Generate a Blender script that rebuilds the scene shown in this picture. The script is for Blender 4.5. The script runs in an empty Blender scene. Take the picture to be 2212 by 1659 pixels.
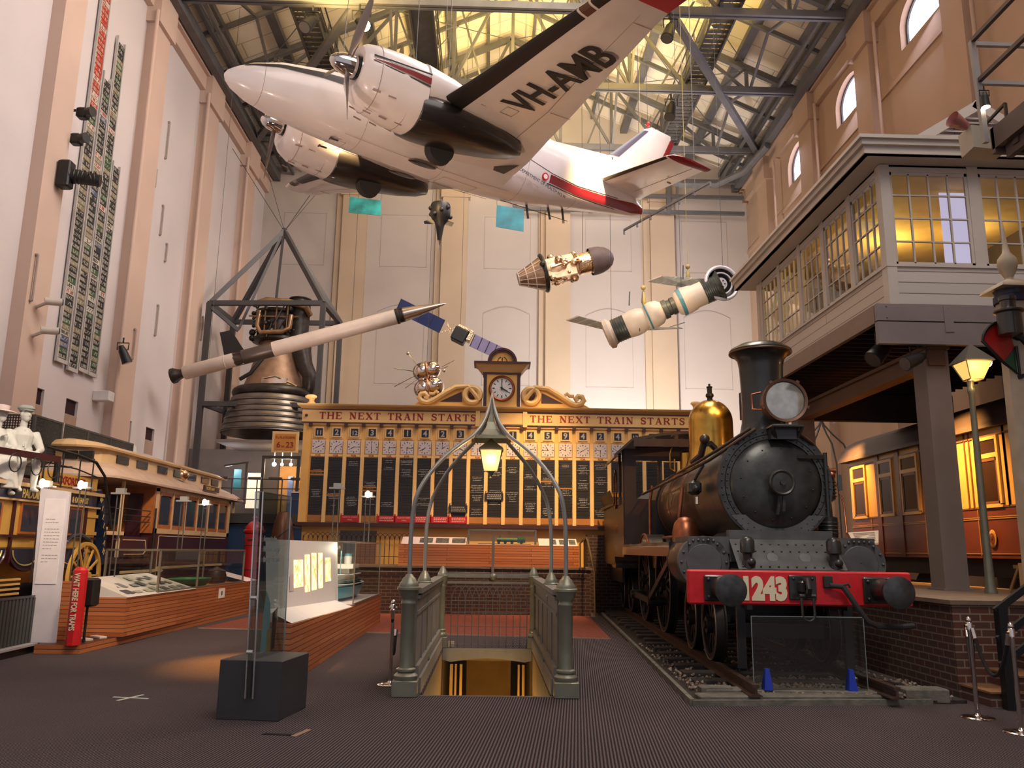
import bpy, math, random
from mathutils import Matrix, Vector
random.seed(7)
R = math.radians
PI = math.pi
scene = bpy.context.scene
C = scene.collection.objects

# ---------------------------------------------------------------- camera
F_PX, IMG_W, IMG_H = 1780.0, 2212.0, 1659.0
PITCH, ROLL, YAW = math.atan(360 / F_PX), 0.0137, R(1.4)
EYE = Vector((0, 0, 1.6))
fwd = Vector((math.sin(YAW) * math.cos(PITCH), math.cos(YAW) * math.cos(PITCH), math.sin(PITCH)))
r0 = Vector((math.cos(YAW), -math.sin(YAW), 0))
u0 = r0.cross(fwd)
rgt = r0 * math.cos(ROLL) + u0 * math.sin(ROLL)
upv = u0 * math.cos(ROLL) - r0 * math.sin(ROLL)
cam_d = bpy.data.cameras.new('camera')
cam = bpy.data.objects.new('camera', cam_d)
C.link(cam)
cam.matrix_world = Matrix(((rgt.x, upv.x, -fwd.x, EYE.x), (rgt.y, upv.y, -fwd.y, EYE.y), (rgt.z, upv.z, -fwd.z, EYE.z), (0, 0, 0, 1)))
cam_d.sensor_fit = 'HORIZONTAL'
cam_d.sensor_width = 36.0
cam_d.lens = F_PX / IMG_W * 36.0
cam_d.clip_end = 200
scene.camera = cam

# ---------------------------------------------------------------- exposure, world
scene.view_settings.view_transform = 'Standard'
scene.view_settings.look = 'None'
scene.view_settings.exposure = 0.42
scene.view_settings.gamma = 1.0
scene.view_settings.use_curve_mapping = False
try:
    scene.cycles.use_denoising = True
    scene.cycles.max_bounces = 6
    scene.cycles.diffuse_bounces = 3
    scene.cycles.glossy_bounces = 3
    scene.cycles.transmission_bounces = 5
    scene.cycles.transparent_max_bounces = 12
    scene.cycles.caustics_reflective = False
    scene.cycles.caustics_refractive = False
    scene.cycles.sample_clamp_indirect = 4.0
except Exception:
    pass
world = bpy.data.worlds.new('world')
scene.world = world
world.use_nodes = True
wb = world.node_tree.nodes['Background']
wb.inputs[0].default_value = (0.80, 0.76, 0.86, 1)
wb.inputs[1].default_value = 0.38

def area_light(name, loc, target, size, power, col, sy=None, spread=None):
    d = bpy.data.lights.new(name, 'AREA')
    d.energy = power
    d.color = col
    d.shape = 'RECTANGLE'
    d.size = size
    d.size_y = sy or size
    if spread: d.spread = spread
    o = bpy.data.objects.new(name, d)
    o.location = loc
    o.rotation_euler = (Vector(target) - Vector(loc)).to_track_quat('-Z', 'Y').to_euler()
    C.link(o)
    return o

def spot_light(name, loc, target, power, col, angle=50, blend=0.6, radius=0.12):
    d = bpy.data.lights.new(name, 'SPOT')
    d.energy = power
    d.color = col
    d.spot_size = R(angle)
    d.spot_blend = blend
    d.shadow_soft_size = radius
    o = bpy.data.objects.new(name, d)
    o.location = loc
    o.rotation_euler = (Vector(target) - Vector(loc)).to_track_quat('-Z', 'Y').to_euler()
    C.link(o)
    return o

def point_light(name, loc, power, col, radius=0.06):
    d = bpy.data.lights.new(name, 'POINT')
    d.energy = power
    d.color = col
    d.shadow_soft_size = radius
    o = bpy.data.objects.new(name, d)
    o.location = loc
    C.link(o)
    return o

WARM = (1.0, 0.62, 0.28)
AMBER = (1.0, 0.48, 0.13)
SOFTW = (1.0, 0.80, 0.60)
LILAC = (0.84, 0.80, 1.0)
# added fill panels under the closed roof, flooding the hall with soft light
area_light('roof_fill_rear', (4, 3, 18.2), (-3, 9, 0), 14, 1050, (1.0, 0.88, 0.80), 9)
area_light('roof_fill_mid', (3.5, 17.0, 18.6), (-8, 21, 7), 7, 1500, (1.0, 0.88, 0.80), 7)
area_light('roof_fill_end', (2.0, 29.5, 18.4), (1, 37, 11), 9, 160, (1.0, 0.86, 0.72), 3)
# warm uplights on the catwalks that wash the roof yellow
for ux, uy, up_, uc in ((0.5, 29, 520, (1.0, 0.70, 0.16)), (6.0, 24.5, 820, (1.0, 0.70, 0.20)), (-6.5, 21.5, 950, (1.0, 0.68, 0.24)), (0.5, 20, 260, (1.0, 0.74, 0.34))):
    area_light('roof_uplight', (ux, uy, 19.2), (ux * 0.7, uy + 1.5, 26), 3.0, up_, uc, 6)
area_light('roof_fill_uplight', (4.5, 31.5, 17.0), (4.5, 32.5, 24), 6, 260, (1.0, 0.84, 0.70), 5)  # added neutral fill that lightens the roof lining
# daylight through the high windows of the right wall
for wy in (20.9, 25.6, 30.4):
    area_light('window_daylight', (11.75, wy, 16.9), (-6, wy - 2, 8), 1.7, 130, LILAC, 1.1)
# spot lamps on the end wall and exhibits
spot_light('wall_wash', (5.6, 30.5, 2.6), (7.0, 37, 8.4), 5200, (1.0, 0.94, 0.88), 120, 1.0, 0.5)
spot_light('wall_wash_left', (-3.0, 27, 15.5), (-9, 33, 6), 900, SOFTW, 90, 1.0, 0.4)
spot_light('board_spot', (-3.0, 15.0, 12.0), (-2.3, 23, 4.3), 7600, (1.0, 0.62, 0.25), 58, 0.9, 0.2)
spot_light('board_spot_far', (3.2, 15.5, 12.0), (2.4, 23, 4.3), 6200, (1.0, 0.63, 0.27), 54, 0.9, 0.2)
spot_light('aircraft_spot', (-2.6, 6.5, 2.2), (0.3, 14.5, 9.6), 1150, (1.0, 0.66, 0.42), 62, 0.9, 0.3)
spot_light('aircraft_nose_spot', (-7.5, 9.0, 4.0), (-4, 15, 10), 650, (1.0, 0.74, 0.62), 60, 1.0, 0.3)
spot_light('tail_reflection_spot', (6.5, 10.5, 13.5), (1.1, 16.3, 9.8), 900, LILAC, 14, 0.9, 0.2)  # added lilac spot standing in for the reflection on the rear fuselage
spot_light('fin_spot', (6.5, 10.5, 13.5), (3.2, 18.4, 10.8), 900, (0.95, 0.85, 0.92), 26, 0.9, 0.2)
spot_light('dome_spot', (6.6, 9.8, 8.6), (4.0, 14.8, 3.9), 900, AMBER, 26, 0.7, 0.1)
spot_light('engine_spot', (2.2, 4.0, 9.5), (3.8, 10.6, 2.2), 700, (1.0, 0.86, 0.74), 34, 0.9, 0.3)
spot_light('probe_spot', (2.0, 17.5, 4.6), (2.0, 24, 10), 420, SOFTW, 34, 0.8, 0.1)
spot_light('station_spot', (3.0, 17.5, 5.0), (4.9, 22, 8.4), 380, SOFTW, 34, 0.8, 0.1)
spot_light('rocket_spot', (-4.6, 19, 5.0), (-6.0, 26, 8.2), 620, (1.0, 0.76, 0.62), 44, 0.8, 0.1)
spot_light('tram_spot', (-4.8, 15.2, 7.0), (-7.6, 19.5, 2.6), 1000, SOFTW, 60, 0.9, 0.2)
spot_light('omnibus_spot', (-5.0, 10.0, 6.2), (-8.2, 14.6, 2.2), 700, SOFTW, 60, 0.9, 0.2)
spot_light('carpet_spot', (-3.4, 14.6, 3.6), (-3.3, 12.3, 0), 2200, (1.0, 0.40, 0.08), 36, 1.0, 0.05)
spot_light('bench_spot', (-3.4, 10.5, 6.5), (-5.6, 15.0, 0.6), 620, (1.0, 0.72, 0.5), 60, 1.0, 0.2)
spot_light('case_spot', (0.4, 9.5, 6.0), (-2.6, 14.0, 0.6), 520, (1.0, 0.72, 0.5), 55, 1.0, 0.2)

# ---------------------------------------------------------------- materials
MATS = {}
def mat(name, col, rough=0.6, metal=0.0, var=0.08, vscale=3.0, bump=0.0, bscale=40.0, emit=None, estr=0.0, trans=0.0, alpha=None, spec=None, coat=0.0):
    if name in MATS: return MATS[name]
    m = bpy.data.materials.new(name)
    m.use_nodes = True
    nt = m.node_tree
    b = nt.nodes['Principled BSDF']
    b.inputs['Roughness'].default_value = rough
    b.inputs['Metallic'].default_value = metal
    if spec is not None: b.inputs['Specular IOR Level'].default_value = spec
    if coat: b.inputs['Coat Weight'].default_value = coat
    if trans: b.inputs['Transmission Weight'].default_value = trans
    if alpha is not None: b.inputs['Alpha'].default_value = alpha
    c = (col[0], col[1], col[2], 1)
    b.inputs['Base Color'].default_value = c
    tc = nt.nodes.new('ShaderNodeTexCoord')
    if var > 0:
        n = nt.nodes.new('ShaderNodeTexNoise')
        n.inputs['Scale'].default_value = vscale
        n.inputs['Detail'].default_value = 4
        nt.links.new(tc.outputs['Object'], n.inputs['Vector'])
        cr = nt.nodes.new('ShaderNodeValToRGB')
        cr.color_ramp.elements[0].position = 0.3
        cr.color_ramp.elements[1].position = 0.7
        cr.color_ramp.elements[0].color = tuple(max(0, x * (1 - var)) for x in col) + (1,)
        cr.color_ramp.elements[1].color = tuple(min(1, x * (1 + var)) for x in col) + (1,)
        nt.links.new(n.outputs['Fac'], cr.inputs['Fac'])
        nt.links.new(cr.outputs['Color'], b.inputs['Base Color'])
    if bump > 0:
        n2 = nt.nodes.new('ShaderNodeTexNoise')
        n2.inputs['Scale'].default_value = bscale
        n2.inputs['Detail'].default_value = 3
        nt.links.new(tc.outputs['Object'], n2.inputs['Vector'])
        bp = nt.nodes.new('ShaderNodeBump')
        bp.inputs['Strength'].default_value = bump
        bp.inputs['Distance'].default_value = 0.02
        nt.links.new(n2.outputs['Fac'], bp.inputs['Height'])
        nt.links.new(bp.outputs['Normal'], b.inputs['Normal'])
    if emit is not None:
        b.inputs['Emission Color'].default_value = (emit[0], emit[1], emit[2], 1)
        b.inputs['Emission Strength'].default_value = estr
    MATS[name] = m
    return m

def pick(nt, coords, axis_a, axis_b):
    s = nt.nodes.new('ShaderNodeSeparateXYZ')
    nt.links.new(coords, s.inputs[0])
    c = nt.nodes.new('ShaderNodeCombineXYZ')
    nt.links.new(s.outputs[axis_a], c.inputs[0])
    nt.links.new(s.outputs[axis_b], c.inputs[1])
    return c.outputs[0]

def brick_mat(name, cols, mortar, bw, bh, axes=('X', 'Z'), msize=0.012, rough=0.8, mix2=None):
    """bricks, tiles or boards laid over two world axes"""
    if name in MATS: return MATS[name]
    m = bpy.data.materials.new(name)
    m.use_nodes = True
    nt = m.node_tree
    b = nt.nodes['Principled BSDF']
    b.inputs['Roughness'].default_value = rough
    g = nt.nodes.new('ShaderNodeNewGeometry')
    v = pick(nt, g.outputs['Position'], axes[0], axes[1])
    t = nt.nodes.new('ShaderNodeTexBrick')
    nt.links.new(v, t.inputs['Vector'])
    t.inputs['Color1'].default_value = cols[0] + (1,)
    t.inputs['Color2'].default_value = cols[1] + (1,)
    t.inputs['Mortar'].default_value = mortar + (1,)
    t.inputs['Scale'].default_value = 1.0
    t.inputs['Mortar Size'].default_value = msize
    t.inputs['Mortar Smooth'].default_value = 0.1
    t.inputs['Brick Width'].default_value = bw
    t.inputs['Row Height'].default_value = bh
    nt.links.new(t.outputs['Color'], b.inputs['Base Color'])
    bp = nt.nodes.new('ShaderNodeBump')
    bp.inputs['Strength'].default_value = 0.5
    bp.inputs['Distance'].default_value = 0.006
    bp.invert = True
    nt.links.new(t.outputs['Fac'], bp.inputs['Height'])
    nt.links.new(bp.outputs['Normal'], b.inputs['Normal'])
    MATS[name] = m
    return m

def glass_mat(name='clear_glass', tint=(0.96, 0.985, 0.975), alpha=0.10, rough=0.03):
    if name in MATS: return MATS[name]
    m = bpy.data.materials.new(name)
    m.use_nodes = True
    nt = m.node_tree
    nt.nodes.remove(nt.nodes['Principled BSDF'])
    out = nt.nodes['Material Output']
    tr = nt.nodes.new('ShaderNodeBsdfTransparent')
    tr.inputs[0].default_value = tint + (1,)
    gl = nt.nodes.new('ShaderNodeBsdfGlossy')
    gl.inputs['Roughness'].default_value = rough
    lw = nt.nodes.new('ShaderNodeLayerWeight')
    lw.inputs[0].default_value = 0.12
    ad = nt.nodes.new('ShaderNodeMath')
    ad.operation = 'MULTIPLY_ADD'
    ad.inputs[1].default_value = 0.55
    ad.inputs[2].default_value = alpha * 0.25
    nt.links.new(lw.outputs['Facing'], ad.inputs[0])
    mx = nt.nodes.new('ShaderNodeMixShader')
    nt.links.new(ad.outputs[0], mx.inputs[0])
    nt.links.new(tr.outputs[0], mx.inputs[1])
    nt.links.new(gl.outputs[0], mx.inputs[2])
    nt.links.new(mx.outputs[0], out.inputs[0])
    MATS[name] = m
    return m

# ---------------------------------------------------------------- mesh builder
WM = {}
def rotm(ax, deg): return Matrix.Rotation(R(deg), 4, ax)
def T(x, y, z): return Matrix.Translation((x, y, z))
def frame(p0, p1):
    """matrix whose z axis runs from p0 to p1, origin p0"""
    p0 = Vector(p0); d = Vector(p1) - p0
    q = d.to_track_quat('Z', 'Y')
    return Matrix.Translation(p0) @ q.to_matrix().to_4x4()

class MB:
    def __init__(s, M=None):
        s.v, s.f, s.mi, s.sm = [], [], [], []
        s.M = M or Matrix()
        s.m = 0
    def add(s, vs, fs, smooth=False, M=None):
        o = len(s.v)
        MM = s.M @ M if M is not None else s.M
        s.v += [MM @ Vector(p) for p in vs]
        for f in fs:
            s.f.append([i + o for i in f]); s.mi.append(s.m); s.sm.append(smooth)
        return s
    def box(s, x0, x1, y0, y1, z0, z1, M=None):
        return s.add([(x0, y0, z0), (x1, y0, z0), (x1, y1, z0), (x0, y1, z0), (x0, y0, z1), (x1, y0, z1), (x1, y1, z1), (x0, y1, z1)],
                     [(0, 3, 2, 1), (4, 5, 6, 7), (0, 1, 5, 4), (1, 2, 6, 5), (2, 3, 7, 6), (3, 0, 4, 7)], False, M)
    def cbox(s, x0, x1, y0, y1, z0, z1, c=0.02, M=None):
        """box with chamfered vertical and horizontal edges"""
        rings = []
        for (dz, k) in ((0, c), (c, 0), (1, 0), (2, c)):
            z = z0 if (dz, k) == (0, c) else z0 + c if dz == c else z1 - c if dz == 1 else z1
            a, b2, c2, d = x0 + k, x1 - k, y0 + k, y1 - k
            q = c * 0.8
            rings.append([(a + q, c2, z), (b2 - q, c2, z), (b2, c2 + q, z), (b2, d - q, z), (b2 - q, d, z), (a + q, d, z), (a, d - q, z), (a, c2 + q, z)])
        return s.loft(rings, smooth=False, M=M)
    def loft(s, rings, smooth=True, caps=True, closed=True, M=None):
        n = len(rings[0]); vs = [p for r in rings for p in r]; fs = []
        for i in range(len(rings) - 1):
            for j in range(n if closed else n - 1):
                k = (j + 1) % n
                fs.append((i * n + j, i * n + k, (i + 1) * n + k, (i + 1) * n + j))
        s.add(vs, fs, smooth, M)
        if caps:
            s.add(rings[0], [tuple(reversed(range(n)))], False, M)
            s.add(rings[-1], [tuple(range(n))], False, M)
        return s
    def lathe(s, prof, n=24, M=None, smooth=True, a0=0.0, a1=2 * PI, caps=False, squash=1.0):
        full = abs(a1 - a0 - 2 * PI) < 1e-6
        k = n if full else n + 1
        rings = [[(r * math.cos(a0 + (a1 - a0) * i / n), squash * r * math.sin(a0 + (a1 - a0) * i / n), z) for i in range(k)] for r, z in prof]
        return s.loft(rings, smooth, caps, full, M)
    def cyl(s, p0, p1, r, r1=None, n=14, smooth=True, caps=True):
        r1 = r if r1 is None else r1
        L = (Vector(p1) - Vector(p0)).length
        return s.loft([[(rr * math.cos(2 * PI * i / n), rr * math.sin(2 * PI * i / n), z) for i in range(n)] for rr, z in ((r, 0), (r1, L))], smooth, caps, True, frame(p0, p1))
    def bar(s, p0, p1, w, h=None, up=(0, 0, 1)):
        """rectangular beam w wide, h deep between two points"""
        h = h or w
        p0 = Vector(p0); p1 = Vector(p1); d = (p1 - p0).normalized()
        u = Vector(up)
        if abs(d.dot(u)) > 0.98: u = Vector((0, 1, 0))
        a = d.cross(u).normalized() * (w / 2); b = a.cross(d).normalized() * (h / 2)
        return s.add([p0 - a - b, p0 + a - b, p0 + a + b, p0 - a + b, p1 - a - b, p1 + a - b, p1 + a + b, p1 - a + b],
                     [(0, 3, 2, 1), (4, 5, 6, 7), (0, 1, 5, 4), (1, 2, 6, 5), (2, 3, 7, 6), (3, 0, 4, 7)])
    def tube(s, pts, r, n=8, closed=False, caps=True):
        P = [Vector(p) for p in pts]; m = len(P); rings = []
        rr = r if isinstance(r, (list, tuple)) else [r] * m
        t = (P[1] - P[0]).normalized()
        up = Vector((0, 0, 1)) if abs(t.z) < 0.9 else Vector((1, 0, 0))
        a = t.cross(up).normalized()
        for i in range(m):
            if closed: t = (P[(i + 1) % m] - P[i - 1]).normalized()
            elif i == 0: t = (P[1] - P[0]).normalized()
            elif i == m - 1: t = (P[-1] - P[-2]).normalized()
            else: t = (P[i + 1] - P[i - 1]).normalized()
            a = (a - t * a.dot(t)).normalized(); b = t.cross(a)
            rings.append([P[i] + (a * math.cos(2 * PI * j / n) + b * math.sin(2 * PI * j / n)) * rr[i] for j in range(n)])
        if closed: rings.append(rings[0])
        return s.loft(rings, True, caps and not closed)
    def prism(s, poly, d0, d1, M=None, smooth=False):
        """polygon in local xy extruded from z=d0 to d1"""
        n = len(poly)
        vs = [(x, y, d0) for x, y in poly] + [(x, y, d1) for x, y in poly]
        fs = [tuple(reversed(range(n))), tuple(range(n, 2 * n))]
        s.add(vs, fs, False, M)
        s.add(vs, [(i, (i + 1) % n, n + (i + 1) % n, n + i) for i in range(n)], smooth, M)
        return s
    def ring(s, poly_out, poly_in, d0, d1, M=None):
        n = len(poly_out); vs = []
        for d in (d0, d1): vs += [(x, y, d) for x, y in poly_out] + [(x, y, d) for x, y in poly_in]
        fs = []
        for i in range(n):
            j = (i + 1) % n
            fs += [(i, n + i, n + j, j), (2 * n + i, 2 * n + j, 3 * n + j, 3 * n + i), (i, j, 2 * n + j, 2 * n + i), (n + i, 3 * n + i, 3 * n + j, n + j)]
        return s.add(vs, fs, False, M)
    def sphere(s, c, r, nu=16, nv=10, M=None):
        if not isinstance(r, (list, tuple)): r = (r, r, r)
        rings = []
        for j in range(nv + 1):
            t = PI * j / nv
            k = max(math.sin(t), 1e-4)
            rings.append([(c[0] + r[0] * k * math.cos(2 * PI * i / nu), c[1] + r[1] * k * math.sin(2 * PI * i / nu), c[2] - r[2] * math.cos(t)) for i in range(nu)])
        return s.loft(rings, True, False, True, M)
    def torus(s, r, t, M=None, n=28, k=10, a0=0, a1=2 * PI):
        full = abs(a1 - a0 - 2 * PI) < 1e-6
        rings = []
        for i in range(n + 1):
            a = a0 + (a1 - a0) * i / n
            rings.append([((r + t * math.cos(2 * PI * j / k)) * math.cos(a), (r + t * math.cos(2 * PI * j / k)) * math.sin(a), t * math.sin(2 * PI * j / k)) for j in range(k)])
        return s.loft(rings, True, not full, True, M)
    def build(s, name, mats, parent=None, label=None):
        if not isinstance(mats, (list, tuple)): mats = [mats]
        me = bpy.data.meshes.new(name)
        o = bpy.data.objects.new(name, me)
        if parent is not None:
            W = WM.get(parent.name, Matrix())
            inv = W.inverted()
            vs = [inv @ p for p in s.v]
            WM[o.name] = W
        else:
            lo = [min(p[i] for p in s.v) for i in range(3)]; hi = [max(p[i] for p in s.v) for i in range(3)]
            org = Vector(((lo[0] + hi[0]) / 2, (lo[1] + hi[1]) / 2, lo[2]))
            vs = [p - org for p in s.v]
            o.location = org
            WM[o.name] = Matrix.Translation(org)
        me.from_pydata([tuple(p) for p in vs], [], s.f)
        for mt in mats: me.materials.append(mt)
        me.polygons.foreach_set('material_index', s.mi)
        me.polygons.foreach_set('use_smooth', s.sm)
        me.update()
        if any(s.sm): me.set_sharp_from_angle(angle=R(42))
        C.link(o)
        if parent is not None: o.parent = parent
        if label: o['label'] = label
        return o

def thing(name, label, cat, M=None, group=None):
    M = M or Matrix()
    o = bpy.data.objects.new(name, None)
    C.link(o)
    o.empty_display_size = 0.2
    o.location = M.to_translation()
    o.rotation_euler = M.to_euler()
    WM[o.name] = M.copy()
    o['label'] = label
    o['category'] = cat
    if group: o['group'] = group
    return o

def tag(o, label, cat, group=None, kind=None):
    o['label'] = label
    o['category'] = cat
    if group: o['group'] = group
    if kind: o['kind'] = kind
    return o

def struct(name, mb, m, parent=None):
    o = mb.build(name, m, parent)
    if parent is None: o['kind'] = 'structure'
    return o

def kids(o): return [c for c in scene.objects if c.parent == o]
def dup(root, M, label=None, group=None):
    ch = kids(root)
    r = root.copy(); C.link(r)
    r.location = M.to_translation(); r.rotation_euler = M.to_euler()
    WM[r.name] = M.copy()
    if label: r['label'] = label
    if group: r['group'] = group
    for c in ch:
        k = c.copy(); C.link(k); k.parent = r
        for g in kids(c):
            q = g.copy(); C.link(q); q.parent = k
    return r

def text_mb(txt, size, M, ext=0.006, align='CENTER', spacing=1.0, shear=0.0, sx=1.0, bold=0.0, mb=None):
    """letters laid in local xy (reading along +x, up +y), facing +z, as geometry in a mesh builder"""
    cu = bpy.data.curves.new('lettering', 'FONT')
    cu.body = txt; cu.size = size; cu.extrude = ext; cu.align_x = align; cu.space_character = spacing; cu.shear = shear
    cu.offset = bold
    cu.resolution_u = 3
    o = bpy.data.objects.new('lettering', cu)
    C.link(o)
    dg = bpy.context.evaluated_depsgraph_get()
    dg.update()
    me = bpy.data.meshes.new_from_object(o.evaluated_get(dg))
    mb = mb or MB()
    S = Matrix.Diagonal((sx, 1, 1, 1))
    mb.add([tuple(v.co) for v in me.vertices], [tuple(p.vertices) for p in me.polygons], False, M @ S)
    bpy.data.objects.remove(o); bpy.data.curves.remove(cu); bpy.data.meshes.remove(me)
    return mb

def hang(q, p, r=.008, top=None):
    """suspension wire from a point straight up to the roof"""
    q.cyl(p, (p[0], p[1], top or roofz(p[0]) + .02), r, n=4)

# local frames for lettering
def face_front(x, y, z): return T(x, y, z) @ rotm('X', 90)          # reads along +x, faces -y
def circle(r, n=24, cx=0, cy=0, sq=1.0): return [(cx + r * math.cos(2 * PI * i / n), cy + sq * r * math.sin(2 * PI * i / n)) for i in range(n)]

# ================================================================ THE HALL
XL, XR, YB = -11.0, 12.1, 37.0
EAVE = 18.9
m_wall_l = mat('painted_wall_pink', (0.62, 0.50, 0.47), 0.85, var=0.05, vscale=0.6, bump=0.15, bscale=60)
m_wall_w = mat('painted_wall_white', (0.66, 0.60, 0.60), 0.85, var=0.04, vscale=0.5, bump=0.15, bscale=60)
m_wall_r = mat('shaded_wall_tan', (0.44, 0.30, 0.215), 0.85, var=0.06, vscale=0.5, bump=0.15, bscale=60)  # right wall's shade and warm light are painted into this tan
m_pil = mat('painted_pilaster', (0.62, 0.46, 0.38), 0.85, var=0.05, vscale=0.6, bump=0.1, bscale=60)
m_pil_b = mat('painted_pilaster_cream', (0.52, 0.40, 0.29), 0.85, var=0.05, vscale=0.6, bump=0.1, bscale=60)
m_steel = mat('grey_painted_steel', (0.115, 0.112, 0.115), 0.55, var=0.15, vscale=2)
m_steel_d = mat('dark_steel', (0.055, 0.052, 0.05), 0.5, var=0.2, vscale=3)
m_roof = brick_mat('roof_lining', ((0.80, 0.71, 0.60), (0.76, 0.67, 0.56)), (0.42, 0.37, 0.30), 2.4, 0.9, ('X', 'Y'), 0.02, 0.8)
m_black = mat('black_paint', (0.012, 0.012, 0.013), 0.45, var=0.1)
m_opening_shade = mat('opening_shade', (0.025, 0.004, 0.008), 0.9, var=0.0)  # near-black plate colour, paints the shade inside the left wall openings

# carpet: ribbed brown and grey cord
m_carpet = bpy.data.materials.new('ribbed_carpet'); m_carpet.use_nodes = True
nt = m_carpet.node_tree; b = nt.nodes['Principled BSDF']
b.inputs['Roughness'].default_value = 0.95
b.inputs['Specular IOR Level'].default_value = 0.15
g = nt.nodes.new('ShaderNodeNewGeometry')
w = nt.nodes.new('ShaderNodeTexWave'); w.wave_type = 'BANDS'; w.bands_direction = 'X'
w.inputs['Scale'].default_value = 11.0; w.inputs['Distortion'].default_value = 0.4; w.inputs['Detail'].default_value = 1.0
mp = nt.nodes.new('ShaderNodeMapping'); mp.inputs['Rotation'].default_value = (0, 0, R(6))
nt.links.new(g.outputs['Position'], mp.inputs[0]); nt.links.new(mp.outputs[0], w.inputs['Vector'])
n1 = nt.nodes.new('ShaderNodeTexNoise'); n1.inputs['Scale'].default_value = 90; n1.inputs['Detail'].default_value = 2
nt.links.new(g.outputs['Position'], n1.inputs['Vector'])
n2 = nt.nodes.new('ShaderNodeTexNoise'); n2.inputs['Scale'].default_value = 0.7; n2.inputs['Detail'].default_value = 3
nt.links.new(g.outputs['Position'], n2.inputs['Vector'])
c1 = nt.nodes.new('ShaderNodeValToRGB')
c1.color_ramp.elements[0].position = 0.25; c1.color_ramp.elements[1].position = 0.85
c1.color_ramp.elements[0].color = (0.028, 0.025, 0.028, 1); c1.color_ramp.elements[1].color = (0.165, 0.140, 0.138, 1)
nt.links.new(w.outputs['Fac'], c1.inputs['Fac'])
c2 = nt.nodes.new('ShaderNodeValToRGB')
c2.color_ramp.elements[0].position = 0.35; c2.color_ramp.elements[1].position = 0.65
c2.color_ramp.elements[0].color = (0.55, 0.5, 0.55, 1); c2.color_ramp.elements[1].color = (1.25, 1.15, 1.15, 1)
nt.links.new(n1.outputs['Fac'], c2.inputs['Fac'])
mx = nt.nodes.new('ShaderNodeMixRGB'); mx.blend_type = 'MULTIPLY'; mx.inputs[0].default_value = 0.9
nt.links.new(c1.outputs[0], mx.inputs[1]); nt.links.new(c2.outputs[0], mx.inputs[2])
c3 = nt.nodes.new('ShaderNodeValToRGB')
c3.color_ramp.elements[0].color = (0.8, 0.8, 0.8, 1); c3.color_ramp.elements[1].color = (1.1, 1.1, 1.1, 1)
nt.links.new(n2.outputs['Fac'], c3.inputs['Fac'])
mx2 = nt.nodes.new('ShaderNodeMixRGB'); mx2.blend_type = 'MULTIPLY'; mx2.inputs[0].default_value = 1
nt.links.new(mx.outputs[0], mx2.inputs[1]); nt.links.new(c3.outputs[0], mx2.inputs[2])
nt.links.new(mx2.outputs[0], b.inputs['Base Color'])
bp = nt.nodes.new('ShaderNodeBump'); bp.inputs['Strength'].default_value = 0.6; bp.inputs['Distance'].default_value = 0.004
nt.links.new(w.outputs['Fac'], bp.inputs['Height']); nt.links.new(bp.outputs['Normal'], b.inputs['Normal'])

SX0, SX1, SY0, SY1 = -0.74, 0.74, 9.72, 14.35      # stairwell opening
fl = MB()
def floor_rect(x0, x1, y0, y1, z=0.0): fl.box(x0, x1, y0, y1, z - 0.06, z)
floor_rect(XL, SX0, -5, 17); floor_rect(SX1, XR, -5, 17)
floor_rect(SX0, SX1, -5, SY0); floor_rect(SX0, SX1, SY1, 17)
floor_rect(XL, XR, 17, 40)
struct('floor', fl, m_carpet)
m_tile = mat('red_brick_paving', (0.22, 0.050, 0.028), 0.8, var=0.25, vscale=12, bump=0.3, bscale=70)
tl = MB()
tl.add([(-5.75, 17.2, 0), (2.3, 16.0, 0), (2.55, 21.5, 0), (-5.4, 21.5, 0), (-5.75, 17.2, 0.012), (2.3, 16.0, 0.012), (2.55, 21.5, 0.012), (-5.4, 21.5, 0.012)],
       [(4, 5, 6, 7), (0, 1, 5, 4), (1, 2, 6, 5), (3, 0, 4, 7)])
struct('floor_paving', tl, m_tile)
te = MB(); te.bar((-5.75, 17.18, 0.01), (2.3, 15.98, 0.01), 0.02, 0.02)
struct('trim_paving_edge', te, mat('worn_tape', (0.35, 0.25, 0.18), 0.8))

# walls
wl = MB()
wl.box(XL - 0.4, XL, -5, YB + 0.4, 5.32, EAVE + 0.5)
holes = [(19.6, 20.2, 4.92), (21.27, 21.9, 4.92), (24.6, 25.25, 3.9), (26.33, 27.0, 4.92)]
ys = -5
for a, c, zb in holes:
    wl.box(XL - 0.4, XL, ys, a, 0, 5.32)
    wl.box(XL - 0.4, XL, a, c, 0, zb)
    ys = c
wl.box(XL - 0.4, XL, ys, YB + 0.4, 0, 5.32)
struct('wall_left', wl, m_wall_w)
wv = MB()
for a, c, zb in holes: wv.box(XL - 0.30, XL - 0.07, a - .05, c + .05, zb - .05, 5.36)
struct('wall_left_shade_plates', wv, m_opening_shade)
wv = MB()
for a, c, zb in holes: wv.box(XL, XL + 0.004, a, c, zb - .45, zb)
struct('trim_left_sills', wv, mat('tan_sill', (0.40, 0.28, 0.21), 0.85))
def pil_lr(x0, x1, cap, name, m):
    side = 1 if x0 < 0 else -1
    for i, (a, c) in enumerate(((13.6, 14.7), (18.35, 19.3), (23.35, 24.4), (28.15, 29.35), (33.2, 34.4))):
        p = MB(); p.box(min(x0, x1), max(x0, x1), a, c, 0, cap)
        e = x1 + side * 0.12
        p.box(min(x0, e), max(x0, e), a - 0.12, c + 0.12, cap - 1.25, cap)
        struct('%s_%d' % (name, i + 1), p, m)
pil_lr(XL, XL + 0.32, EAVE, 'wall_left_pilaster', m_pil)
cb = MB(); cb.box(XL, XL + 0.2, -5, YB, EAVE - 0.75, EAVE); cb.box(XL, XL + 0.34, -5, YB, EAVE - 0.2, EAVE)
struct('trim_left_cornice', cb, m_pil)

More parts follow.
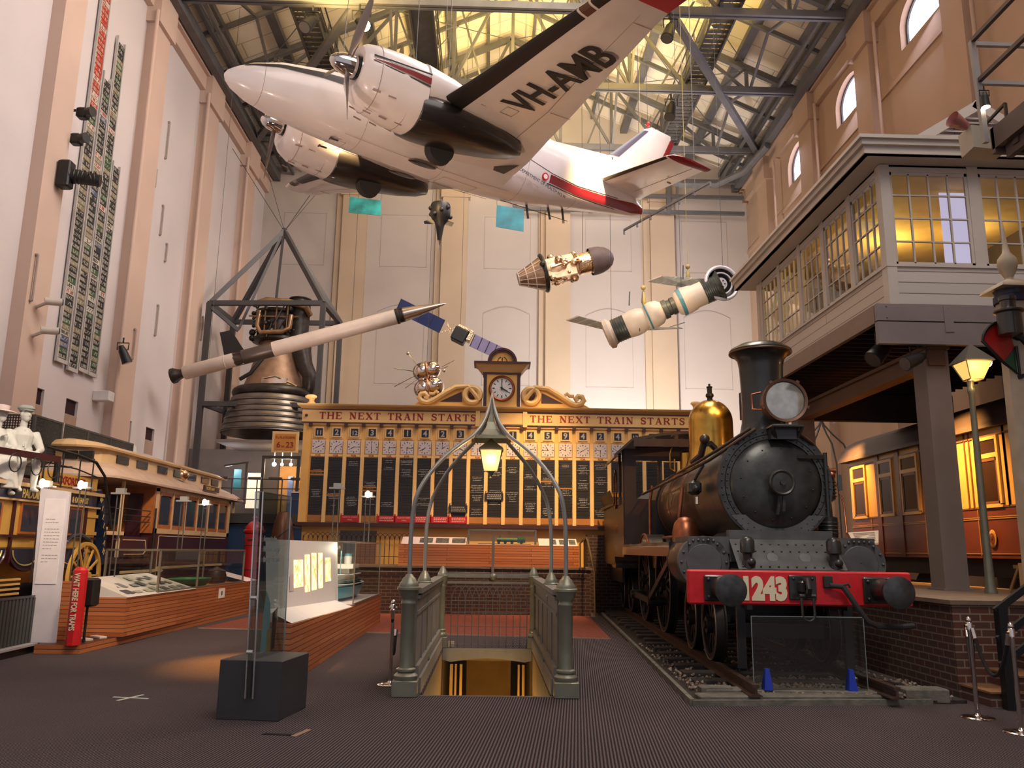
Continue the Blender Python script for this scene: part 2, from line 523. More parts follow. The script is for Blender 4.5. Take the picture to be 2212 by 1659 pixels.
# right wall with arched openings
WIN = [11.4, 16.2, 20.9, 25.6, 30.4]
WH, WS, WSP = 1.05, 16.45, 17.15
wr = MB()
ys = [-5] + [v for y in WIN for v in (y - WH, y + WH)] + [YB + 0.4]
wr.box(XR, XR + 0.7, -5, YB + 0.4, 0, WS)
for i in range(0, len(ys), 2): wr.box(XR, XR + 0.7, ys[i], ys[i + 1], WS, EAVE + 0.5)
for y in WIN:
    n = 14
    arch = [(y + WH * math.cos(PI * i / n), WSP + 0.72 * math.sin(PI * i / n)) for i in range(n + 1)]
    for i in range(n):
        (ya, za), (yb, zb) = arch[i], arch[i + 1]
        wr.add([(XR, ya, za), (XR, yb, zb), (XR, yb, EAVE + 0.5), (XR, ya, EAVE + 0.5), (XR + 0.7, ya, za), (XR + 0.7, yb, zb), (XR + 0.7, yb, EAVE + 0.5), (XR + 0.7, ya, EAVE + 0.5)],
               [(0, 1, 2, 3), (4, 7, 6, 5), (0, 4, 5, 1)])
struct('wall_right', wr, m_wall_r)
pil_lr(XR, XR - 0.32, EAVE, 'wall_right_pilaster', m_wall_r)
cb = MB(); cb.box(XR - 0.2, XR, -5, YB, EAVE - 0.75, EAVE); cb.box(XR - 0.34, XR, -5, YB, EAVE - 0.2, EAVE)
cb.box(XR - 0.06, XR, -5, YB, 15.6, 15.75)
struct('trim_right_cornice', cb, m_wall_r)
m_sky = mat('window_daylight_glass', (0.8, 0.8, 0.95), 0.3, var=0, emit=(0.86, 0.82, 1.0), estr=3.6)
m_frame = mat('dark_window_frame', (0.05, 0.05, 0.05), 0.5)
for k, y in enumerate(WIN):
    n = 16
    poly = [(y - WH, WS), (y + WH, WS)] + [(y + WH * math.cos(PI * i / n), WSP + 0.72 * math.sin(PI * i / n)) for i in range(n + 1)]
    MX = Matrix(((0, 0, 1, 0), (1, 0, 0, 0), (0, 1, 0, 0), (0, 0, 0, 1)))
    w_ = MB(T(XR + 0.24, 0, 0) @ MX); w_.prism(poly, 0, 0.03)
    o = struct('window_%d' % (k + 1), w_, m_sky)
    fr = MB(T(XR + 0.18, 0, 0) @ MX)
    cyc, czc = y, WS + 0.6
    fr.ring(poly, [(cyc + (a - cyc) * 0.93, czc + (c - czc) * 0.93) for a, c in poly], 0, 0.06)
    fr.build('window_frame', m_frame, o)

# end wall with pilasters and gable
we = MB(); we.box(XL - 0.4, XR + 0.7, YB, YB + 0.4, 0, EAVE + 0.5)
RX, RZ = 0.55, 24.6                                  # ridge
we.prism([(XL - 0.4, EAVE + 0.5), (XR + 0.7, EAVE + 0.5), (RX, RZ + 0.5)], 0, 0.4, T(0, YB + 0.4, 0) @ rotm('X', 90))
struct('wall_end', we, mat('end_wall_beige', (0.50, 0.44, 0.405), 0.85, var=0.04, vscale=0.5, bump=0.15, bscale=60))
for i, (a, c) in enumerate(((-7.2, -6.05), (-2.5, -1.3), (2.4, 3.55), (7.35, 8.5))):
    p = MB(); p.box(a, c, YB - 0.35, YB, 0, EAVE); p.box(a - 0.3, a, YB - 0.16, YB, 0, EAVE)
    p.box(a - 0.1, c + 0.1, YB - 0.42, YB, EAVE - 0.9, EAVE)
    struct('wall_end_pilaster_%d' % (i + 1), p, m_pil_b)
m_line = mat('joint_line', (0.42, 0.36, 0.34), 0.9)
ow = MB()
def outline(x0, x1, z0, z1, arch=0):
    y = YB - 0.012; t = 0.022
    ow.box(x0, x1, y, YB, z0, z0 + t); ow.box(x0, x0 + t, y, YB, z0, z1); ow.box(x1 - t, x1, y, YB, z0, z1)
    if arch:
        pts = [(x0 + (x1 - x0) * i / 10, YB - 0.01, z1 + arch * math.sin(PI * i / 10)) for i in range(11)]
        for i in range(10): ow.bar(pts[i], pts[i + 1], t, t)
    else: ow.box(x0, x1, y, YB, z1 - t, z1)
for xc in (-4.3, 0.6, 5.4, 10.0):
    outline(xc - 1.1, xc + 1.1, 9.0, 12.4, 0.35); outline(xc - 1.1, xc + 1.1, 14.6, 17.2)
outline(-10, -8, 14.6, 17.2)
struct('trim_end_wall_outlines', ow, m_line)
for k, (x, z) in enumerate(((-6.0, 0),)):
    pp = MB(); pp.cyl((XL + 0.36, 28.0, 3.0), (XL + 0.36, 28.0, EAVE - 0.9), 0.06); pp.cyl((XL + 0.36, 23.2, 4.0), (XL + 0.36, 23.2, EAVE - 0.9), 0.06); pp.cyl((XL + 0.36, 33.05, 3.0), (XL + 0.36, 33.05, EAVE - 0.9), 0.06)
    struct('trim_left_wall_pipes', pp, m_pil)
pp = MB()
for y in (17.9, 22.8, 27.6, 32.1): pp.cyl((XR - 0.36, y, 6), (XR - 0.36, y, EAVE - 0.9), 0.05)
struct('trim_right_wall_pipes', pp, m_wall_r)
cl = MB()
for (y, z0, z1) in ((25.6, 14.2, 15.5), (22.0, 8.5, 10.5), (26.2, 8.3, 9.3), (18.5, 7.1, 8.2), (25.8, 11.6, 12.6), (26.4, 10.9, 11.5), (25.0, 12.9, 13.5), (30.3, 9.2, 10.1), (24.0, 7.0, 7.9)):
    cl.cyl((XL + 0.30 if 23.35 < y < 24.4 or 18.35 < y < 19.3 else XL, y, z0), (XL + (0.38 if 23.35 < y < 24.4 or 18.35 < y < 19.3 else 0.06), y, z0), 0.04)
    x = XL + (0.38 if 23.35 < y < 24.4 or 18.35 < y < 19.3 else 0.06)
    cl.cyl((x, y, z0), (x, y, z1), 0.025); cl.cyl((x - 0.08, y, z1), (x, y, z1), 0.04)
struct('trim_left_wall_rungs', cl, mat('rung_metal', (0.35, 0.28, 0.24), 0.6))

# roof
def roofz(x): return EAVE + 0.3 + (RZ - EAVE - 0.3) * (1 - abs(x - RX) / ((RX - XL) if x < RX else (XR - RX)))
rf = MB()
rf.add([(XL - 0.4, -5, roofz(XL)), (RX, -5, RZ), (RX, YB + 0.4, RZ), (XL - 0.4, YB + 0.4, roofz(XL)), (XR + 0.7, -5, roofz(XR)), (XR + 0.7, YB + 0.4, roofz(XR)),
        (XL - 0.4, -5, roofz(XL) + .1), (RX, -5, RZ + .1), (RX, YB + 0.4, RZ + .1), (XL - 0.4, YB + 0.4, roofz(XL) + .1), (XR + 0.7, -5, roofz(XR) + .1), (XR + 0.7, YB + 0.4, roofz(XR) + .1)],
       [(0, 1, 2, 3), (1, 4, 5, 2), (6, 9, 8, 7), (7, 8, 11, 10)])
struct('ceiling', rf, m_roof)
pu = MB()
for k in range(7):
    for sgn in (-1, 1):
        x = RX + sgn * (1.0 + k * 1.55)
        if XL < x < XR: pu.bar((x, -5, roofz(x) - 0.14), (x, YB, roofz(x) - 0.14), 0.34 if k % 2 else 0.12, 0.22)
struct('ceiling_purlins', pu, m_steel)

# roof trusses
def truss(Y, k):
    zb = EAVE + 0.15
    t = thing('roof_truss', ['nearest grey steel roof truss above the aircraft wing', 'grey steel roof truss behind the aircraft propellers', 'grey steel roof truss second from the end wall', 'grey steel roof truss nearest the end wall'][k], 'roof truss', T(0.5, Y, zb))
    t['kind'] = 'structure'
    x0, x1 = XL + 0.25, XR - 0.25
    bb = MB(); bb.bar((x0, Y - 0.09, zb), (x1, Y - 0.09, zb), 0.10, 0.24); bb.bar((x0, Y + 0.09, zb), (x1, Y + 0.09, zb), 0.10, 0.24); bb.build('bottom_chord', m_steel, t)
    apex = (RX, Y, RZ - 0.35)
    for xe in (x0, x1):
        bb = MB(); bb.bar((xe, Y, roofz(xe) - 0.35), apex, 0.2, 0.22); bb.build('top_chord', m_steel, t)
    N = 10
    xs = [x0 + (x1 - x0) * i / N for i in range(N + 1)]
    for i in range(1, N):
        wv_ = MB(); zt = roofz(xs[i]) - 0.35
        wv_.bar((xs[i], Y, zb), (xs[i], Y, zt), 0.12, 0.12)
        if i < N / 2: wv_.bar((xs[i], Y, zb), (xs[i + 1], Y, roofz(xs[i + 1]) - 0.35), 0.09, 0.11)
        elif i > N / 2: wv_.bar((xs[i], Y, zb), (xs[i - 1], Y, roofz(xs[i - 1]) - 0.35), 0.09, 0.11)
        if i < N / 2: wv_.bar((xs[i], Y, zt), ((xs[i] + xs[i + 1]) / 2, Y, zb), 0.07, 0.07)
        elif i > N / 2: wv_.bar((xs[i], Y, zt), ((xs[i] + xs[i - 1]) / 2, Y, zb), 0.07, 0.07)
        wv_.build('web_member', m_steel, t)
    return t
for k, Y in enumerate((19.0, 24.0, 28.6, 33.4)): truss(Y, k)
# longitudinal beams by the eaves and cross bracing between trusses
eb = MB()
for x in (XL + 0.55, XR - 0.55):
    eb.bar((x, 4, EAVE + 0.05), (x, YB, EAVE + 0.05), 0.28, 0.4)
    eb.bar((x * 0.965, 4, EAVE + 0.45), (x * 0.965, YB, EAVE + 0.45), 0.14, 0.2)
    eb.bar((x * 0.93, 4, EAVE + 0.25), (x * 0.93, YB, EAVE + 0.25), 0.1, 0.12)
struct('ceiling_eaves_beams', eb, m_steel)
xb = MB()
for ya, yb_ in ((19.0, 24.0), (24.0, 28.6), (28.6, 33.4)):
    for xa, xc in ((-8.6, -4.0), (-4.0, 0.55), (0.55, 5.1), (5.1, 9.7)):
        for (p, q) in (((xa, ya), (xc, yb_)), ((xc, ya), (xa, yb_))):
            xb.cyl((p[0], p[1], roofz(p[0]) - 0.4), (q[0], q[1], roofz(q[0]) - 0.4), 0.02, n=5)
    for xa in (-8.6, -4.0, 5.1, 9.7):
        xb.bar((xa, ya, EAVE + 0.2), (xa, (ya + yb_) / 2, roofz(xa) - 0.3), 0.09); xb.bar((xa, yb_, EAVE + 0.2), (xa, (ya + yb_) / 2, roofz(xa) - 0.3), 0.09)
for ya in (21.5, 26.3, 31.0, 35.2):
    for xe in (XL + 0.3, XR - 0.3): xb.bar((xe, ya, roofz(xe) - 0.25), (RX, ya, RZ - 0.25), 0.12, 0.16)
struct('ceiling_bracing', xb, m_steel)
# long raking struts from the near truss down to the far eaves
for pts in (((5.6, 24.0, 19.1), (11.6, 33.4, 18.9)), ((-4.6, 24.0, 19.1), (-10.5, 33.4, 18.9))):
    q_ = MB(); q_.bar(pts[0], pts[1], 0.24, 0.24); struct('ceiling_strut', q_, m_steel)
ce = MB()
pts = [(6.5, 34.6, 18.5), (8.5, 34.9, 18.1), (10.0, 34.6, 18.0), (11.0, 33.6, 18.2), (11.5, 32.0, 18.6)]
ce.tube(pts, 0.16, 8); struct('ceiling_curved_brace', ce, m_steel)
# horizontal grey beams across the end wall
hb = MB()
for z in (17.4, 18.2, 19.0): hb.bar((0.8, YB - 0.6, z), (11.8, YB - 0.6, z), 0.16, 0.16)
for x in (0.9, 4.5, 8.2): hb.bar((x, YB - 0.6, 17.3), (x, YB - 0.6, 19.4), 0.2, 0.2)
struct('trim_end_beams', hb, m_steel)
# catwalks under the roof
def catwalk(xc, z, k):
    t = thing('catwalk', ['dark grated roof catwalk above the aircraft nose', 'dark grated catwalk under the yellow middle of the roof', 'dark grated roof catwalk above the wingtip'][k], 'catwalk', T(xc, 26, z))
    t['kind'] = 'structure'
    d = MB(); w = 0.42
    for i in range(64): d.box(xc - w, xc + w, 17.0 + i * 0.28, 17.0 + i * 0.28 + 0.19, z, z + 0.04)
    d.box(xc - w, xc - w + 0.06, 17, 35, z - 0.12, z + 0.1); d.box(xc + w - 0.06, xc + w, 17, 35, z - 0.12, z + 0.1)
    d.box(xc - w + .06, xc + w - .06, 17, 35, z - .05, z - .02) if k == 1 else None
    d.build('deck', m_steel_d, t)
    for s_ in (-1, 1):
        r_ = MB()
        r_.cyl((xc + s_ * w, 17, z + 1.0), (xc + s_ * w, 35, z + 1.0), 0.03, n=6); r_.cyl((xc + s_ * w, 17, z + 0.5), (xc + s_ * w, 35, z + 0.5), 0.02, n=6)
        for i in range(10): r_.cyl((xc + s_ * w, 17 + 2 * i, z), (xc + s_ * w, 17 + 2 * i, z + 1.0), 0.025, n=6)
        r_.build('handrail', m_steel_d, t)
catwalk(-6.6, 19.4, 0); catwalk(-2.65, 19.6, 1); catwalk(7.6, 19.4, 2)

# flag-style signal banners down the left wall: narrow framed strips of small lettered slats
def banner(y, x, z0, z1, w, seed, label):
    t = thing('lettered_banner', label, 'banner', T(x, y, z0), 'tram destination rolls on the side wall')
    rnd = random.Random(seed)
    cols = [(0.03, 0.03, 0.03), (0.55, 0.50, 0.42), (0.05, 0.10, 0.05), (0.45, 0.05, 0.03), (0.08, 0.10, 0.18), (0.24, 0.20, 0.12)]
    ms = [mat('banner_dark', cols[0], 0.6), mat('banner_cream', cols[1], 0.6), mat('banner_green', cols[2], 0.6), mat('banner_red', cols[3], 0.6), mat('banner_blue', cols[4], 0.6), mat('banner_olive', cols[5], 0.6)]
    p = MB(); z = z0; h = 0.155; i = 0
    n = int((z1 - z0) / h)
    for i in range(n):
        top = i / n
        if seed == 1 and top > 0.62: c = rnd.choice([3, 3, 1])
        elif i in (2, 3) and seed == 1: c = 4
        else: c = rnd.choice([0, 0, 0, 0, 2, 5, 1, 4 if rnd.random() < .3 else 0])
        p.m = c; p.box(x, x + 0.03, y - w / 2, y + w / 2, z0 + i * h, z0 + (i + 1) * h - 0.012)
        p.m = 1 if c != 1 else rnd.choice([0, 3])
        k = rnd.randint(3, 7); yy = y - w / 2 + 0.03; cw = (w - 0.06) / k
        for j in range(k):
            if rnd.random() < 0.85:
                a = yy + j * cw + cw * 0.12; b_ = yy + (j + 1) * cw - cw * 0.12; zz = z0 + i * h
                q = rnd.randint(0, 3)
                if q == 0: p.box(x + 0.03, x + 0.034, a, a + cw * 0.25, zz + 0.03, zz + 0.12); p.box(x + 0.03, x + 0.034, a, b_, zz + 0.03, zz + 0.05)
                elif q == 1: p.box(x + 0.03, x + 0.034, a, b_, zz + 0.1, zz + 0.12); p.box(x + 0.03, x + 0.034, (a + b_) / 2 - .012, (a + b_) / 2 + .012, zz + 0.03, zz + 0.12)
                elif q == 2: p.bar((x + 0.032, a, zz + 0.03), (x + 0.032, b_, zz + 0.12), 0.004, 0.025, up=(1, 0, 0))
                else: p.box(x + 0.03, x + 0.034, a, b_, zz + 0.065, zz + 0.085); p.box(x + 0.03, x + 0.034, a, a + cw * .25, zz + 0.03, zz + 0.12); p.box(x + 0.03, x + 0.034, b_ - cw * .25, b_, zz + 0.03, zz + 0.12)
    p.build('lettered_strip', ms, t)
    f = MB(); f.box(x - 0.02, x + 0.05, y - w / 2 - 0.04, y - w / 2, z0 - 0.1, z1 + 0.05); f.box(x - 0.02, x + 0.05, y + w / 2, y + w / 2 + 0.04, z0 - 0.1, z1 + 0.05); f.box(x, x + 0.06, y - w / 2 - 0.05, y + w / 2 + 0.05, z0 - 0.1, z0)
    f.build('hanging_rails', mat('banner_rail', (0.5, 0.47, 0.45), 0.5), t)
bx = XL + 0.06
banner(20.62, bx, 6.2, 17.4, 0.42, 1, 'tallest lettered destination roll, red near its top, nearest the pilaster')
banner(21.20, bx, 6.1, 14.45, 0.40, 2, 'shorter greenish destination roll behind the tallest one')
banner(21.74, bx, 6.2, 15.9, 0.40, 3, 'black and white destination roll between two shorter ones')
banner(22.28, bx, 6.2, 12.3, 0.38, 4, 'shortest destination roll, farthest along the side wall')

# ================================================================ TWIN PROPELLER AIRCRAFT
def rot3(h, p, r): return Matrix.Rotation(h, 4, 'Z') @ Matrix.Rotation(-p, 4, 'Y') @ Matrix.Rotation(r, 4, 'X')
PM = T(-5.065, 13.554, 10.274) @ rot3(3.723, 0.036, -0.157)
m_white = mat('glossy_white_paint', (0.72, 0.66, 0.64), 0.28, var=0.07, vscale=1.4, bump=0.03, bscale=6, coat=0.4)
m_boot = mat('black_rubber_boot', (0.018, 0.014, 0.013), 0.45, var=0.1)
m_soot = mat('satin_black_underside', (0.012, 0.010, 0.010), 0.35, var=0.2, vscale=4, coat=0.3)
m_maroon = mat('maroon_stripe', (0.20, 0.010, 0.016), 0.3, var=0.05, coat=0.4)
m_red = mat('bright_red_paint', (0.50, 0.012, 0.018), 0.35, var=0.05, coat=0.2)
m_chrome = mat('polished_metal', (0.75, 0.70, 0.66), 0.08, metal=1.0, var=0.03)
m_blade = mat('grey_propeller_blade', (0.20, 0.17, 0.16), 0.35, metal=0.5)
m_navy = mat('navy_boot', (0.05, 0.045, 0.085), 0.5)
m_seam = mat('panel_seam', (0.28, 0.20, 0.17), 0.7)
m_rubber = mat('rubber', (0.03, 0.028, 0.027), 0.8)
plane = thing('aircraft', 'white twin propeller aircraft hanging nose down to the side under the roof', 'aircraft', PM)

FS = [(-0.16, .02, -.25, -.29), (-0.2, .10, -.17, -.37), (-.32, .20, -.08, -.47), (-.6, .34, .09, -.59), (-1.1, .48, .28, -.70), (-1.8, .59, .42, -.78), (-2.5, .65, .54, -.83), (-2.9, .68, .70, -.85),
      (-3.4, .70, .86, -.86), (-4.2, .71, .94, -.87), (-5.6, .71, .95, -.87), (-6.4, .69, .92, -.82), (-7.2, .61, .87, -.72), (-8.0, .50, .79, -.56), (-8.8, .38, .68, -.40), (-9.5, .26, .52, -.27), (-10.1, .16, .32, -.16), (-10.42, .07, .14, -.03)]
def fsec(x):
    for i in range(len(FS) - 1):
        a, b_ = FS[i], FS[i + 1]
        if a[0] >= x >= b_[0]:
            t = (x - a[0]) / (b_[0] - a[0])
            return [a[k] + (b_[k] - a[k]) * t for k in (1, 2, 3)]
    return FS[-1][1:] if x < FS[-1][0] else FS[0][1:]
def fpt(x, th, off=0.0):
    hw, zt, zb = fsec(x); zc = (zt + zb) / 2; hh = (zt - zb) / 2; e = 2 / 2.35
    c, s_ = math.cos(th), math.sin(th)
    return (x, math.copysign(abs(c) ** e, c) * (hw + off), zc + math.copysign(abs(s_) ** e, s_) * (hh + off))
def th_at(x, z):
    hw, zt, zb = fsec(x); zc = (zt + zb) / 2; hh = (zt - zb) / 2
    v = max(-1, min(1, (z - zc) / hh)); return math.asin(math.copysign(abs(v) ** (2.35 / 2), v))
def fstrip(mb, pts, side=1, off=0.004, n=6):
    """pts: (x, z_low, z_high) along the fuselage flank"""
    P = []
    for k in range(len(pts) - 1):
        for j in range(n):
            t = j / n; P.append([pts[k][i] + (pts[k + 1][i] - pts[k][i]) * t for i in range(3)])
    P.append(pts[-1]); vs = []; fs = []
    for x, zl, zh in P:
        a, b_ = th_at(x, zl), th_at(x, zh)
        for j in range(5):
            q = fpt(x, a + (b_ - a) * j / 4, off); vs.append((q[0], q[1] * side, q[2]))
    for i in range(len(P) - 1):
        for j in range(4): fs.append((i * 5 + j, i * 5 + j + 1, (i + 1) * 5 + j + 1, (i + 1) * 5 + j))
    mb.add(vs, fs, True)
xs = sorted(set([f[0] for f in FS] + [-.25, -.45, -.85, -1.45, -2.15, -3.1, -3.7, -4.9, -6, -6.8, -7.6, -8.4, -9.1, -9.8]), reverse=True)
fu = MB(PM); fu.loft([[fpt(x, 2 * PI * i / 32) for i in range(32)] for x in xs])
fus = fu.build('fuselage', m_white, plane)
for side in (1, -1):
    st = MB(PM)
    fstrip(st, [(-.45, -.06, -.03), (-1.0, .05, .12), (-1.8, .10, .23), (-2.4, .10, .27), (-3.0, .05, .30)], side, .012)
    st.build('nose_stripe', m_boot, fus)
    st = MB(PM)
    fstrip(st, [(-5.3, -.02, .12), (-6.35, -.13, .0)], side)
    fstrip(st, [(-7.15, -.30, -.12), (-8.0, -.30, -.13), (-8.7, -.25, -.06), (-9.4, -.18, .02), (-10.0, -.12, .12), (-10.4, -.02, .12)], side)
    st.build('tail_stripe', m_maroon, fus)
    st = MB(PM)
    fstrip(st, [(-5.3, .135, .15), (-6.5, .0, .012), (-7.2, -.10, -.085), (-8.0, -.115, -.1), (-8.7, -.04, -.025), (-9.4, .04, .055)], side)
    fstrip(st, [(-7.1, -.34, -.32), (-8.0, -.335, -.32), (-8.7, -.28, -.265), (-9.4, -.21, -.20)], side)
    st.build('pin_stripe', m_boot, fus)
    st = MB(PM)
    for k, (a, c) in enumerate(((-3.5, -4.2), (-4.35, -5.0), (-5.15, -5.75), (-5.9, -6.2))):
        fstrip(st, [(a, .28, .58), (c, .28, .58)], side, 0.006)
    st.build('cabin_window', mat('aircraft_window', (0.10, 0.10, 0.14), 0.06, spec=0.8), fus)
st = MB(PM); vs = []
for x, z0, z1 in ((-2.62, .50, .56), (-3.28, .60, .82)): pass
fstrip(st, [(-2.62, .40, .50), (-3.3, .50, .80)], 1, 0.006); fstrip(st, [(-2.62, .40, .50), (-3.3, .50, .80)], -1, 0.006)
st.build('windscreen', mat('aircraft_window', (0.1, 0.1, 0.14), 0.06), fus)
sm = MB(PM)
for x in (-.78, -2.75, -4.6, -6.5, -8.1): sm.tube([fpt(x, 2 * PI * i / 36, 0.0) for i in range(36)], 0.004, n=4, closed=True)
for y in (-.45, .45): sm.tube([(x, y, fsec(x)[2] + .07 + .004) for x in (-2.4, -3.4, -4.4, -5.4, -6.2)], 0.004, n=4)
for (x0, x1, y0, y1) in ((-2.2, -2.5, -.3, .3), (-4.7, -5.5, -.2, .3)):
    z = -.868; sm.tube([(x0, y0, z), (x1, y0, z), (x1, y1, z), (x0, y1, z)], 0.004, n=4, closed=True)
sm.build('panel_seam', m_seam, fus)
# lettering and crest on the flank
tm = text_mb('DEPARTMENT OF HEALTH N.S.W.', 0.105, PM @ T(-6.95, 0, 0) @ Matrix(((-.985, -.10, 0, 0), (-.16, 0.05, .97, .655), (-.11, .985, 0.1, -.44), (0, 0, 0, 1))) , 0.003, sx=.95)
tm.build('health_lettering', mat('dark_letter', (0.05, 0.04, 0.05), 0.5), fus)
cr = MB(PM @ T(-7.0, .60, -.22) @ rotm('X', -90)); cr.lathe([(.001, .03), (.085, .03), (.085, .0)], 20); cr.m = 1; cr.lathe([(.001, .034), (.055, .034), (.055, .03)], 20)
cr.build('health_crest', [m_red, m_white], fus)

AF = [(1, 0), (.85, .028), (.65, .052), (.45, .068), (.28, .072), (.15, .060), (.06, .040), (.015, .02), (0, 0), (.015, -.018), (.06, -.034), (.15, -.046), (.3, -.052), (.5, -.045), (.75, -.022)]
def wsec(y, xle, xte, z, th=1.0, af=AF): return [(xle - (xle - xte) * u, y, z + (xle - xte) * w_ * th) for u, w_ in af]
WS_ = [(.0, -3.30, -6.25, -.50, .9), (.75, -3.30, -6.15, -.44, .9), (1.3, -3.35, -6.05, -.38, .95), (2.5, -3.40, -5.72, -.27, 1), (3.5, -3.46, -5.46, -.18, 1), (5.0, -3.52, -5.05, -.03, 1), (6.4, -3.58, -4.68, .10, 1), (6.75, -3.60, -4.60, .13, 1)]
def wy(y):
    for a, b_ in zip(WS_, WS_[1:]):
        if a[0] <= y <= b_[0]:
            t = (y - a[0]) / (b_[0] - a[0]); return [a[k] + (b_[k] - a[k]) * t for k in range(5)]
    return list(WS_[-1])
for side, nm in ((1, 'port'), (-1, 'starboard')):
    S = PM @ Matrix.Diagonal((1, side, 1, 1))
    w_ = MB(S); w_.loft([wsec(*q) for q in WS_]); wing = w_.build('wing', m_white, plane)
    tp = MB(S); tp.loft([wsec(6.75, -3.60, -4.60, .13), wsec(7.15, -3.66, -4.58, .17), wsec(7.45, -3.80, -4.56, .21, .8), wsec(7.6, -4.05, -4.52, .24, .4)])
    tp.build('wing_tip', m_red if side > 0 else m_white, wing)
    def le(y0, y1, m_, nm_, frac=.16):
        q = MB(S); af = [p for p in AF if p[0] <= frac]
        rings = []
        for i in range(9):
            y = y0 + (y1 - y0) * i / 8; a = wy(y); a[0] = y
            ch = a[1] - a[2]
            rings.append([(a[1] - ch * u + .006, y, a[3] + (w2 * ch * a[4]) * 1.04 + math.copysign(.004, w2)) for u, w2 in af])
        q.loft(rings, True, False, False); return q.build(nm_, m_, wing)
    le(2.5, 5.95, m_boot, 'deicing_boot'); le(6.25, 6.6, m_boot, 'deicing_boot')
    le(6.0, 6.2, mat('landing_lamp_glass', (0.12, 0.06, 0.04), 0.1), 'landing_lamp')
    sm = MB(S)
    def wl_(pts):
        sm.tube([(x, y, wy(y)[3] - .052 * (wy(y)[1] - wy(y)[2]) * (1 if (wy(y)[1] - x) / (wy(y)[1] - wy(y)[2]) < .55 else .5)) for x, y in pts], 0.006, n=4)
    wl_([(-5.25, 1.5), (-5.0, 3.4), (-4.62, 5.0), (-4.3, 6.5)]); wl_([(-5.05, 3.4), (-5.46, 3.45)]); wl_([(-4.35, 6.3), (-4.68, 6.35)]); wl_([(-3.9, 2.9), (-4.9, 2.8)])
    wl_([(-4.3, 2.9), (-4.3, 3.15), (-4.55, 3.15), (-4.55, 2.9), (-4.3, 2.9)])
    sm.build('panel_seam', m_seam, wing)
    # nacelle
    Y = 1.93
    def nsec(x, hw, zt, zb, n=24, e=.86): 
        zc, hh = (zt + zb) / 2, (zt - zb) / 2
        return [(x, Y + math.copysign(abs(math.cos(2 * PI * i / n)) ** e, math.cos(2 * PI * i / n)) * hw, zc + math.copysign(abs(math.sin(2 * PI * i / n)) ** e, math.sin(2 * PI * i / n)) * hh) for i in range(n)]
    q = MB(S); q.loft([nsec(-1.92, .22, .06, -.32), nsec(-1.86, .36, .17, -.45), nsec(-1.86, .45, .22, -.55), nsec(-1.94, .52, .28, -.68), nsec(-2.15, .57, .33, -.82), nsec(-2.6, .61, .36, -.92), nsec(-3.05, .62, .34, -.94)])
    nac = q.build('engine_nacelle', m_white, plane)
    q = MB(S); q.loft([nsec(-3.05, .62, .34, -.6), nsec(-3.6, .58, .26, -.5), nsec(-4.4, .45, .08, -.45), nsec(-5.2, .2, -.1, -.4)]); q.build('nacelle_fairing', m_white, nac)
    q = MB(S)
    q.loft([nsec(-2.98, .615, -.22, -.945), nsec(-3.2, .66, -.20, -.96), nsec(-3.6, .68, -.22, -.94), nsec(-4.2, .62, -.26, -.88), nsec(-4.8, .46, -.28, -.79), nsec(-5.2, .28, -.30, -.70), nsec(-5.42, .08, -.36, -.60)])
    q.build('wheel_fairing', m_soot, nac)
    q = MB(S); q.cyl((-3.85, Y - .42, -.90), (-3.85, Y - .20, -.90), .26, n=24); q.torus(.19, .075, T(-3.85, Y - .31, -.93) @ rotm('X', 90)); wh = q.build('wheel', m_rubber, nac)
    q = MB(S)
    for th in (-150, -110, -70, -30):
        for x in (-2.05, -2.35, -2.65):
            c_, s_ = math.cos(R(th)), math.sin(R(th)); q.bar((x, Y + .585 * c_, -.30 + .63 * s_), (x - .14, Y + .605 * c_, -.30 + .65 * s_), .02, .02)
    for x in (-2.15, -2.75): q.tube(nsec(x, .60 if x < -2.5 else .575, .355 if x < -2.5 else .335, -.93 if x < -2.5 else -.825), .005, n=4, closed=True)
    q.build('cowl_latches', m_seam, nac)
    q = MB(S)
    for dz, hgt, xx in ((.10, .035, -2.0), (.02, .06, -2.5)):
        pass
    rings = lambda z0, z1, off: None
    def nside(x):
        t = max(0, min(1, (-1.94 - x) / 1.1)); return Y + (.52 + .10 * min(1, t * 1.6)) + .006
    vs = []; ks = [(-2.0, -.10, -.09), (-2.3, -.13, -.08), (-2.7, -.17, -.08), (-3.05, -.20, -.08)]
    for x, z0, z1 in ks: vs += [(x, nside(x) + .004, z0), (x, nside(x) + .002, z1)]
    q.add(vs, [(0, 2, 3, 1), (2, 4, 5, 3), (4, 6, 7, 5)]); q.m = 1
    vs = []; ks = [(-1.98, -.055, -.02), (-2.3, -.05, -.02), (-3.05, -.03, .0)]
    for x, z0, z1 in ks: vs += [(x, nside(x) + .003, z0), (x, nside(x) + .002, z1)]
    q.add(vs, [(0, 2, 3, 1), (2, 4, 5, 3)])
    vs = []
    for x, z0, z1 in ((-1.98, -.13, -.115), (-2.3, -.17, -.15), (-3.05, -.25, -.22)): vs += [(x, nside(x) + .003, z0), (x, nside(x) + .003, z1)]
    q.add(vs, [(0, 2, 3, 1), (2, 4, 5, 3)])
    q.build('nacelle_stripe', [m_maroon, m_boot], nac)
    q = MB(S); q.loft([nsec(-1.87, .24, .07, -.33), nsec(-2.05, .2, .03, -.29)], False); q.build('air_intake', m_black, nac)
    # propeller
    q = MB(S @ T(-1.86, Y, -.13) @ rotm('Y', 90)); q.lathe([(.0, .46), (.05, .445), (.11, .39), (.165, .28), (.19, .14), (.195, .0)], 24)
    q.build('spinner', m_chrome, plane)
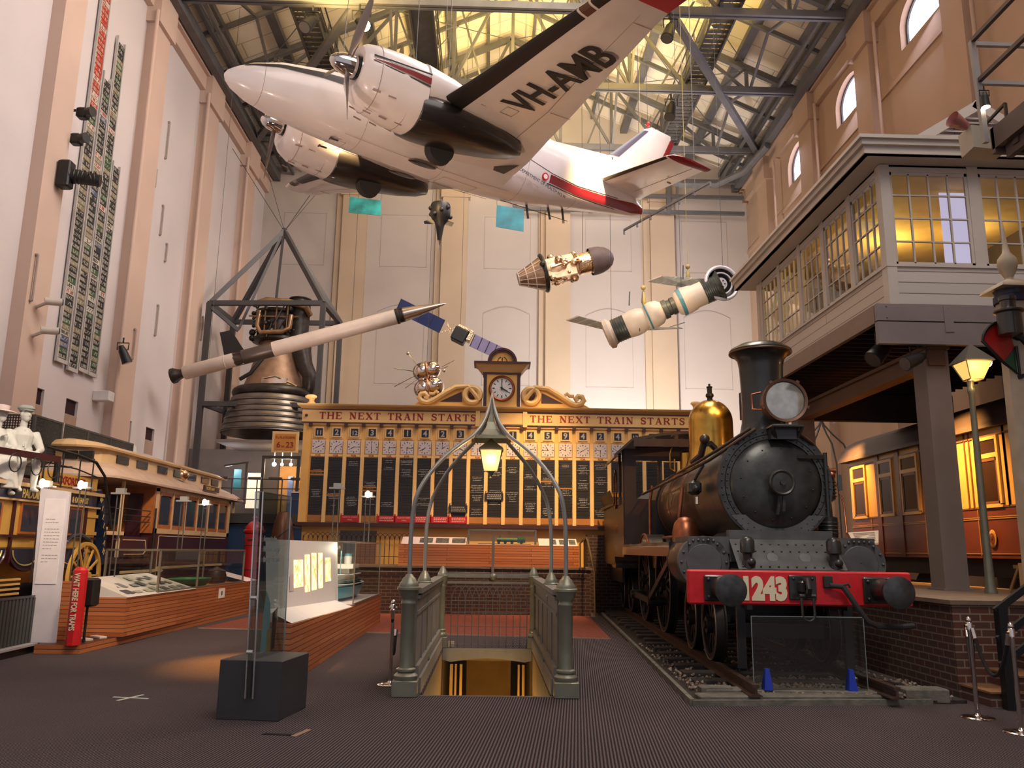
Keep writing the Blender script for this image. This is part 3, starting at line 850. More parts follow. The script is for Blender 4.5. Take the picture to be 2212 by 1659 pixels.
    for k, ang in enumerate((51, 171, 291) if side > 0 else (20, 140, 260)):
        q = MB(PM @ T(-1.72, Y * side, -.13) @ rotm('X', ang))
        rings = []
        for r_, c_, tw, tk in ((.15, .05, 55, .035), (.28, .06, 50, .03), (.45, .085, 42, .018), (.75, .095, 32, .012), (1.0, .08, 25, .009), (1.13, .06, 22, .007), (1.18, .02, 20, .004)):
            ring = []
            for i in range(10):
                a = 2 * PI * i / 10; u, v = math.cos(a) * c_, math.sin(a) * tk
                ring.append((u * math.sin(R(tw)) + v * math.cos(R(tw)), r_, u * math.cos(R(tw)) - v * math.sin(R(tw))))
            rings.append(ring)
        q.loft(rings); bl = q.build('propeller_blade', m_blade, plane)
    # stabiliser
    q = MB(S); HS = [(.1, -8.75, -10.25, .30, .8), (.4, -8.77, -10.2, .33, .8), (2.35, -8.93, -10.05, .47, .8)]
    q.loft([wsec(*a) for a in HS]); sb = q.build('tailplane', m_white, plane)
    q = MB(S); q.loft([wsec(2.35, -8.93, -10.12, .47, .8), wsec(2.45, -8.99, -10.14, .48, .75), wsec(2.52, -9.2, -10.12, .49, .4)]); q.build('tailplane_tip', m_maroon, sb)
    q = MB(S); af = [p for p in AF if p[0] <= .07]
    rg = []
    for y, xl, xt, z, t_ in ((.42, -8.77, -10.2, .33, .8), (2.3, -8.93, -10.05, .467, .8)): rg.append([(xl - (xl - xt) * u + .008, y, z + w2 * (xl - xt) * .9) for u, w2 in af])
    q.loft(rg, True, False, False); q.build('deicing_boot', m_boot, sb)
    q = MB(S); q.tube([(-9.75, .45, .30), (-9.75, 2.3, .44)], .005, n=4); q.cyl((-9.8, 1.5, .32), (-9.9, 1.5, .32), .02); q.build('elevator_hinge', m_seam, sb)
# port underside registration
slope = math.atan(.112)
tm = text_mb('VH-AMB', 0.86, PM @ T(-4.68, 3.22, -.345) @ Matrix(((-.04, 1, 0, 0), (math.cos(slope), .04, 0, 0), (math.sin(slope), .035, -1, 0), (0, 0, 0, 1))), 0.004, 'LEFT', sx=.745, bold=.014)
tm.build('registration', m_black, plane)
# fin and dorsal fillet
def fsec2(z, xl, xt, t_): return [(xl - (xl - xt) * u, w_ * (xl - xt) * t_, z) for u, w_ in AF]
q = MB(PM); q.loft([fsec2(.40, -8.4, -10.4, .7), fsec2(.85, -8.75, -10.65, .7), fsec2(1.1, -9.15, -10.78, .75), fsec2(2.15, -10.22, -11.12, .8), fsec2(2.24, -10.4, -11.1, .5)])
fin = q.build('fin', m_white, plane)
q = MB(PM); q.add([(-6.9, 0, .86), (-8.9, .10, .62), (-8.9, -.10, .62), (-9.3, 0, 1.14), (-9.35, .07, .8), (-9.35, -.07, .8)], [(0, 1, 4, 3), (0, 3, 5, 2), (0, 2, 1)]); q.build('dorsal_fillet', m_white, fin)
q = MB(PM); af = [p for p in AF if p[0] <= .15]
q.loft([[(xl - (xl - xt) * u + .008, w2 * (xl - xt) * .9, z) for u, w2 in af] for z, xl, xt in ((1.15, -9.2, -10.8), (2.1, -10.17, -11.1))], True, False, False); q.build('deicing_boot', m_navy, fin)
q = MB(PM); q.bar((-10.62, 0, .7), (-11.16, 0, 2.1), .06, .14); q.build('rudder_edge', m_maroon, fin)
q = MB(PM); q.cyl((-10.3, 0, 2.22), (-10.3, 0, 2.30), .035); q.sphere((-10.3, 0, 2.32), .045); q.build('beacon', m_red, fin)
tm = text_mb('VH-AMB', 0.26, PM @ T(-9.22, .07, .90) @ Matrix(((-1, 0, 0, 0), (0, 0, 1, 0), (0, 1, 0, 0), (0, 0, 0, 1))), 0.003, 'LEFT'); tm.build('fin_lettering', m_black, fin)
# ports, aerials
q = MB(PM)
for y in (.48, -.43):
    q = MB(PM); q.lathe([(.001, -.012), (.30, -.010), (.32, 0)], 20, T(-4.08, y, -.84 if y > 0 else -.85), squash=.36); q.build('belly_port', m_soot, fus)
q = MB(PM)
q = MB(PM)
for (x, y) in ((-2.2, .25), (-2.2, -.35)): q.box(x - .16, x, y - .012, y + .012, -.87, -.84); q.box(x - .01, x + .01, y - .05, y + .05, -.87, -.84)
q.build('belly_mark', m_soot, fus)
q = MB(PM); q.add([(-5.34, .50, -.50), (-5.9, 1.24, -.455), (-5.95, .42, -.50)], [(0, 1, 2)]); q.build('flap_patch', m_soot, fus)
q = MB(PM)
for x, h in ((-7.0, .30), (-7.6, .26), (-8.0, .32)): q.bar((x, 0, fsec(x)[2]), (x - .1, 0, fsec(x)[2] - h), .02, .05)
q.bar((-6.3, 0, -.84), (-8.2, 0, -.80), .012)
q.build('aerial', m_steel_d, fus)
q = MB(PM)
for (x, y, z) in ((-3.0, 1.9, .3), (-3.0, -1.9, .3), (-4.5, .3, .95), (-9.0, 0, .7)):
    a = PM @ Vector((x, y, z)); q.v += []
    inv = PM.inverted(); b_ = inv @ Vector((a.x * .9, a.y + .4, roofz(a.x) - .4)); q.cyl((x, y, z), b_, .008, n=5)
q.build('suspension_cable', m_steel_d, plane)

# ================================================================ STEAM LOCOMOTIVE ON ITS TRACK
LM = T(3.70, 9.9, 0) @ rotm('Z', -2.8)
m_blk = mat('black_enamel', (0.022, 0.022, 0.021), 0.32, var=0.25, vscale=5, coat=0.2)
m_iron = mat('worn_grey_iron', (0.060, 0.063, 0.060), 0.36, metal=0.55, var=0.3, vscale=6, bump=0.05, bscale=30)
m_iron2 = mat('painted_grey_plate', (0.095, 0.10, 0.098), 0.45, metal=0.2, var=0.25, vscale=5)
m_brownb = mat('brown_black_lagging', (0.050, 0.028, 0.018), 0.35, var=0.3, vscale=4, coat=0.25)
m_brass = mat('polished_brass', (0.62, 0.36, 0.07), 0.25, metal=1.0, var=0.2, vscale=5, bump=0.02, bscale=20)
m_copper = mat('copper_pipe', (0.35, 0.12, 0.06), 0.35, metal=0.9, var=0.2, vscale=8)
m_beamred = mat('signal_red_paint', (0.62, 0.014, 0.020), 0.42, var=0.12, vscale=9, bump=0.08, bscale=25)
m_creamp = mat('cream_lettering', (0.80, 0.72, 0.50), 0.5, var=0.03)
m_bufh = mat('worn_buffer_steel', (0.07, 0.075, 0.072), 0.38, metal=0.6, var=0.35, vscale=10)
m_steel_r = mat('rusty_rail', (0.09, 0.055, 0.04), 0.5, metal=0.5, var=0.3, vscale=12)
loco = thing('steam_locomotive', 'black steam locomotive with brass dome, round headlight and red buffer beam', 'locomotive', LM)
def part(mb, name, m, parent=None, label=None): return mb.build(name, m, parent or loco, label)

q = MB(LM); q.cbox(-1.34, 1.28, 0, .13, 1.01, 1.41, .02); beam = part(q, 'buffer_beam', m_beamred, None, 'red buffer beam')
q = text_mb('1243', .345, LM @ face_front(-.455, -.004, 1.085), .004, 'CENTER', sx=.80, bold=.022); q.build('fleet_number', m_creamp, beam)
for sx in (-1, 1):
    x = .93 * sx - .03
    q = MB(LM); q.cbox(x - .20, x + .20, -.05, 0, 1.05, 1.35, .015)
    for a in (-.15, .15):
        for c_ in (1.10, 1.30): q.sphere((x + a, -.055, c_), .022, 8, 6)
    q.cyl((x, -.05, 1.2), (x, -.32, 1.2), .135, .115, 20); q.cyl((x, -.3, 1.2), (x, -.46, 1.2), .07)
    bf = part(q, 'buffer', m_blk)
    q = MB(LM @ T(x, -.50, 1.2) @ rotm('X', -90)); q.lathe([(.0, .055), (.08, .05), (.15, .03), (.178, 0), (.178, -.025), (.10, -.05), (0, -.05)], 28); q.build('buffer_head', m_bufh, bf)
q = MB(LM); q.cbox(-.165, .155, -.03, 0, 1.08, 1.36, .01); q.cbox(-.07, .06, -.16, -.02, 1.16, 1.30, .02); q.sphere((-.11, -.035, 1.32), .018, 8, 6); q.sphere((.11, -.035, 1.32), .018, 8, 6); q.sphere((.11, -.035, 1.12), .018, 8, 6)
q.tube([(.0, -.1, 1.30), (.0, -.22, 1.31), (.0, -.25, 1.22), (.0, -.2, 1.14), (.0, -.1, 1.16)], .035)
hk = part(q, 'draw_hook', m_blk)
q = MB(LM); q.tube([(-.07, -.16, 1.12)] + [(.0 + .07 * math.cos(a), -.17, .92 + .07 * math.sin(a)) for a in [PI + PI * i / 8 for i in range(9)]] + [(.07, -.16, 1.12)], .016); q.cyl((-.09, -.16, 1.13), (.09, -.16, 1.13), .025)
q.build('coupling_link', m_iron, hk)
q = MB(LM); q.cbox(.24, .34, -.06, 0, 1.22, 1.36, .01); q.cyl((.30, -.06, 1.25), (.44, -.09, 1.24), .03); q.tube([(.44, -.09, 1.24), (.50, -.12, 1.14), (.58, -.14, 1.0), (.68, -.13, .86), (.80, -.1, .80), (1.1, -.02, .79), (1.28, .05, .80)], .032); q.tube([(.42, -.09, 1.25), (.50, -.1, 1.27), (.52, -.1, 1.23)], .014)
part(q, 'brake_hose', m_rubber)
# front plating
q = MB(LM); q.add([(-.66, .30, 1.41), (.66, .30, 1.41), (.66, .78, 1.80), (-.66, .78, 1.80)], [(0, 1, 2, 3)]); q.box(-.66, .66, .30, .80, 1.38, 1.42); q.box(-.66, .66, .76, .9, 1.5, 1.9)
for i in range(12):
    x = -.60 + i * .109
    for (yy, zz) in ((.34, 1.45), (.57, 1.635), (.68, 1.72)): q.sphere((x, yy - .004, zz + .004), .013, 8, 5)
for x in (-.20, .20): q.lathe([(0, .012), (.07, .012), (.075, 0)], 16, LM.inverted() @ LM @ T(x, .48, 1.555) @ rotm('X', 50))
part(q, 'saddle_plate', m_iron2)
# smokebox
SB = LM @ T(0, .9, 2.5) @ rotm('X', -90)           # local z -> +y ; local y -> -z
q = MB(SB); q.lathe([(.60, -.03), (.655, -.03), (.66, -.015), (.665, -.03), (.745, -.03), (.755, .0), (.755, .05), (.735, .06), (.735, 1.75), (.70, 1.76)], 56)
for n_, r_ in ((44, .635), (48, .705)):
    for i in range(n_):
        a = 2 * PI * (i + .5) / n_; q.sphere((r_ * math.cos(a), r_ * math.sin(a), -.033), .013, 7, 5)
q.m = 0
smo = part(q, 'smokebox', m_iron)
q = MB(SB); q.lathe([(0, -.145), (.15, -.142), (.30, -.128), (.42, -.105), (.53, -.065), (.59, -.03), (.60, .0)], 56)
for i in range(12):
    a = 2 * PI * (i + .3) / 12; q.sphere((.47 * math.cos(a), .47 * math.sin(a), -.088), .012, 7, 5)
dr = part(q, 'smokebox_door', m_iron)
q = MB(SB); q.lathe([(0, -.34), (.14, -.335), (.165, -.325), (.17, -.30), (.165, -.28), (.06, -.27), (.06, -.12)], 32); q.lathe([(.13, -.342), (.15, -.350), (.165, -.335)], 32); q.cyl((0, 0, -.38), (0, 0, -.33), .035); q.build('door_boss', m_iron, dr)
q = MB(SB); q.bar((-.02, .17, -.25), (-.05, .40, -.22), .035, .03, up=(0, 0, 1)); q.bar((.03, .17, -.27), (.02, .36, -.25), .035, .03, up=(0, 0, 1)); q.build('door_handle', m_iron, dr)
q = MB(SB); q.bar((.28, -.36, -.13), (.66, -.36, -.05), .05, .02, up=(0, 0, 1)); q.cyl((.66, -.42, -.05), (.66, .42, -.05), .028); q.build('door_hinge', m_blk, dr)
q = MB(SB)
q.bar((-.05, .62, -.02), (-.06, .73, -.06), .04, .04, up=(0, 0, 1)); q.build('door_dog', m_blk, dr)
# saddle flare under the smokebox
q = MB(LM)
rings = []
for z in (1.42, 1.6, 1.75, 1.9, 2.1):
    t = (z - 1.42) / .68
    w_ = .60 + .10 * (1 - t) ** 2 if z < 1.9 else math.sqrt(max(.01, .735 ** 2 - (2.5 - z) ** 2)) * .98
    rings.append([(-w_, .86, z), (w_, .86, z), (w_, 2.5, z), (-w_, 2.5, z)])
q.loft(rings, False); part(q, 'smokebox_saddle', m_iron2)
for sx in (-1, 1):
    q = MB(LM); x = sx * .53
    q.lathe([(.05, -.10), (.06, 0), (.09, .02), (.09, .16), (.06, .2), (.0, .22)], 14, T(x, .38, 1.60)); q.cyl((x, .38, 1.42), (x, .38, 1.52), .07); q.sphere((x + .03, .34, 1.5), .06, 10, 8)
    part(q, 'snifting_valve', m_blk)
# cylinders
for sx in (-1, 1):
    x = sx * .99
    q = MB(LM @ T(x, .78, 1.49) @ rotm('X', -90)); q.lathe([(0, -.03), (.22, -.03), (.23, -.02), (.325, -.02), (.33, 0), (.33, .06)], 36)
    for i in range(14):
        a = 2 * PI * i / 14; q.sphere((.285 * math.cos(a), .285 * math.sin(a), -.025), .019, 8, 6)
    cy = part(q, 'steam_cylinder', m_iron2)
    q = MB(LM @ T(x, .78, 1.49) @ rotm('X', -90)); q.lathe([(.31, .05), (.315, .06), (.315, .95), (.2, .96)], 30); q.torus(.317, .008, T(0, 0, .1)); q.torus(.317, .008, T(0, 0, .9)); q.build('cylinder_lagging', m_brownb, cy)
    q = MB(LM); a, b_ = (x - .20, x + .34) if sx < 0 else (x - .34, x + .20)
    q.box(a, b_, .76, 1.7, 1.60, 1.815)
    for i in range(3): q.sphere((x - sx * .0 + (i - 1) * .13 * 1, .755, 1.76), .02, 8, 6)
    q.build('valve_chest', m_iron2, cy)
    q = MB(LM); q.lathe([(0, .22), (.09, .20), (.16, .12), (.19, 0), (.19, -.15)], 18, T(x - sx * .02, 2.1, 1.90), squash=1); q.build('copper_cover', m_copper, cy)
# chimney
CX0 = .07
q = MB(LM @ T(CX0, 1.55, 0)); q.lathe([(.62, 2.95), (.50, 3.08), (.40, 3.18), (.325, 3.28), (.295, 3.42), (.285, 3.7), (.295, 4.0), (.305, 4.22), (.325, 4.32), (.38, 4.40), (.43, 4.43), (.435, 4.46), (.41, 4.49), (.33, 4.53), (.30, 4.55), (.26, 4.55), (.25, 4.45), (.24, 4.0)], 40)
ch = part(q, 'chimney', m_blk)
q = MB(LM @ T(CX0, 1.55, 0)); q.torus(.425, .018, T(0, 0, 4.43), 40); q.build('chimney_rim', mat('bronze_edge', (.16, .09, .05), .3, metal=.8), ch)
# headlight
HX, HZ = .13, 3.59
q = MB(LM @ T(HX, .68, HZ) @ rotm('X', -90)); q.lathe([(.255, .0), (.29, -.01), (.295, .03), (.285, .06), (.275, .07), (.27, .25), (.22, .33), (.0, .35)], 36)
for i in range(5):
    a = 2 * PI * i / 5 + .3; q.box(.28, .32, -.02, .02, 0, .05, rotm('Z', math.degrees(a)))
hl = part(q, 'headlight', mat('brown_lamp_body', (.14, .07, .045), .35, metal=.5, var=.15))
m_lens = mat('headlight_glass', (.50, .50, .44), .12, metal=.75, var=.25, vscale=6)
q = MB(LM @ T(HX, .68, HZ) @ rotm('X', -90)); q.lathe([(0, .0), (.1, .002), (.2, .008), (.258, .02)], 36); q.build('headlight_lens', m_lens, hl, 'silvery round lens')
q = MB(LM); q.tube([(HX - .29, .75, HZ - .12), (HX - .40, .82, HZ - .1), (HX - .40, .82, HZ + .1), (HX - .29, .78, HZ + .12)], .014); q.build('lamp_bracket', m_copper, hl)
q = MB(LM); q.cbox(HX - .22, HX + .2, .60, 1.05, 3.22, 3.26, .01); q.bar((HX - .2, .62, 3.22), (HX - .12, .75, 3.08), .03); q.bar((HX + .18, .62, 3.22), (HX + .14, .75, 3.08), .03); q.cyl((HX, .78, 3.25), (HX, .78, 3.32), .05); q.box(HX - .2, HX + .16, .72, 1.0, 3.08, 3.23); q.build('lamp_shelf', m_blk, hl)
# boiler, firebox
BM = LM @ T(0, 2.6, 2.5) @ rotm('X', -90)
q = MB(BM); q.lathe([(.68, 0), (.69, .02), (.69, 3.9), (.6, 3.9)], 48); bo = part(q, 'boiler', m_brownb)
for d in (.05, 1.3, 2.6, 3.85):
    q = MB(BM); q.torus(.692, .009, T(0, 0, d), 48, 6); q.build('boiler_band', m_copper, bo)
q = MB(LM); q.prism([(-.74, 1.3), (.74, 1.3), (.74, 2.5)] + [(.74 * math.cos(PI * i / 14), 2.5 + .74 * math.sin(PI * i / 14)) for i in range(1, 14)] + [(-.74, 2.5)], 0, 1.1, T(0, 7.6, 0) @ rotm('X', 90)); part(q, 'firebox', m_blk)
# brass dome with valve
q = MB(LM @ T(.06, 4.9, 0)); q.lathe([(.52, 3.05), (.46, 3.16), (.415, 3.3), (.40, 3.5), (.395, 3.95)] + [(.395 * math.cos(a), 3.95 + .41 * math.sin(a)) for a in [PI / 2 * i / 10 for i in range(1, 11)]], 44)
dm = part(q, 'steam_dome', m_brass, None, 'gleaming brass dome')
q = MB(LM @ T(.06, 4.9, 0)); q.lathe([(.08, 4.34), (.05, 4.37), (.05, 4.40), (.075, 4.43), (.07, 4.47), (.045, 4.49), (.045, 4.58), (.055, 4.59), (.055, 4.61), (.02, 4.62), (.02, 4.66), (0, 4.66)], 16); q.build('safety_valve', mat('dark_valve', (.04, .04, .025), .3, metal=.6), dm)
# handrail and steam pipes sweeping from chimney to cab
for sx in (-1, 1):
    q = MB(LM)
    q.tube([(sx * .25, .80, 3.22), (sx * .5, .85, 3.05), (sx * .78, 1.2, 2.85), (sx * .86, 2.2, 2.80), (sx * .86, 4.5, 2.80), (sx * .86, 7.4, 2.80)], .024); part(q, 'handrail', m_brownb)
q = MB(LM); q.tube([(-.30, .85, 3.24), (-.62, 1.05, 3.02), (-.86, 1.6, 2.86), (-.90, 3.0, 2.84)], .022); q.tube([(-.70, 1.9, 3.18), (-.74, 1.95, 3.0), (-.84, 2.1, 2.9)], .05); q.sphere((-.70, 1.85, 3.22), .075, 12, 8); q.tube([(-.70, 1.9, 3.15), (-.58, 2.1, 3.2), (-.45, 2.3, 3.14)], .045)
part(q, 'lubricator_pipe', m_brownb)
q = MB(LM); q.tube([(-.72, 3.6, 2.66), (-.80, 3.5, 2.2), (-.80, 3.55, 1.95), (-.82, 4.0, 1.86), (-.82, 6.2, 1.86)], .03); q.tube([(-.80, 6.4, 2.9), (-.86, 6.4, 2.6), (-.88, 6.3, 1.9)], .028); part(q, 'copper_feed_pipe', m_copper)
q = MB(LM); q.cbox(-.96, -.78, 1.75, 1.95, 2.42, 2.62, .04); q.sphere((-.87, 1.74, 2.5), .055); q.bar((-.87, 1.8, 2.63), (-.72, 1.9, 2.85), .03); part(q, 'clack_valve', m_iron)
q = MB(LM); q.box(-.885, -.855, 1.7, 1.72, 2.28, 2.38); part(q, 'paper_tag', mat('paper', (.8, .78, .7), .8))
# air pump at the right side
q = MB(LM @ T(1.02, 1.9, 0)); q.lathe([(0, 1.82), (.12, 1.82), (.13, 1.86), (.13, 2.12), (.07, 2.14), (.06, 2.34), (.1, 2.36), (.125, 2.38), (.125, 2.68), (.14, 2.69), (.14, 2.73), (.06, 2.76), (.05, 2.86), (0, 2.87)], 18)
for zz in (2.42, 2.47, 2.52, 2.57, 2.62, 1.9, 1.95, 2.0, 2.05): q.torus(.13, .01, T(0, 0, zz), 18, 5)
pm = part(q, 'air_pump', m_blk)
q = MB(LM); q.tube([(1.02, 1.9, 2.85), (1.0, 1.85, 2.97), (.85, 1.8, 3.0), (.8, 1.8, 2.9)], .02); q.tube([(1.13, 1.8, 2.6), (1.2, 1.75, 2.3), (1.16, 1.6, 1.9), (1.05, 1.1, 1.75), (1.0, .75, 1.5)], .012); q.cyl((.9, 1.85, 2.8), (1.15, 1.85, 2.78), .035); q.sphere((.86, 1.82, 2.86), .05); q.sphere((1.08, 1.8, 2.72), .045); q.build('pump_pipes', m_copper, pm)
q = MB(LM); q.box(1.14, 1.20, 1.76, 1.78, 2.5, 2.72); q.build('gauge_frame', m_iron2, pm)
# running boards, splashers, frames
for sx in (-1, 1):
    q = MB(LM); a, b_ = sorted((sx * .72, sx * 1.28)); q.box(a, b_, 1.7, 7.6, 1.70, 1.75); q.box(*sorted((sx * 1.24, sx * 1.28)), 1.7, 7.6, 1.55, 1.75); part(q, 'running_board', m_blk)
    for d in (5.4, 7.9):
        q = MB(LM @ T(sx * .98, d, .95) @ rotm('Y', 90)); rr = [(.95, -.18), (.98, -.18), (.98, .18), (.95, .18)]
        q.lathe(rr, 24, None, True, -PI / 2 - R(8) + PI / 2 + PI / 2 + R(8) - PI / 2, PI + 0.0 if False else PI * 1.0)if False else None
        n = 20
        q = MB(LM); out = [(d + .98 * math.cos(PI * i / n), .98 + .95 * math.sin(PI * i / n)) for i in range(n + 1)]
        out = [p for p in out if p[1] > 1.72]
        xa, xb = sorted((sx * .78, sx * 1.12)); vs = []
        for y_, z_ in out: vs += [(xa, y_, z_), (xb, y_, z_)]
        q.add(vs, [(2 * i, 2 * i + 1, 2 * i + 3, 2 * i + 2) for i in range(len(out) - 1)], True)
        q.add([(sx * 1.12, y_, z_) for y_, z_ in out], [tuple(range(len(out)))])
        sp = part(q, 'splasher', m_blk)
        q = MB(LM); q.tube([(sx * 1.12, y_, z_) for y_, z_ in out], .022); q.build('splasher_rim', m_copper, sp)
    q = MB(LM); a, b_ = sorted((sx * .56, sx * .62)); q.box(a, b_, .14, 9.0, .95, 1.42); part(q, 'frame_plate', m_blk)
for x in (-.66, .62):
    q = MB(LM); q.box(x - .05, x + .05, .3, .36, .26, 1.02); part(q, 'guard_iron', m_blk)
WHM = [mat('dark_wheel', (.028, .024, .021), .45, metal=.3, var=.3), mat('tyre_edge', (.30, .25, .21), .35, metal=.6)]
def wheel(x, d, r, name='wheel', crank=0, n=40):
    q = MB(LM @ T(x, d, r + .2) @ rotm('Y', 90))
    q.lathe([(r - .09, -.06), (r - .01, -.06), (r, -.05), (r, .05), (r + .03, .06), (r + .03, .08), (r - .09, .07), (r - .09, -.06)], n)
    ns = 14 if r > .6 else 10
    for i in range(ns):
        a = 2 * PI * i / ns; q.bar((.08 * math.cos(a), .08 * math.sin(a), 0), ((r - .08) * math.cos(a), (r - .08) * math.sin(a), 0), .055, .035, up=(0, 0, 1))
    q.cyl((0, 0, -.1), (0, 0, .1), .11); q.cyl((0, 0, -.13), (0, 0, .13), .05)
    q.m = 1; q.torus(r - .012, .010, T(0, 0, -.06), n, 5); q.torus(r - .012, .010, T(0, 0, .075), n, 5); q.m = 0
    if crank: q.cyl((.3, 0, -.16), (.3, 0, .02), .07)
    return q
for d in (1.5, 2.8):
    for sx in (-1, 1):
        q = wheel(sx * .74, d, .46); part(q, 'bogie_wheel', WHM) if sx < 0 else None
        if sx > 0:
            q = MB(LM @ T(sx * .74, d, .66) @ rotm('Y', -90)); q.M = LM @ T(sx * .74, d, .66) @ rotm('Y', -90)
            w2 = wheel(-.0, 0, .46); inv = (LM @ T(0, 0, .66) @ rotm('Y', 90)).inverted()
            q.v = [LM @ T(sx * .74, d, .66) @ rotm('Y', -90) @ (inv @ p) for p in w2.v]; q.f, q.mi, q.sm = w2.f, w2.mi, w2.sm
            part(q, 'bogie_wheel', WHM)
    q = MB(LM); q.cyl((-.8, d, .66), (.8, d, .66), .07); q.box(-.68, -.6, d - .15, d + .15, .5, .85); q.box(.6, .68, d - .15, d + .15, .5, .85); part(q, 'bogie_axle', m_blk)
q = MB(LM); q.box(-.66, -.58, 1.2, 3.1, .72, .82); q.box(.58, .66, 1.2, 3.1, .72, .82); q.box(-.6, .6, 2.0, 2.4, .6, 1.0); q.box(-.55, .55, 1.0, 1.1, .55, .72); part(q, 'bogie_frame', m_blk)
for d in (5.4, 7.9):
    for sx in (-1, 1):
        w2 = wheel(0, 0, .84, crank=1); inv = (LM @ T(0, 0, 1.04) @ rotm('Y', 90)).inverted()
        q = MB(); Mw = LM @ T(sx * .74, d, 1.04) @ rotm('Y', 90 * (-sx)); q.v = [Mw @ (inv @ p) for p in w2.v]; q.f, q.mi, q.sm = w2.f, w2.mi, w2.sm
        part(q, 'driving_wheel', WHM)
    q = MB(LM); q.cyl((-.8, d, 1.04), (.8, d, 1.04), .09); part(q, 'driving_axle', m_blk)
for sx in (-1, 1):
    q = MB(LM); q.bar((sx * 1.0, 5.4, .74), (sx * 1.0, 7.9, .74), .05, .11); q.bar((sx * .99, 1.7, 1.49), (sx * 1.0, 3.2, 1.49), .04, .04); q.bar((sx * 1.06, 3.1, 1.45), (sx * 1.04, 5.4, .78), .05, .1); q.cyl((sx * 1.08, 5.4, .74), (sx * .85, 5.4, .74), .09); q.cyl((sx * 1.08, 7.9, .74), (sx * .85, 7.9, .74), .09)
    part(q, 'connecting_rod', m_iron)
    q = MB(LM); q.bar((sx * .95, 2.0, 1.62), (sx * .95, 3.6, 1.62), .06, .05); q.bar((sx * .95, 2.0, 1.36), (sx * .95, 3.6, 1.36), .06, .05); q.box(*sorted((sx * .9, sx * 1.05)), 3.0, 3.3, 1.38, 1.60); part(q, 'slide_bars', m_iron)
# cab
q = MB(LM)
n = 12
arc = [(-1.5 + 3.0 * i / n, 3.68 + .30 * math.sin(PI * i / n)) for i in range(n + 1)]
arc = [(-1.5, 3.52), (-1.12, 3.86)] + [(-1.0 + 2.0 * i / 8, 3.88 + .13 * math.sin(PI * i / 8)) for i in range(9)] + [(1.12, 3.86), (1.5, 3.52)]
vs = []
for x, z in arc: vs += [(x, 6.9, z), (x, 9.6, z), (x, 6.9, z + .06), (x, 9.6, z + .06)]
fs = []
for i in range(len(arc) - 1):
    a = i * 4; fs += [(a, a + 4, a + 5, a + 1), (a + 2, a + 3, a + 7, a + 6), (a, a + 2, a + 6, a + 4), (a + 1, a + 5, a + 7, a + 3)]
q.add(vs, fs); q.add(vs, [(0, 1, 3, 2)]); q.box(-1.1, 1.1, 6.86, 6.92, 3.74, 3.90)
cab = part(q, 'cab_roof', m_brownb)
m_green_d = mat('dark_livery', (.055, .030, .020), .4, var=.2, vscale=4)
for sx in (-1, 1):
    q = MB(LM); a, b_ = sorted((sx * 1.22, sx * 1.27))
    q.box(a, b_, 7.4, 9.3, 1.5, 2.6); q.box(a, b_, 7.4, 7.62, 2.6, 3.75); q.box(a, b_, 8.2, 8.32, 2.6, 3.75)
    part(q, 'cab_side', m_green_d)
q = MB(LM); F0 = 7.36
q.box(-1.25, -1.0, F0, F0 + .05, 1.7, 3.75); q.box(1.0, 1.25, F0, F0 + .05, 1.7, 3.75); q.box(-1.0, 1.0, F0, F0 + .05, 1.7, 2.7); q.box(-1, 1, F0, F0 + .05, 3.5, 3.8); q.box(-.55, -.45, F0, F0 + .05, 2.7, 3.5); q.box(.45, .55, F0, F0 + .05, 2.7, 3.5)
part(q, 'cab_front', m_green_d)
q = MB(LM); q.ring(circle(.28, 20, 0, 0, 1.6), circle(.25, 20, 0, 0, 1.6), 0, .03, T(-1.28, 8.8, 3.0) @ rotm('Z', -90) @ rotm('X', 90)); part(q, 'cab_window_rim', m_copper)
tm = text_mb('12 43', .28, LM @ T(-1.275, 8.9, 2.0) @ rotm('Z', -90) @ rotm('X', 90), .003, bold=.004); part(tm, 'cab_number', m_brass)
q = MB(LM); q.lathe([(.14, 3.2), (.14, 3.62), (.08, 3.66)], 14, T(.0, 7.0, 0)); q.cyl((-.25, 7.0, 3.24), (-.25, 7.0, 3.5), .02); q.tube([(-.25, 7.0, 3.24), (-.34, 7, 3.3), (-.34, 7, 3.6), (-.3, 7, 3.75)], .02); q.cyl((-.2, 6.95, 3.2), (.2, 6.95, 3.2), .05); part(q, 'whistle_valves', m_brass)
# tender
q = MB(LM)
for sx in (-1, 1):
    a, b_ = sorted((sx * 1.17, sx * 1.22)); q.box(a, b_, 9.8, 12.6, 1.35, 2.72)
    q.bar((sx * 1.2, 9.8, 2.72), (sx * 1.28, 12.6, 2.72), .08, .06)
    q.add([(sx * 1.2, 9.8, 2.7), (sx * 1.32, 9.8, 3.05), (sx * 1.32, 12.6, 3.05), (sx * 1.2, 12.6, 2.7)], [(0, 1, 2, 3), (3, 2, 1, 0)])
q.box(-1.2, 1.2, 9.8, 9.85, 1.35, 2.7); q.box(-1.2, 1.2, 12.5, 12.6, 1.35, 3.0); q.box(-1.2, 1.2, 9.8, 12.6, 1.3, 1.4); q.box(-1.15, 1.15, 9.9, 12.5, 2.3, 2.5)
part(q, 'tender_tank', m_green_d)
for sx in (-1, 1):
    q = MB(LM); q.box(*sorted((sx * 1.0, sx * 1.06)), 9.7, 12.7, .9, 1.35); q.box(*sorted((sx * .8, sx * 1.28)), 9.0, 9.8, 1.25, 1.32); part(q, 'tender_frame', m_blk)
for d in (10.3, 12.0):
    for sx in (-1, 1): part(wheel(sx * .74, d, .46, n=24), 'tender_wheel', WHM)
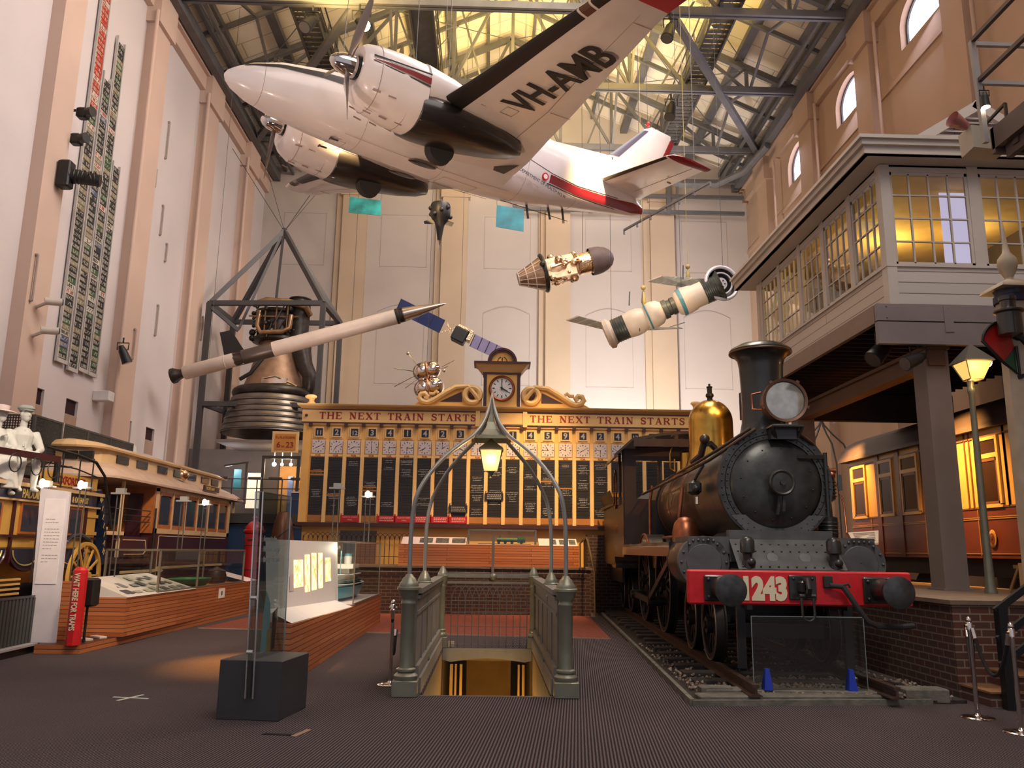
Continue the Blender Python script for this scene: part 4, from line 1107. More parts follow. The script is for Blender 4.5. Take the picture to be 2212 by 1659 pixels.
q = MB(LM); q.add([(-1.0, 10.2, 2.5), (1, 10.2, 2.5), (1, 12.4, 2.5), (-1, 12.4, 2.5), (-.3, 11.2, 3.1), (.3, 11.4, 3.15)], [(0, 1, 5, 4), (1, 2, 5), (2, 3, 4, 5), (3, 0, 4)]); part(q, 'coal_load', m_black)

# track: rails, sleepers, ballast, end timbers
m_sleeper = mat('weathered_timber', (.17, .16, .13), .85, var=.3, vscale=7, bump=.4, bscale=25)
m_sleeper_d = mat('dark_sleeper', (.05, .042, .036), .85, var=.3, vscale=7, bump=.4, bscale=25)
TM = T(3.70, 9.9, 0) @ rotm('Z', -2.8)
tr = thing('rail_track', 'short rail track of timber sleepers under the steam locomotive', 'railway track', TM)
for sx in (-1, 1):
    q = MB(TM @ T(sx * .755, -.62, .09) @ rotm('X', -90) @ rotm('Z', 180)); 
    q.prism([(-.07, 0), (.07, 0), (.07, .012), (.014, .03), (.014, .085), (.036, .095), (.036, .125), (-.036, .125), (-.036, .095), (-.014, .085), (-.014, .03), (-.07, .012)], -14.2, 0)
    q = MB(TM)
    pr = [(-.07, 0), (.07, 0), (.07, .012), (.014, .03), (.014, .085), (.036, .095), (.036, .125), (-.036, .125), (-.036, .095), (-.014, .085), (-.014, .03), (-.07, .012)]
    q.loft([[(sx * .755 + a, d, .085 + b_) for a, b_ in pr] for d in (-.62, 13.4)], False); q.build('rail', m_steel_r, tr)
for i in range(20):
    q = MB(TM); d = -.25 + i * .68; q.cbox(-1.22, 1.22, d, d + .24, .0, .10, .01, rotm('Z', random.uniform(-.6, .6))); q.build('sleeper', m_sleeper if i < 1 else m_sleeper_d, tr)
q = MB(); q.add([(2.2, 9.28, .0), (5.35, 9.55, .0), (5.4, 22, .0), (2.9, 22, .0), (2.2, 9.28, .035), (5.35, 9.55, .035), (5.4, 22, .035), (2.9, 22, .035)], [(4, 5, 6, 7), (0, 1, 5, 4), (1, 2, 6, 5), (2, 3, 7, 6), (3, 0, 4, 7)])
struct('floor_track_bed', q, mat('dark_ballast_bed', (.045, .035, .03), .95, var=.4, vscale=20, bump=1.0, bscale=60))
q = MB(); q.cbox(2.32, 4.58, 9.36, 9.60, 0, .083, .012, T(0, 0, 0) @ T(2.3, 9.4, 0) @ rotm('Z', 4.0) @ T(-2.3, -9.4, 0)); tag(q.build('timber_stop', m_sleeper), 'long grey timber lying across the front end of the locomotive track', 'timber')
q = MB(); q.cbox(4.66, 5.15, 9.52, 9.78, .0, .15, .012); tag(q.build('timber_block', m_sleeper), 'short weathered timber block near the brick platform corner', 'timber')
q = MB(); q.bar((2.2, 9.25, .03), (4.9, 9.45, .03), .05, .06); q.bar((2.2, 9.25, .03), (2.95, 22, .03), .05, .08); struct('trim_track_edge', q, m_sleeper)
q = MB(); q.cbox(2.42, 2.78, 9.72, 9.92, 0, .12, .01); tag(q.build('timber_offcut', m_sleeper), 'small grey timber block left of the near rail end', 'timber')
# ballast stones (uncountable)
q = MB(); rnd = random.Random(3)
for i in range(4200):
    d = rnd.random() ** 1.6 * 5.0; x = rnd.uniform(-1.35, 1.35)
    if i < 2600: d = rnd.uniform(-.30, .9); x = rnd.uniform(-.7, 1.5)
    if abs(abs(x) - .755) < .09: continue
    s_ = rnd.uniform(.012, .032); M_ = TM @ T(x, d, .045 + rnd.uniform(0, .035)) @ Matrix.Rotation(rnd.uniform(0, 6), 4, Vector((rnd.random(), rnd.random(), rnd.random() + .1)).normalized())
    q.m = rnd.choice([0, 0, 1, 2])
    q.add([(s_, 0, 0), (-s_, .3 * s_, 0), (0, s_, .2 * s_), (0, -s_, 0), (0, .2 * s_, s_ * .8), (.2 * s_, 0, -s_ * .8)], [(0, 2, 4), (2, 1, 4), (1, 3, 4), (3, 0, 4), (2, 0, 5), (1, 2, 5), (3, 1, 5), (0, 3, 5)], False, M_)
o = q.build('ballast', [mat('stone_tan', (.36, .26, .17), .9), mat('stone_grey', (.34, .31, .28), .9), mat('stone_dark', (.10, .075, .065), .9)]); tag(o, 'loose brown and grey ballast stones around the locomotive rails', 'stones', kind='stuff')
# glass screen with blue feet
gl = thing('glass_screen', 'clear upright glass panel on blue feet before the locomotive wheels', 'glass screen', T(3.65, 9.72, 0))
q = MB(); q.box(3.02, 4.32, 9.72, 9.73, .1, .90); q.build('glass_pane', glass_mat('screen_glass', (.80, .84, .82), .5, .05), gl)
q = MB(); q.bar((3.02, 9.725, .1), (3.02, 9.725, .90), .008); q.bar((4.32, 9.725, .1), (4.32, 9.725, .90), .008); q.bar((3.02, 9.725, .90), (4.32, 9.725, .90), .008); q.build('polished_edge', mat('glass_edge', (.30, .36, .34), .3), gl)
m_blue = mat('blue_plastic', (.01, .04, .45), .35)
for x in (3.17, 4.13):
    q = MB(); q.loft([[(x - .05, 9.66, .10), (x + .05, 9.66, .10), (x + .05, 9.78, .10), (x - .05, 9.78, .10)], [(x - .022, 9.69, .33), (x + .022, 9.69, .33), (x + .022, 9.75, .33), (x - .022, 9.75, .33)]], False)
    q.m = 1
    for z in (.15, .22, .29): q.sphere((x, 9.672 + (z - .1) * .13, z), .006, 6, 4)
    q.build('foot', [m_blue, m_chrome], gl)

# ================================================================ STAIR ENCLOSURE WITH OGEE ARCH
m_cast = mat('grey_green_cast_iron', (.27, .275, .205), .36, metal=.40, var=.12, vscale=5, bump=.03, bscale=40)
m_cast2 = mat('grey_green_panel', (.22, .21, .19), .55, metal=.1, var=.12, vscale=4)
kx = {-1: -.91, 1: .89}
en = thing('stair_enclosure', 'grey green cast iron stair enclosure with four domed posts joined by an ogee arch', 'stair enclosure', T(0, 9.74, 0))
def post_mb(x, y, s=1.0, h=1.32):
    q = MB(T(x, y, 0)); b_ = .14 * s
    q.cbox(-b_, b_, -b_, b_, 0, .17, .008)
    q.lathe([(.125 * s, .17), (.135 * s, .19), (.135 * s, .215), (.115 * s, .235), (.095 * s, .25), (.11 * s, .265), (.11 * s, .285), (.082 * s, .30), (.078 * s, .34), (.078 * s, .98), (.085 * s, .99), (.085 * s, 1.01), (.078 * s, 1.02), (.08 * s, 1.05), (.11 * s, 1.09), (.115 * s, 1.13), (.135 * s, 1.15), (.135 * s, 1.175), (.115 * s, 1.185), (.115 * s, 1.20), (.095 * s, 1.235), (.085 * s, 1.245), (.07 * s, 1.28), (.055 * s, 1.29), (.035 * s, 1.32), (0, 1.33)], 28)
    return q
for sx in (-1, 1):
    post_mb(kx[sx], 9.74).build('post', m_cast, en)
    post_mb(kx[sx] * .95, 11.45, .78).build('post', m_cast, en)
    post_mb(kx[sx] * .86 - .0, 14.42, .72).build('post', m_cast, en)
    q = MB(); x0 = kx[sx] * .92
    q.box(x0 - .02, x0 + .02, 9.85, 14.35, .30, 1.06)
    for (z0, z1, w) in ((.17, .30, .06), (.86, .90, .035), (1.04, 1.08, .05), (1.10, 1.16, .075)): q.box(x0 - w, x0 + w, 9.86, 14.34, z0, z1)
    q.box(x0 - .09, x0 + .09, 9.86, 14.34, .0, .17)
    for yy in (10.6, 12.4, 13.4): q.box(x0 - .035, x0 + .035, yy - .03, yy + .03, .3, .86)
    q.build('side_panel', m_cast2, en)
def rib(x, y):
    P = [(x, y, 1.28), (x, y, 1.7), (x * .985, y, 2.0), (x * .93, y, 2.25), (x * .80, y + (10.6 - y) * .12, 2.48), (x * .62, y + (10.6 - y) * .30, 2.70), (x * .42, y + (10.6 - y) * .5, 2.88), (x * .26, y + (10.6 - y) * .68, 3.01), (x * .13, y + (10.6 - y) * .84, 3.18), (x * .05, y + (10.6 - y) * .94, 3.38), (0, 10.6, 3.62)]
    out = []
    for i in range(len(P) - 1):
        p0, p1, p2, p3 = [Vector(P[max(0, min(len(P) - 1, i + k))]) for k in (-1, 0, 1, 2)]
        for j in range(4):
            t = j / 4; out.append(.5 * ((2 * p1) + (p2 - p0) * t + (2 * p0 - 5 * p1 + 4 * p2 - p3) * t * t + (3 * p1 - 3 * p2 + p3 - p0) * t ** 3))
    out.append(Vector(P[-1])); return out
for sx in (-1, 1):
    for y in (9.74, 11.45):
        q = MB(); q.tube(rib(kx[sx] * (1 if y < 10 else .95), y), [.026] * 36 + [.022, .018, .014, .01, .006], 10); q.build('arch_rib', mat('arch_grey', (.34, .34, .31), .38, metal=.35, var=.08), en)
q = MB(T(0, 10.6, 0) @ rotm('Z', 45)); prof = [(.33, 2.99), (.20, 3.05), (.115, 3.13), (.062, 3.23), (.034, 3.33), (.017, 3.46), (.0, 3.66)]
q.loft([[(r * math.cos(PI / 2 * i), r * math.sin(PI / 2 * i), z) for i in range(4)] for r, z in prof[:-1]] + [[(0.004 * math.cos(PI / 2 * i), .004 * math.sin(PI / 2 * i), 3.66) for i in range(4)]], False, False)
q.loft([[(.36 * math.cos(PI / 2 * i), .36 * math.sin(PI / 2 * i), 2.99) for i in range(4)], [(.25 * math.cos(PI / 2 * i), .25 * math.sin(PI / 2 * i), 3.03) for i in range(4)], [(.02 * math.cos(PI / 2 * i), .02 * math.sin(PI / 2 * i), 3.12) for i in range(4)]], False, False)
q.build('spire', m_cast, en)
q = MB(); q.box(-.72, .72, 14.40, 14.46, 1.14, 1.21); q.box(-.70, .70, 14.41, 14.45, 1.04, 1.08); q.sphere((.08, 14.40, 1.16), .06, 12, 8); q.build('back_rail', m_cast, en)
q = MB()
N = 11; gx0, gx1 = -.62, .66; dx = (gx1 - gx0) / N
for i in range(N + 1): x = gx0 + dx * i; q.cyl((x, 14.43, .0), (x, 14.43, .80), .007, n=5)
for i in range(N - 1):
    for sgn in (1, -1):
        xa = gx0 + dx * (i if sgn > 0 else i + 2); xm = gx0 + dx * (i + 1)
        q.tube([(xa, 14.43, .80), (xa + (xm - xa) * .12, 14.43, .86), (xa + (xm - xa) * .45, 14.43, .95), (xm, 14.43, 1.0)], .007, 5)
for z in (.04, .34, .56, .76, 1.0): q.cyl((gx0, 14.43, z), (gx1, 14.43, z), .006, n=5)
q.build('wire_grille', m_steel, en)
# hanging lantern (four sided)
lan = thing('lantern', 'glowing four sided lantern hanging from the ogee arch', 'lantern', T(0, 10.6, 2.5))
def lantern(root, x, y, z0, z1, r0, r1, zc, rod_to=None, up=True, em=7.0):
    """glass tapering from r0 (z0) to r1 (z1), roof apex zc"""
    m_lg = mat('amber_lamp_glass', (.75, .42, .12), .4, var=0, emit=(1.0, .50, .13), estr=.9)
    fr = MB(T(x, y, 0)); k = math.sqrt(2)
    for sx in (-1, 1):
        for sy in (-1, 1): fr.bar((sx * r0, sy * r0, z0), (sx * r1, sy * r1, z1), .014)
    for r, z in ((r0, z0), (r1, z1)):
        fr.bar((-r, -r, z), (r, -r, z), .016); fr.bar((-r, r, z), (r, r, z), .016); fr.bar((-r, -r, z), (-r, r, z), .016); fr.bar((r, -r, z), (r, r, z), .016)
    fr.build('lantern_frame', m_cast, root)
    g = MB(T(x, y, 0)); a, b_ = r0 * .96, r1 * .96
    g.add([(-a, -a, z0), (a, -a, z0), (a, a, z0), (-a, a, z0), (-b_, -b_, z1), (b_, -b_, z1), (b_, b_, z1), (-b_, b_, z1)], [(0, 1, 5, 4), (1, 2, 6, 5), (2, 3, 7, 6), (3, 0, 4, 7)])
    g.build('lantern_glass', m_lg, root)
    c_ = MB(T(x, y, 0)); e = r1 * 1.18
    c_.loft([[(e * sx_, e * sy_, z1) for sx_, sy_ in ((-1, -1), (1, -1), (1, 1), (-1, 1))], [(e * .95 * sx_, e * .95 * sy_, z1 + .025) for sx_, sy_ in ((-1, -1), (1, -1), (1, 1), (-1, 1))], [(.03 * sx_, .03 * sy_, zc - .03) for sx_, sy_ in ((-1, -1), (1, -1), (1, 1), (-1, 1))], [(.01 * sx_, .01 * sy_, zc) for sx_, sy_ in ((-1, -1), (1, -1), (1, 1), (-1, 1))]], False)
    if rod_to: c_.cyl((0, 0, zc - .02), (0, 0, rod_to), .008)
    c_.build('lantern_cap', mat('dark_lamp_cap', (.14, .135, .115), .5, metal=.2), root)
    bu = MB(T(x, y, 0)); bu.sphere((0, 0, (z0 + z1) / 2 + .04), min(r0, r1) * .55, 12, 8); bu.build('bulb', mat('glowing_bulb', (1, .8, .5), .5, var=0, emit=(1.0, .62, .26), estr=30), root)
lantern(lan, 0, 10.6, 2.60, 2.86, .085, .135, 3.02, 3.12)
q = MB(T(0, 10.6, 0)); q.lathe([(.0, 2.50), (.02, 2.51), (.012, 2.53), (.025, 2.55), (.05, 2.59), (.085, 2.60)], 12); q.build('finial', m_cast, lan)
point_light('lantern_light', (0, 10.42, 2.72), 9, (1.0, .58, .22), .08)

# stairwell below the floor
m_shaft = mat('olive_shaft_wall', (.20, .13, .05), .7, var=.15)
m_stair_lit = mat('orange_lit_wall', (.22, .115, .022), .7, var=.12, vscale=3)  # orange light on the far stairwell wall is put into this colour
sh = MB(); sh.box(SX0 - .1, SX0, SY0, 17.5, -3.2, -.061); sh.box(SX1, SX1 + .1, SY0, 17.5, -3.2, -.061); sh.box(SX0 - .1, SX1 + .1, 17.5, 17.6, -3.2, -.061); sh.box(SX0, SX1, SY1, 17.5, -.2, -.061)
struct('wall_stairwell', sh, m_shaft)
st = MB()
for i in range(17): st.box(SX0, SX1, SY0 + .28 * i, SY0 + .28 * (i + 1), -3.2, -.18 * (i + 1))
struct('floor_stairs', st, mat('stair_stone', (.08, .06, .04), .8))
sh = MB(); sh.box(-.36, .42, 15.3, 15.35, -1.6, -.28); struct('wall_stair_landing', sh, m_stair_lit)
sh = MB(); n = 12
arc = [(SX0, -.19)] + [(-.60 + 1.22 * i / n, -.22 + .06 * math.sin(PI * i / n)) for i in range(n + 1)] + [(SX1, -.19), (SX1, -.001), (SX0, -.001)]
sh.prism([(a, b_) for a, b_ in arc], 0, .1, T(0, 14.42, 0) @ rotm('X', 90)); struct('trim_stair_lintel', sh, m_cast2)
for x, w in ((-.60, .05), (-.52, .03), (-.44, .04), (.50, .03), (.57, .04)):
    q = MB(); q.box(x, x + w, 14.0, 14.05, -2.4, -.22); struct('trim_stair_rail', q, mat('ochre_bars', (.42, .24, .05), .5, var=.1))
point_light('stairwell_lamp', (0.05, 13.6, -.9), 26, (1.0, .60, .2), .1)
q = MB(); q.box(-.66, -.56, 14.46, 14.52, .0, .09); tag(q.build('floor_box', mat('cream_plastic', (.5, .42, .3), .6)), 'small cream socket box at the far left corner of the stair opening', 'box')
q = MB(); q.bar((SX0, SY0 - .01, .004), (SX1, SY0 - .01, .004), .03, .006); struct('trim_stair_nosing', q, mat('metal_strip', (.35, .33, .3), .4, metal=.7))

# rope stanchions
def stanchion(x, y, label, h=.95, first=None):
    M_ = T(x, y, 0)
    if first is not None: return dup(first, M_, label)
    t = thing('stanchion', label, 'stanchion', M_)
    q = MB(M_); q.lathe([(0, 0), (.16, 0), (.16, .008), (.15, .018), (.04, .03), (.024, .05), (0, .05)], 28); q.build('base', m_chrome, t)
    q = MB(M_); q.cyl((0, 0, .03), (0, 0, h - .08), .022); q.lathe([(.022, h - .1), (.032, h - .09), (.032, h - .02), (.024, h - .01), (.03, h + .01), (.02, h + .035), (0, h + .045)], 16); q.cyl((-.05, 0, h - .05), (.05, 0, h - .05), .014); q.build('pole', m_chrome, t)
    return t
s0 = stanchion(4.98, 8.72, 'polished rope stanchion nearer the brick platform corner')
stanchion(4.98, 8.02, 'polished rope stanchion at the frame edge before the stair rail', first=s0)
sb = stanchion(-1.16, 10.45, 'polished stanchion tucked behind the near left post of the stair enclosure', first=s0)
m_rope = mat('dark_velvet_rope', (.02, .016, .016), .9, var=.1)
def rope(p0, p1, sag, label):
    q = MB(); pts = []
    for i in range(17):
        t = i / 16; pts.append((p0[0] + (p1[0] - p0[0]) * t, p0[1] + (p1[1] - p0[1]) * t, p0[2] + (p1[2] - p0[2]) * t - sag * 4 * t * (1 - t)))
    q.tube(pts, .018, 8); q.m = 1; q.cyl(pts[0], pts[1], .024); q.cyl(pts[-2], pts[-1], .024)
    tag(q.build('barrier_rope', [m_rope, m_chrome]), label, 'rope')
rope((4.98, 8.67, .88), (4.98, 8.07, .88), .42, 'black rope sagging between the two stanchions by the platform stair')
rope((5.03, 8.77, .88), (5.5, 9.7, .80), .45, 'black rope looping from the stanchion back to the stair rail')
rope((-1.16, 10.4, .88), (-1.16, 10.9, .60), .40, 'black rope hanging beside the left post of the stair enclosure')

# ================================================================ BRICK PLATFORM WITH INDICATOR BOARD
m_brick = brick_mat('dark_brown_brick', ((.036, .014, .011), (.050, .018, .013)), (.11, .08, .06), .235, .086, ('X', 'Z'), .009)
m_brick_y = brick_mat('dark_brown_brick_side', ((.085, .030, .020), (.11, .038, .024)), (.22, .17, .13), .235, .086, ('Y', 'Z'), .009)
m_ptop = mat('platform_paving', (.16, .11, .08), .8, var=.2, vscale=8)
PZ = 1.19
q = MB(); q.box(-5.4, 2.6, 21.5, 27.5, 0, PZ - .05); struct('floor_platform_end', q, m_brick)
q = MB(); q.box(-5.45, 2.65, 21.46, 27.5, PZ - .05, PZ); struct('floor_platform_end_top', q, m_ptop)
q = MB(); q.box(2.66, 8.0, 22.75, 27.5, 0, 2.05); struct('floor_platform_back', q, m_brick)
m_gold = mat('cream_yellow_paint', (.84, .47, .125), .5, var=.06, vscale=2)
m_gold2 = mat('pale_cream_yellow', (.86, .55, .22), .5, var=.04, vscale=2)
m_orange = mat('orange_brown_panel', (.42, .16, .035), .5, var=.1)
m_trimd = mat('dark_maroon_trim', (.055, .018, .02), .45)
m_slat = mat('black_slat', (.018, .015, .016), .45, var=.15)
m_txt = mat('white_slat_letter', (.36, .34, .32), .6, var=0)
m_num = mat('grey_white_numeral', (.42, .41, .46), .6, var=0)
m_face = mat('pinkish_white_dial', (.66, .58, .56), .5, var=.04)
m_ltr = mat('maroon_letter', (.30, .012, .012), .5, var=0)
BY, BX0, PIT, NC = 23.0, -5.05, .492, 22
BX1 = BX0 + PIT * NC
bd = thing('indicator_board', 'huge cream and yellow train indicator board with rows of dials and black slats', 'indicator board', T(0, BY, PZ))
q = MB(); q.box(BX0 - .2, BX1 + .2, BY, BY + .5, 2.29, 5.05); q.box(BX0 - .2, BX0, BY - .04, BY, 2.29, 5.05); q.box(BX1, BX1 + .2, BY - .04, BY, 2.29, 5.05); q.build('case', m_gold, bd)
q = MB(); q.box(BX0 - .25, BX1 + .25, BY - .07, BY + .5, 5.05, 5.42); q.box(BX0 - .2, BX1 + .2, BY - .05, BY, 4.98, 5.05); q.build('frieze', m_gold2, bd)
q = MB()
q.loft([[(BX0 - .26 - k, y, z), (BX1 + .26 + k, y, z), (BX1 + .26 + k, BY + .55, z), (BX0 - .26 - k, BY + .55, z)] for k, y, z in ((.0, BY - .08, 5.42), (.03, BY - .12, 5.45), (.10, BY - .20, 5.50), (.12, BY - .22, 5.54), (.12, BY - .22, 5.56))], False)
q.build('cornice', mat('cornice_olive_cream', (.55, .35, .14), .5, var=.05), bd)
q = MB(); q.box(BX0 - .27, BX1 + .27, BY - .09, BY - .05, 5.40, 5.43); q.box(BX0 - .25, BX1 + .25, BY - .085, BY - .05, 5.035, 5.06)
for i in range(NC + 1):
    x = BX0 + PIT * i; q.box(x - .045, x + .045, BY - .10, BY - .04, 4.93, 5.04)
q.sphere((BX0 - .13, BY - .08, 5.24), .04, 12, 8)
q.build('frieze_blocks', m_trimd, bd)
q = MB(); q.box(-.45, -.33, BY - .12, BY - .05, 5.0, 5.44); q.box(.88, 1.0, BY - .12, BY - .05, 5.0, 5.44); q.box(-.33, .88, BY - .085, BY - .06, 5.08, 5.40); q.build('frieze_bracket', m_gold2, bd)
# slab serif lettering
def slab(txt, x, y, z, h, mb, adv=1.0):
    """wide slab-serif capitals drawn with thick and thin strokes"""
    G = {'T': (1.0, [((.5, 0), (.5, 1), .17), ((.04, .96), (.96, .96), .07), ((.05, .97), (.05, .74), .07), ((.95, .97), (.95, .74), .07), ((.3, .03), (.7, .03), .06)]),
         'H': (1.15, [((.2, 0), (.2, 1), .17), ((.95, 0), (.95, 1), .17), ((.2, .52), (.95, .52), .07)] + [((a, b_), (a + .4, b_), .06) for a in (0, .75) for b_ in (.03, .97)]),
         'E': (1.0, [((.2, 0), (.2, 1), .17), ((0, .03), (.92, .03), .07), ((0, .97), (.9, .97), .07), ((.2, .52), (.66, .52), .07), ((.92, .03), (.92, .27), .07), ((.88, .97), (.88, .74), .07), ((.66, .40), (.66, .64), .06)]),
         'N': (1.15, [((.2, 0), (.2, 1), .08), ((.95, 0), (.95, 1), .08), ((.2, .97), (.95, .03), .18), ((0, .03), (.4, .03), .06), ((0, .97), (.3, .97), .06), ((.75, .97), (1.13, .97), .06)]),
         'X': (1.1, [((.15, .97), (.95, .03), .18), ((.95, .97), (.15, .03), .08)] + [((a, b_), (a + .38, b_), .06) for a in (0, .72) for b_ in (.03, .97)]),
         'R': (1.1, [((.2, 0), (.2, 1), .17), ((0, .97), (.65, .97), .06), ((.2, .5), (.65, .5), .06), ((.65, .97), (.85, .86), .1), ((.85, .88), (.85, .6), .16), ((.85, .62), (.65, .5), .1), ((.55, .5), (.95, .03), .17), ((0, .03), (.4, .03), .06), ((.85, .03), (1.08, .03), .06)]),
         'A': (1.15, [((.2, 0), (.56, 1), .08), ((.56, 1), (.95, 0), .18), ((.32, .34), (.82, .34), .06), ((.03, .03), (.4, .03), .06), ((.74, .03), (1.14, .03), .06)]),
         'I': (.5, [((.25, 0), (.25, 1), .17), ((.05, .03), (.45, .03), .06), ((.05, .97), (.45, .97), .06)]),
         'S': (.9, [((.78, .80), (.66, .93), .08), ((.68, .94), (.34, .96), .09), ((.36, .96), (.16, .82), .12), ((.15, .84), (.16, .64), .15), ((.16, .66), (.40, .54), .15), ((.38, .55), (.62, .47), .16), ((.60, .48), (.78, .36), .15), ((.78, .38), (.78, .18), .15), ((.78, .2), (.6, .05), .12), ((.62, .04), (.26, .05), .09), ((.28, .05), (.12, .22), .09), ((.12, .02), (.12, .36), .07), ((.80, .98), (.80, .68), .07)])}
    for ch_ in txt:
        if ch_ == ' ': x += h * .95; continue
        w_, st_ = G[ch_]
        for k, (a, b_, t) in enumerate(st_):
            yy = y - .001 - .0004 * k
            mb.bar((x + a[0] * h * adv, yy, z + a[1] * h), (x + b_[0] * h * adv, yy, z + b_[1] * h), t * h, .006, up=(0, 1, 0)) if False else None
            d = Vector((b_[0] - a[0], 0, b_[1] - a[1])) * h; L_ = d.length; d.normalize(); nrm = Vector((d.z, 0, -d.x)) * t * h * .72
            p = Vector((x + a[0] * h * adv, yy, z + a[1] * h)); r_ = Vector((x + b_[0] * h * adv, yy, z + b_[1] * h))
            mb.add([p - nrm, p + nrm, r_ + nrm, r_ - nrm], [(0, 1, 2, 3)])
        x += (w_ * adv + .22) * h
    return x
for xs_, nm in ((-4.82, 'left'), (1.08, 'right')):
    q = MB(); slab('THE NEXT TRAIN STARTS', xs_, BY - .075, 5.15, .19, q, 1.0); 
    wd = max(p.x for p in q.v) - min(p.x for p in q.v); k = 4.38 / wd
    for p in q.v: p.x = xs_ + (p.x - xs_) * k
    q.build('heading_lettering', m_ltr, bd)
words = {1: (2, 'HAMILTON'), }
NUM = ['11', '2', '12', '3', '4', '1', '4', '2', '3', '', '', '1', '4', '5', '9', '4', '2', '4', '13', '7', '6', '8']
HANDS = [(2, 8), (2, 7), (3, 8), (0, 6), (3, 6.3), (3.2, 6), (8, 7.5), (0, 2), (8, 4), (6, 6), (0, 3), (11, 6), (2.5, 8), (9, 11), (9.5, 12), (2, 8), (9.5, 6), (10, 2), (1, 5), (3, 3), (6, 2), (12, 4)]
rnd = random.Random(11)
m_redsign = mat('red_sign', (.50, .012, .015), .5, var=.05)
for i in range(NC):
    x0, x1 = BX0 + PIT * i, BX0 + PIT * (i + 1); xc = (x0 + x1) / 2
    q = MB(); q.box(x1 - .05, x1 + .05, BY - .05, BY, 2.29, 4.56); q.box(x0 + .05, x1 - .05, BY - .015, BY, 4.60, 4.93)
    q.box(x0 + .05, x1 - .05, BY - .03, BY, 4.10, 4.17)
    col = q.build('departure_column', m_gold2, bd)
    q = MB(); q.box(xc - .135, xc + .135, BY - .045, BY - .015, 4.64, 4.92); q.m = 1; q.box(xc - .10, xc + .10, BY - .05, BY - .03, 4.675, 4.885)
    if NUM[i]:
        q.m = 2; text_mb(NUM[i], .22 if len(NUM[i]) < 2 else .17, face_front(xc, BY - .051, 4.705), .001, bold=.006, mb=q)
    q.build('number_card', [m_gold2, m_slat, m_num], col)
    q = MB(); text_mb('AT', .075, face_front(xc, BY - .012, 4.575 - .005), .001, mb=q); text_mb('FOR', .075, face_front(xc, BY - .032, 4.105), .001, bold=.002, mb=q); q.build('column_caption', m_ltr, col)
    q = MB(); q.box(x0 + .07, x1 - .07, BY - .03, BY, 4.19, 4.56); zc = 4.375
    q.m = 1
    for h_ in range(12):
        a = 2 * PI * h_ / 12; q.bar((xc + .125 * math.sin(a), BY - .032, zc + .125 * math.cos(a)), (xc + .165 * math.sin(a), BY - .032, zc + .165 * math.cos(a)), .014 if h_ % 3 else .024, .003, up=(0, 1, 0))
    for hh, L_, w_ in ((HANDS[i][0], .14, .009), (HANDS[i][1], .10, .016)):
        a = 2 * PI * hh / 12; q.bar((xc - .02 * math.sin(a), BY - .034, zc - .02 * math.cos(a)), (xc + L_ * math.sin(a), BY - .034, zc + L_ * math.cos(a)), w_, .003, up=(0, 1, 0))
    q.build('time_dial', [m_face, m_slat], col)
    q = MB(); nz = 34; z0 = 2.50; hz = (4.08 - z0) / nz
    for k in range(nz): q.box(x0 + .06, x1 - .06, BY - .028 + .006 * (k % 2), BY, z0 + k * hz, z0 + (k + 1) * hz - .004)
    on = rnd.random() * .38 + .08
    k = 1
    while k < nz - 1:
        if rnd.random() < on:
            run = rnd.randint(1, 6)
            for kk in range(k, min(nz - 1, k + run)):
                w_ = rnd.uniform(.07, .17); zz = z0 + kk * hz; orange = rnd.random() < .05
                q.m = 2 if orange else 1
                if orange: q.box(x0 + .06, x1 - .06, BY - .032, BY - .03, zz, zz + hz - .004)
                else:
                    xx = xc - w_
                    while xx < xc + w_:
                        l_ = rnd.uniform(.016, .03); q.box(xx, xx + l_, BY - .031, BY - .029, zz + hz * .25, zz + hz * .62); xx += l_ + rnd.choice([.007, .007, .02])
            k += run + rnd.randint(1, 4)
        else: k += rnd.randint(1, 5)
    q.build('destination_slats', [m_slat, m_txt, mat('orange_slat', (.45, .17, .02), .5)], col)
    if i == 5:
        q = MB(); text_mb('HAMILTON', .06, face_front(xc, BY - .034, 3.96), .001, mb=q); text_mb('NEWCASTLE', .055, face_front(xc, BY - .034, 3.89), .001, mb=q); q.build('slat_lettering', m_txt, col)
    q = MB(); q.box(x0 + .05, x1 - .05, BY - .02, BY, 2.32, 2.49); q.build('lower_panel', m_orange, col)
    if i in (2, 4, 5, 6, 7, 8, 19):
        q = MB(); q.box(x0 - .02, x1 + .0, BY - .085, BY - .06, 2.31, 2.49); q.bar((x0, BY - .07, 2.47), (x0, BY - .07, 2.54), .02); q.bar((x1 - .02, BY - .07, 2.47), (x1 - .02, BY - .07, 2.54), .02); q.m = 1
        if i == 2: text_mb('NORTH COAST', .06, face_front(xc, BY - .087, 2.42), .001, mb=q); text_mb('MAIL', .06, face_front(xc, BY - .087, 2.35), .001, mb=q)
        elif i == 5: text_mb('NORTH WEST', .06, face_front(xc, BY - .087, 2.42), .001, mb=q); text_mb('MAIL', .06, face_front(xc, BY - .087, 2.35), .001, mb=q)
        else:
            for zz in (2.36, 2.41, 2.45):
                xx = x0 + .07
                while xx < x1 - .08: l_ = rnd.uniform(.02, .05); q.box(xx, xx + l_, BY - .087, BY - .085, zz - .012, zz + .012); xx += l_ + .015
        q.build('hanging_sign', [m_redsign, mat('pale_red_letter', (.75, .45, .42), .6, var=0)], col)
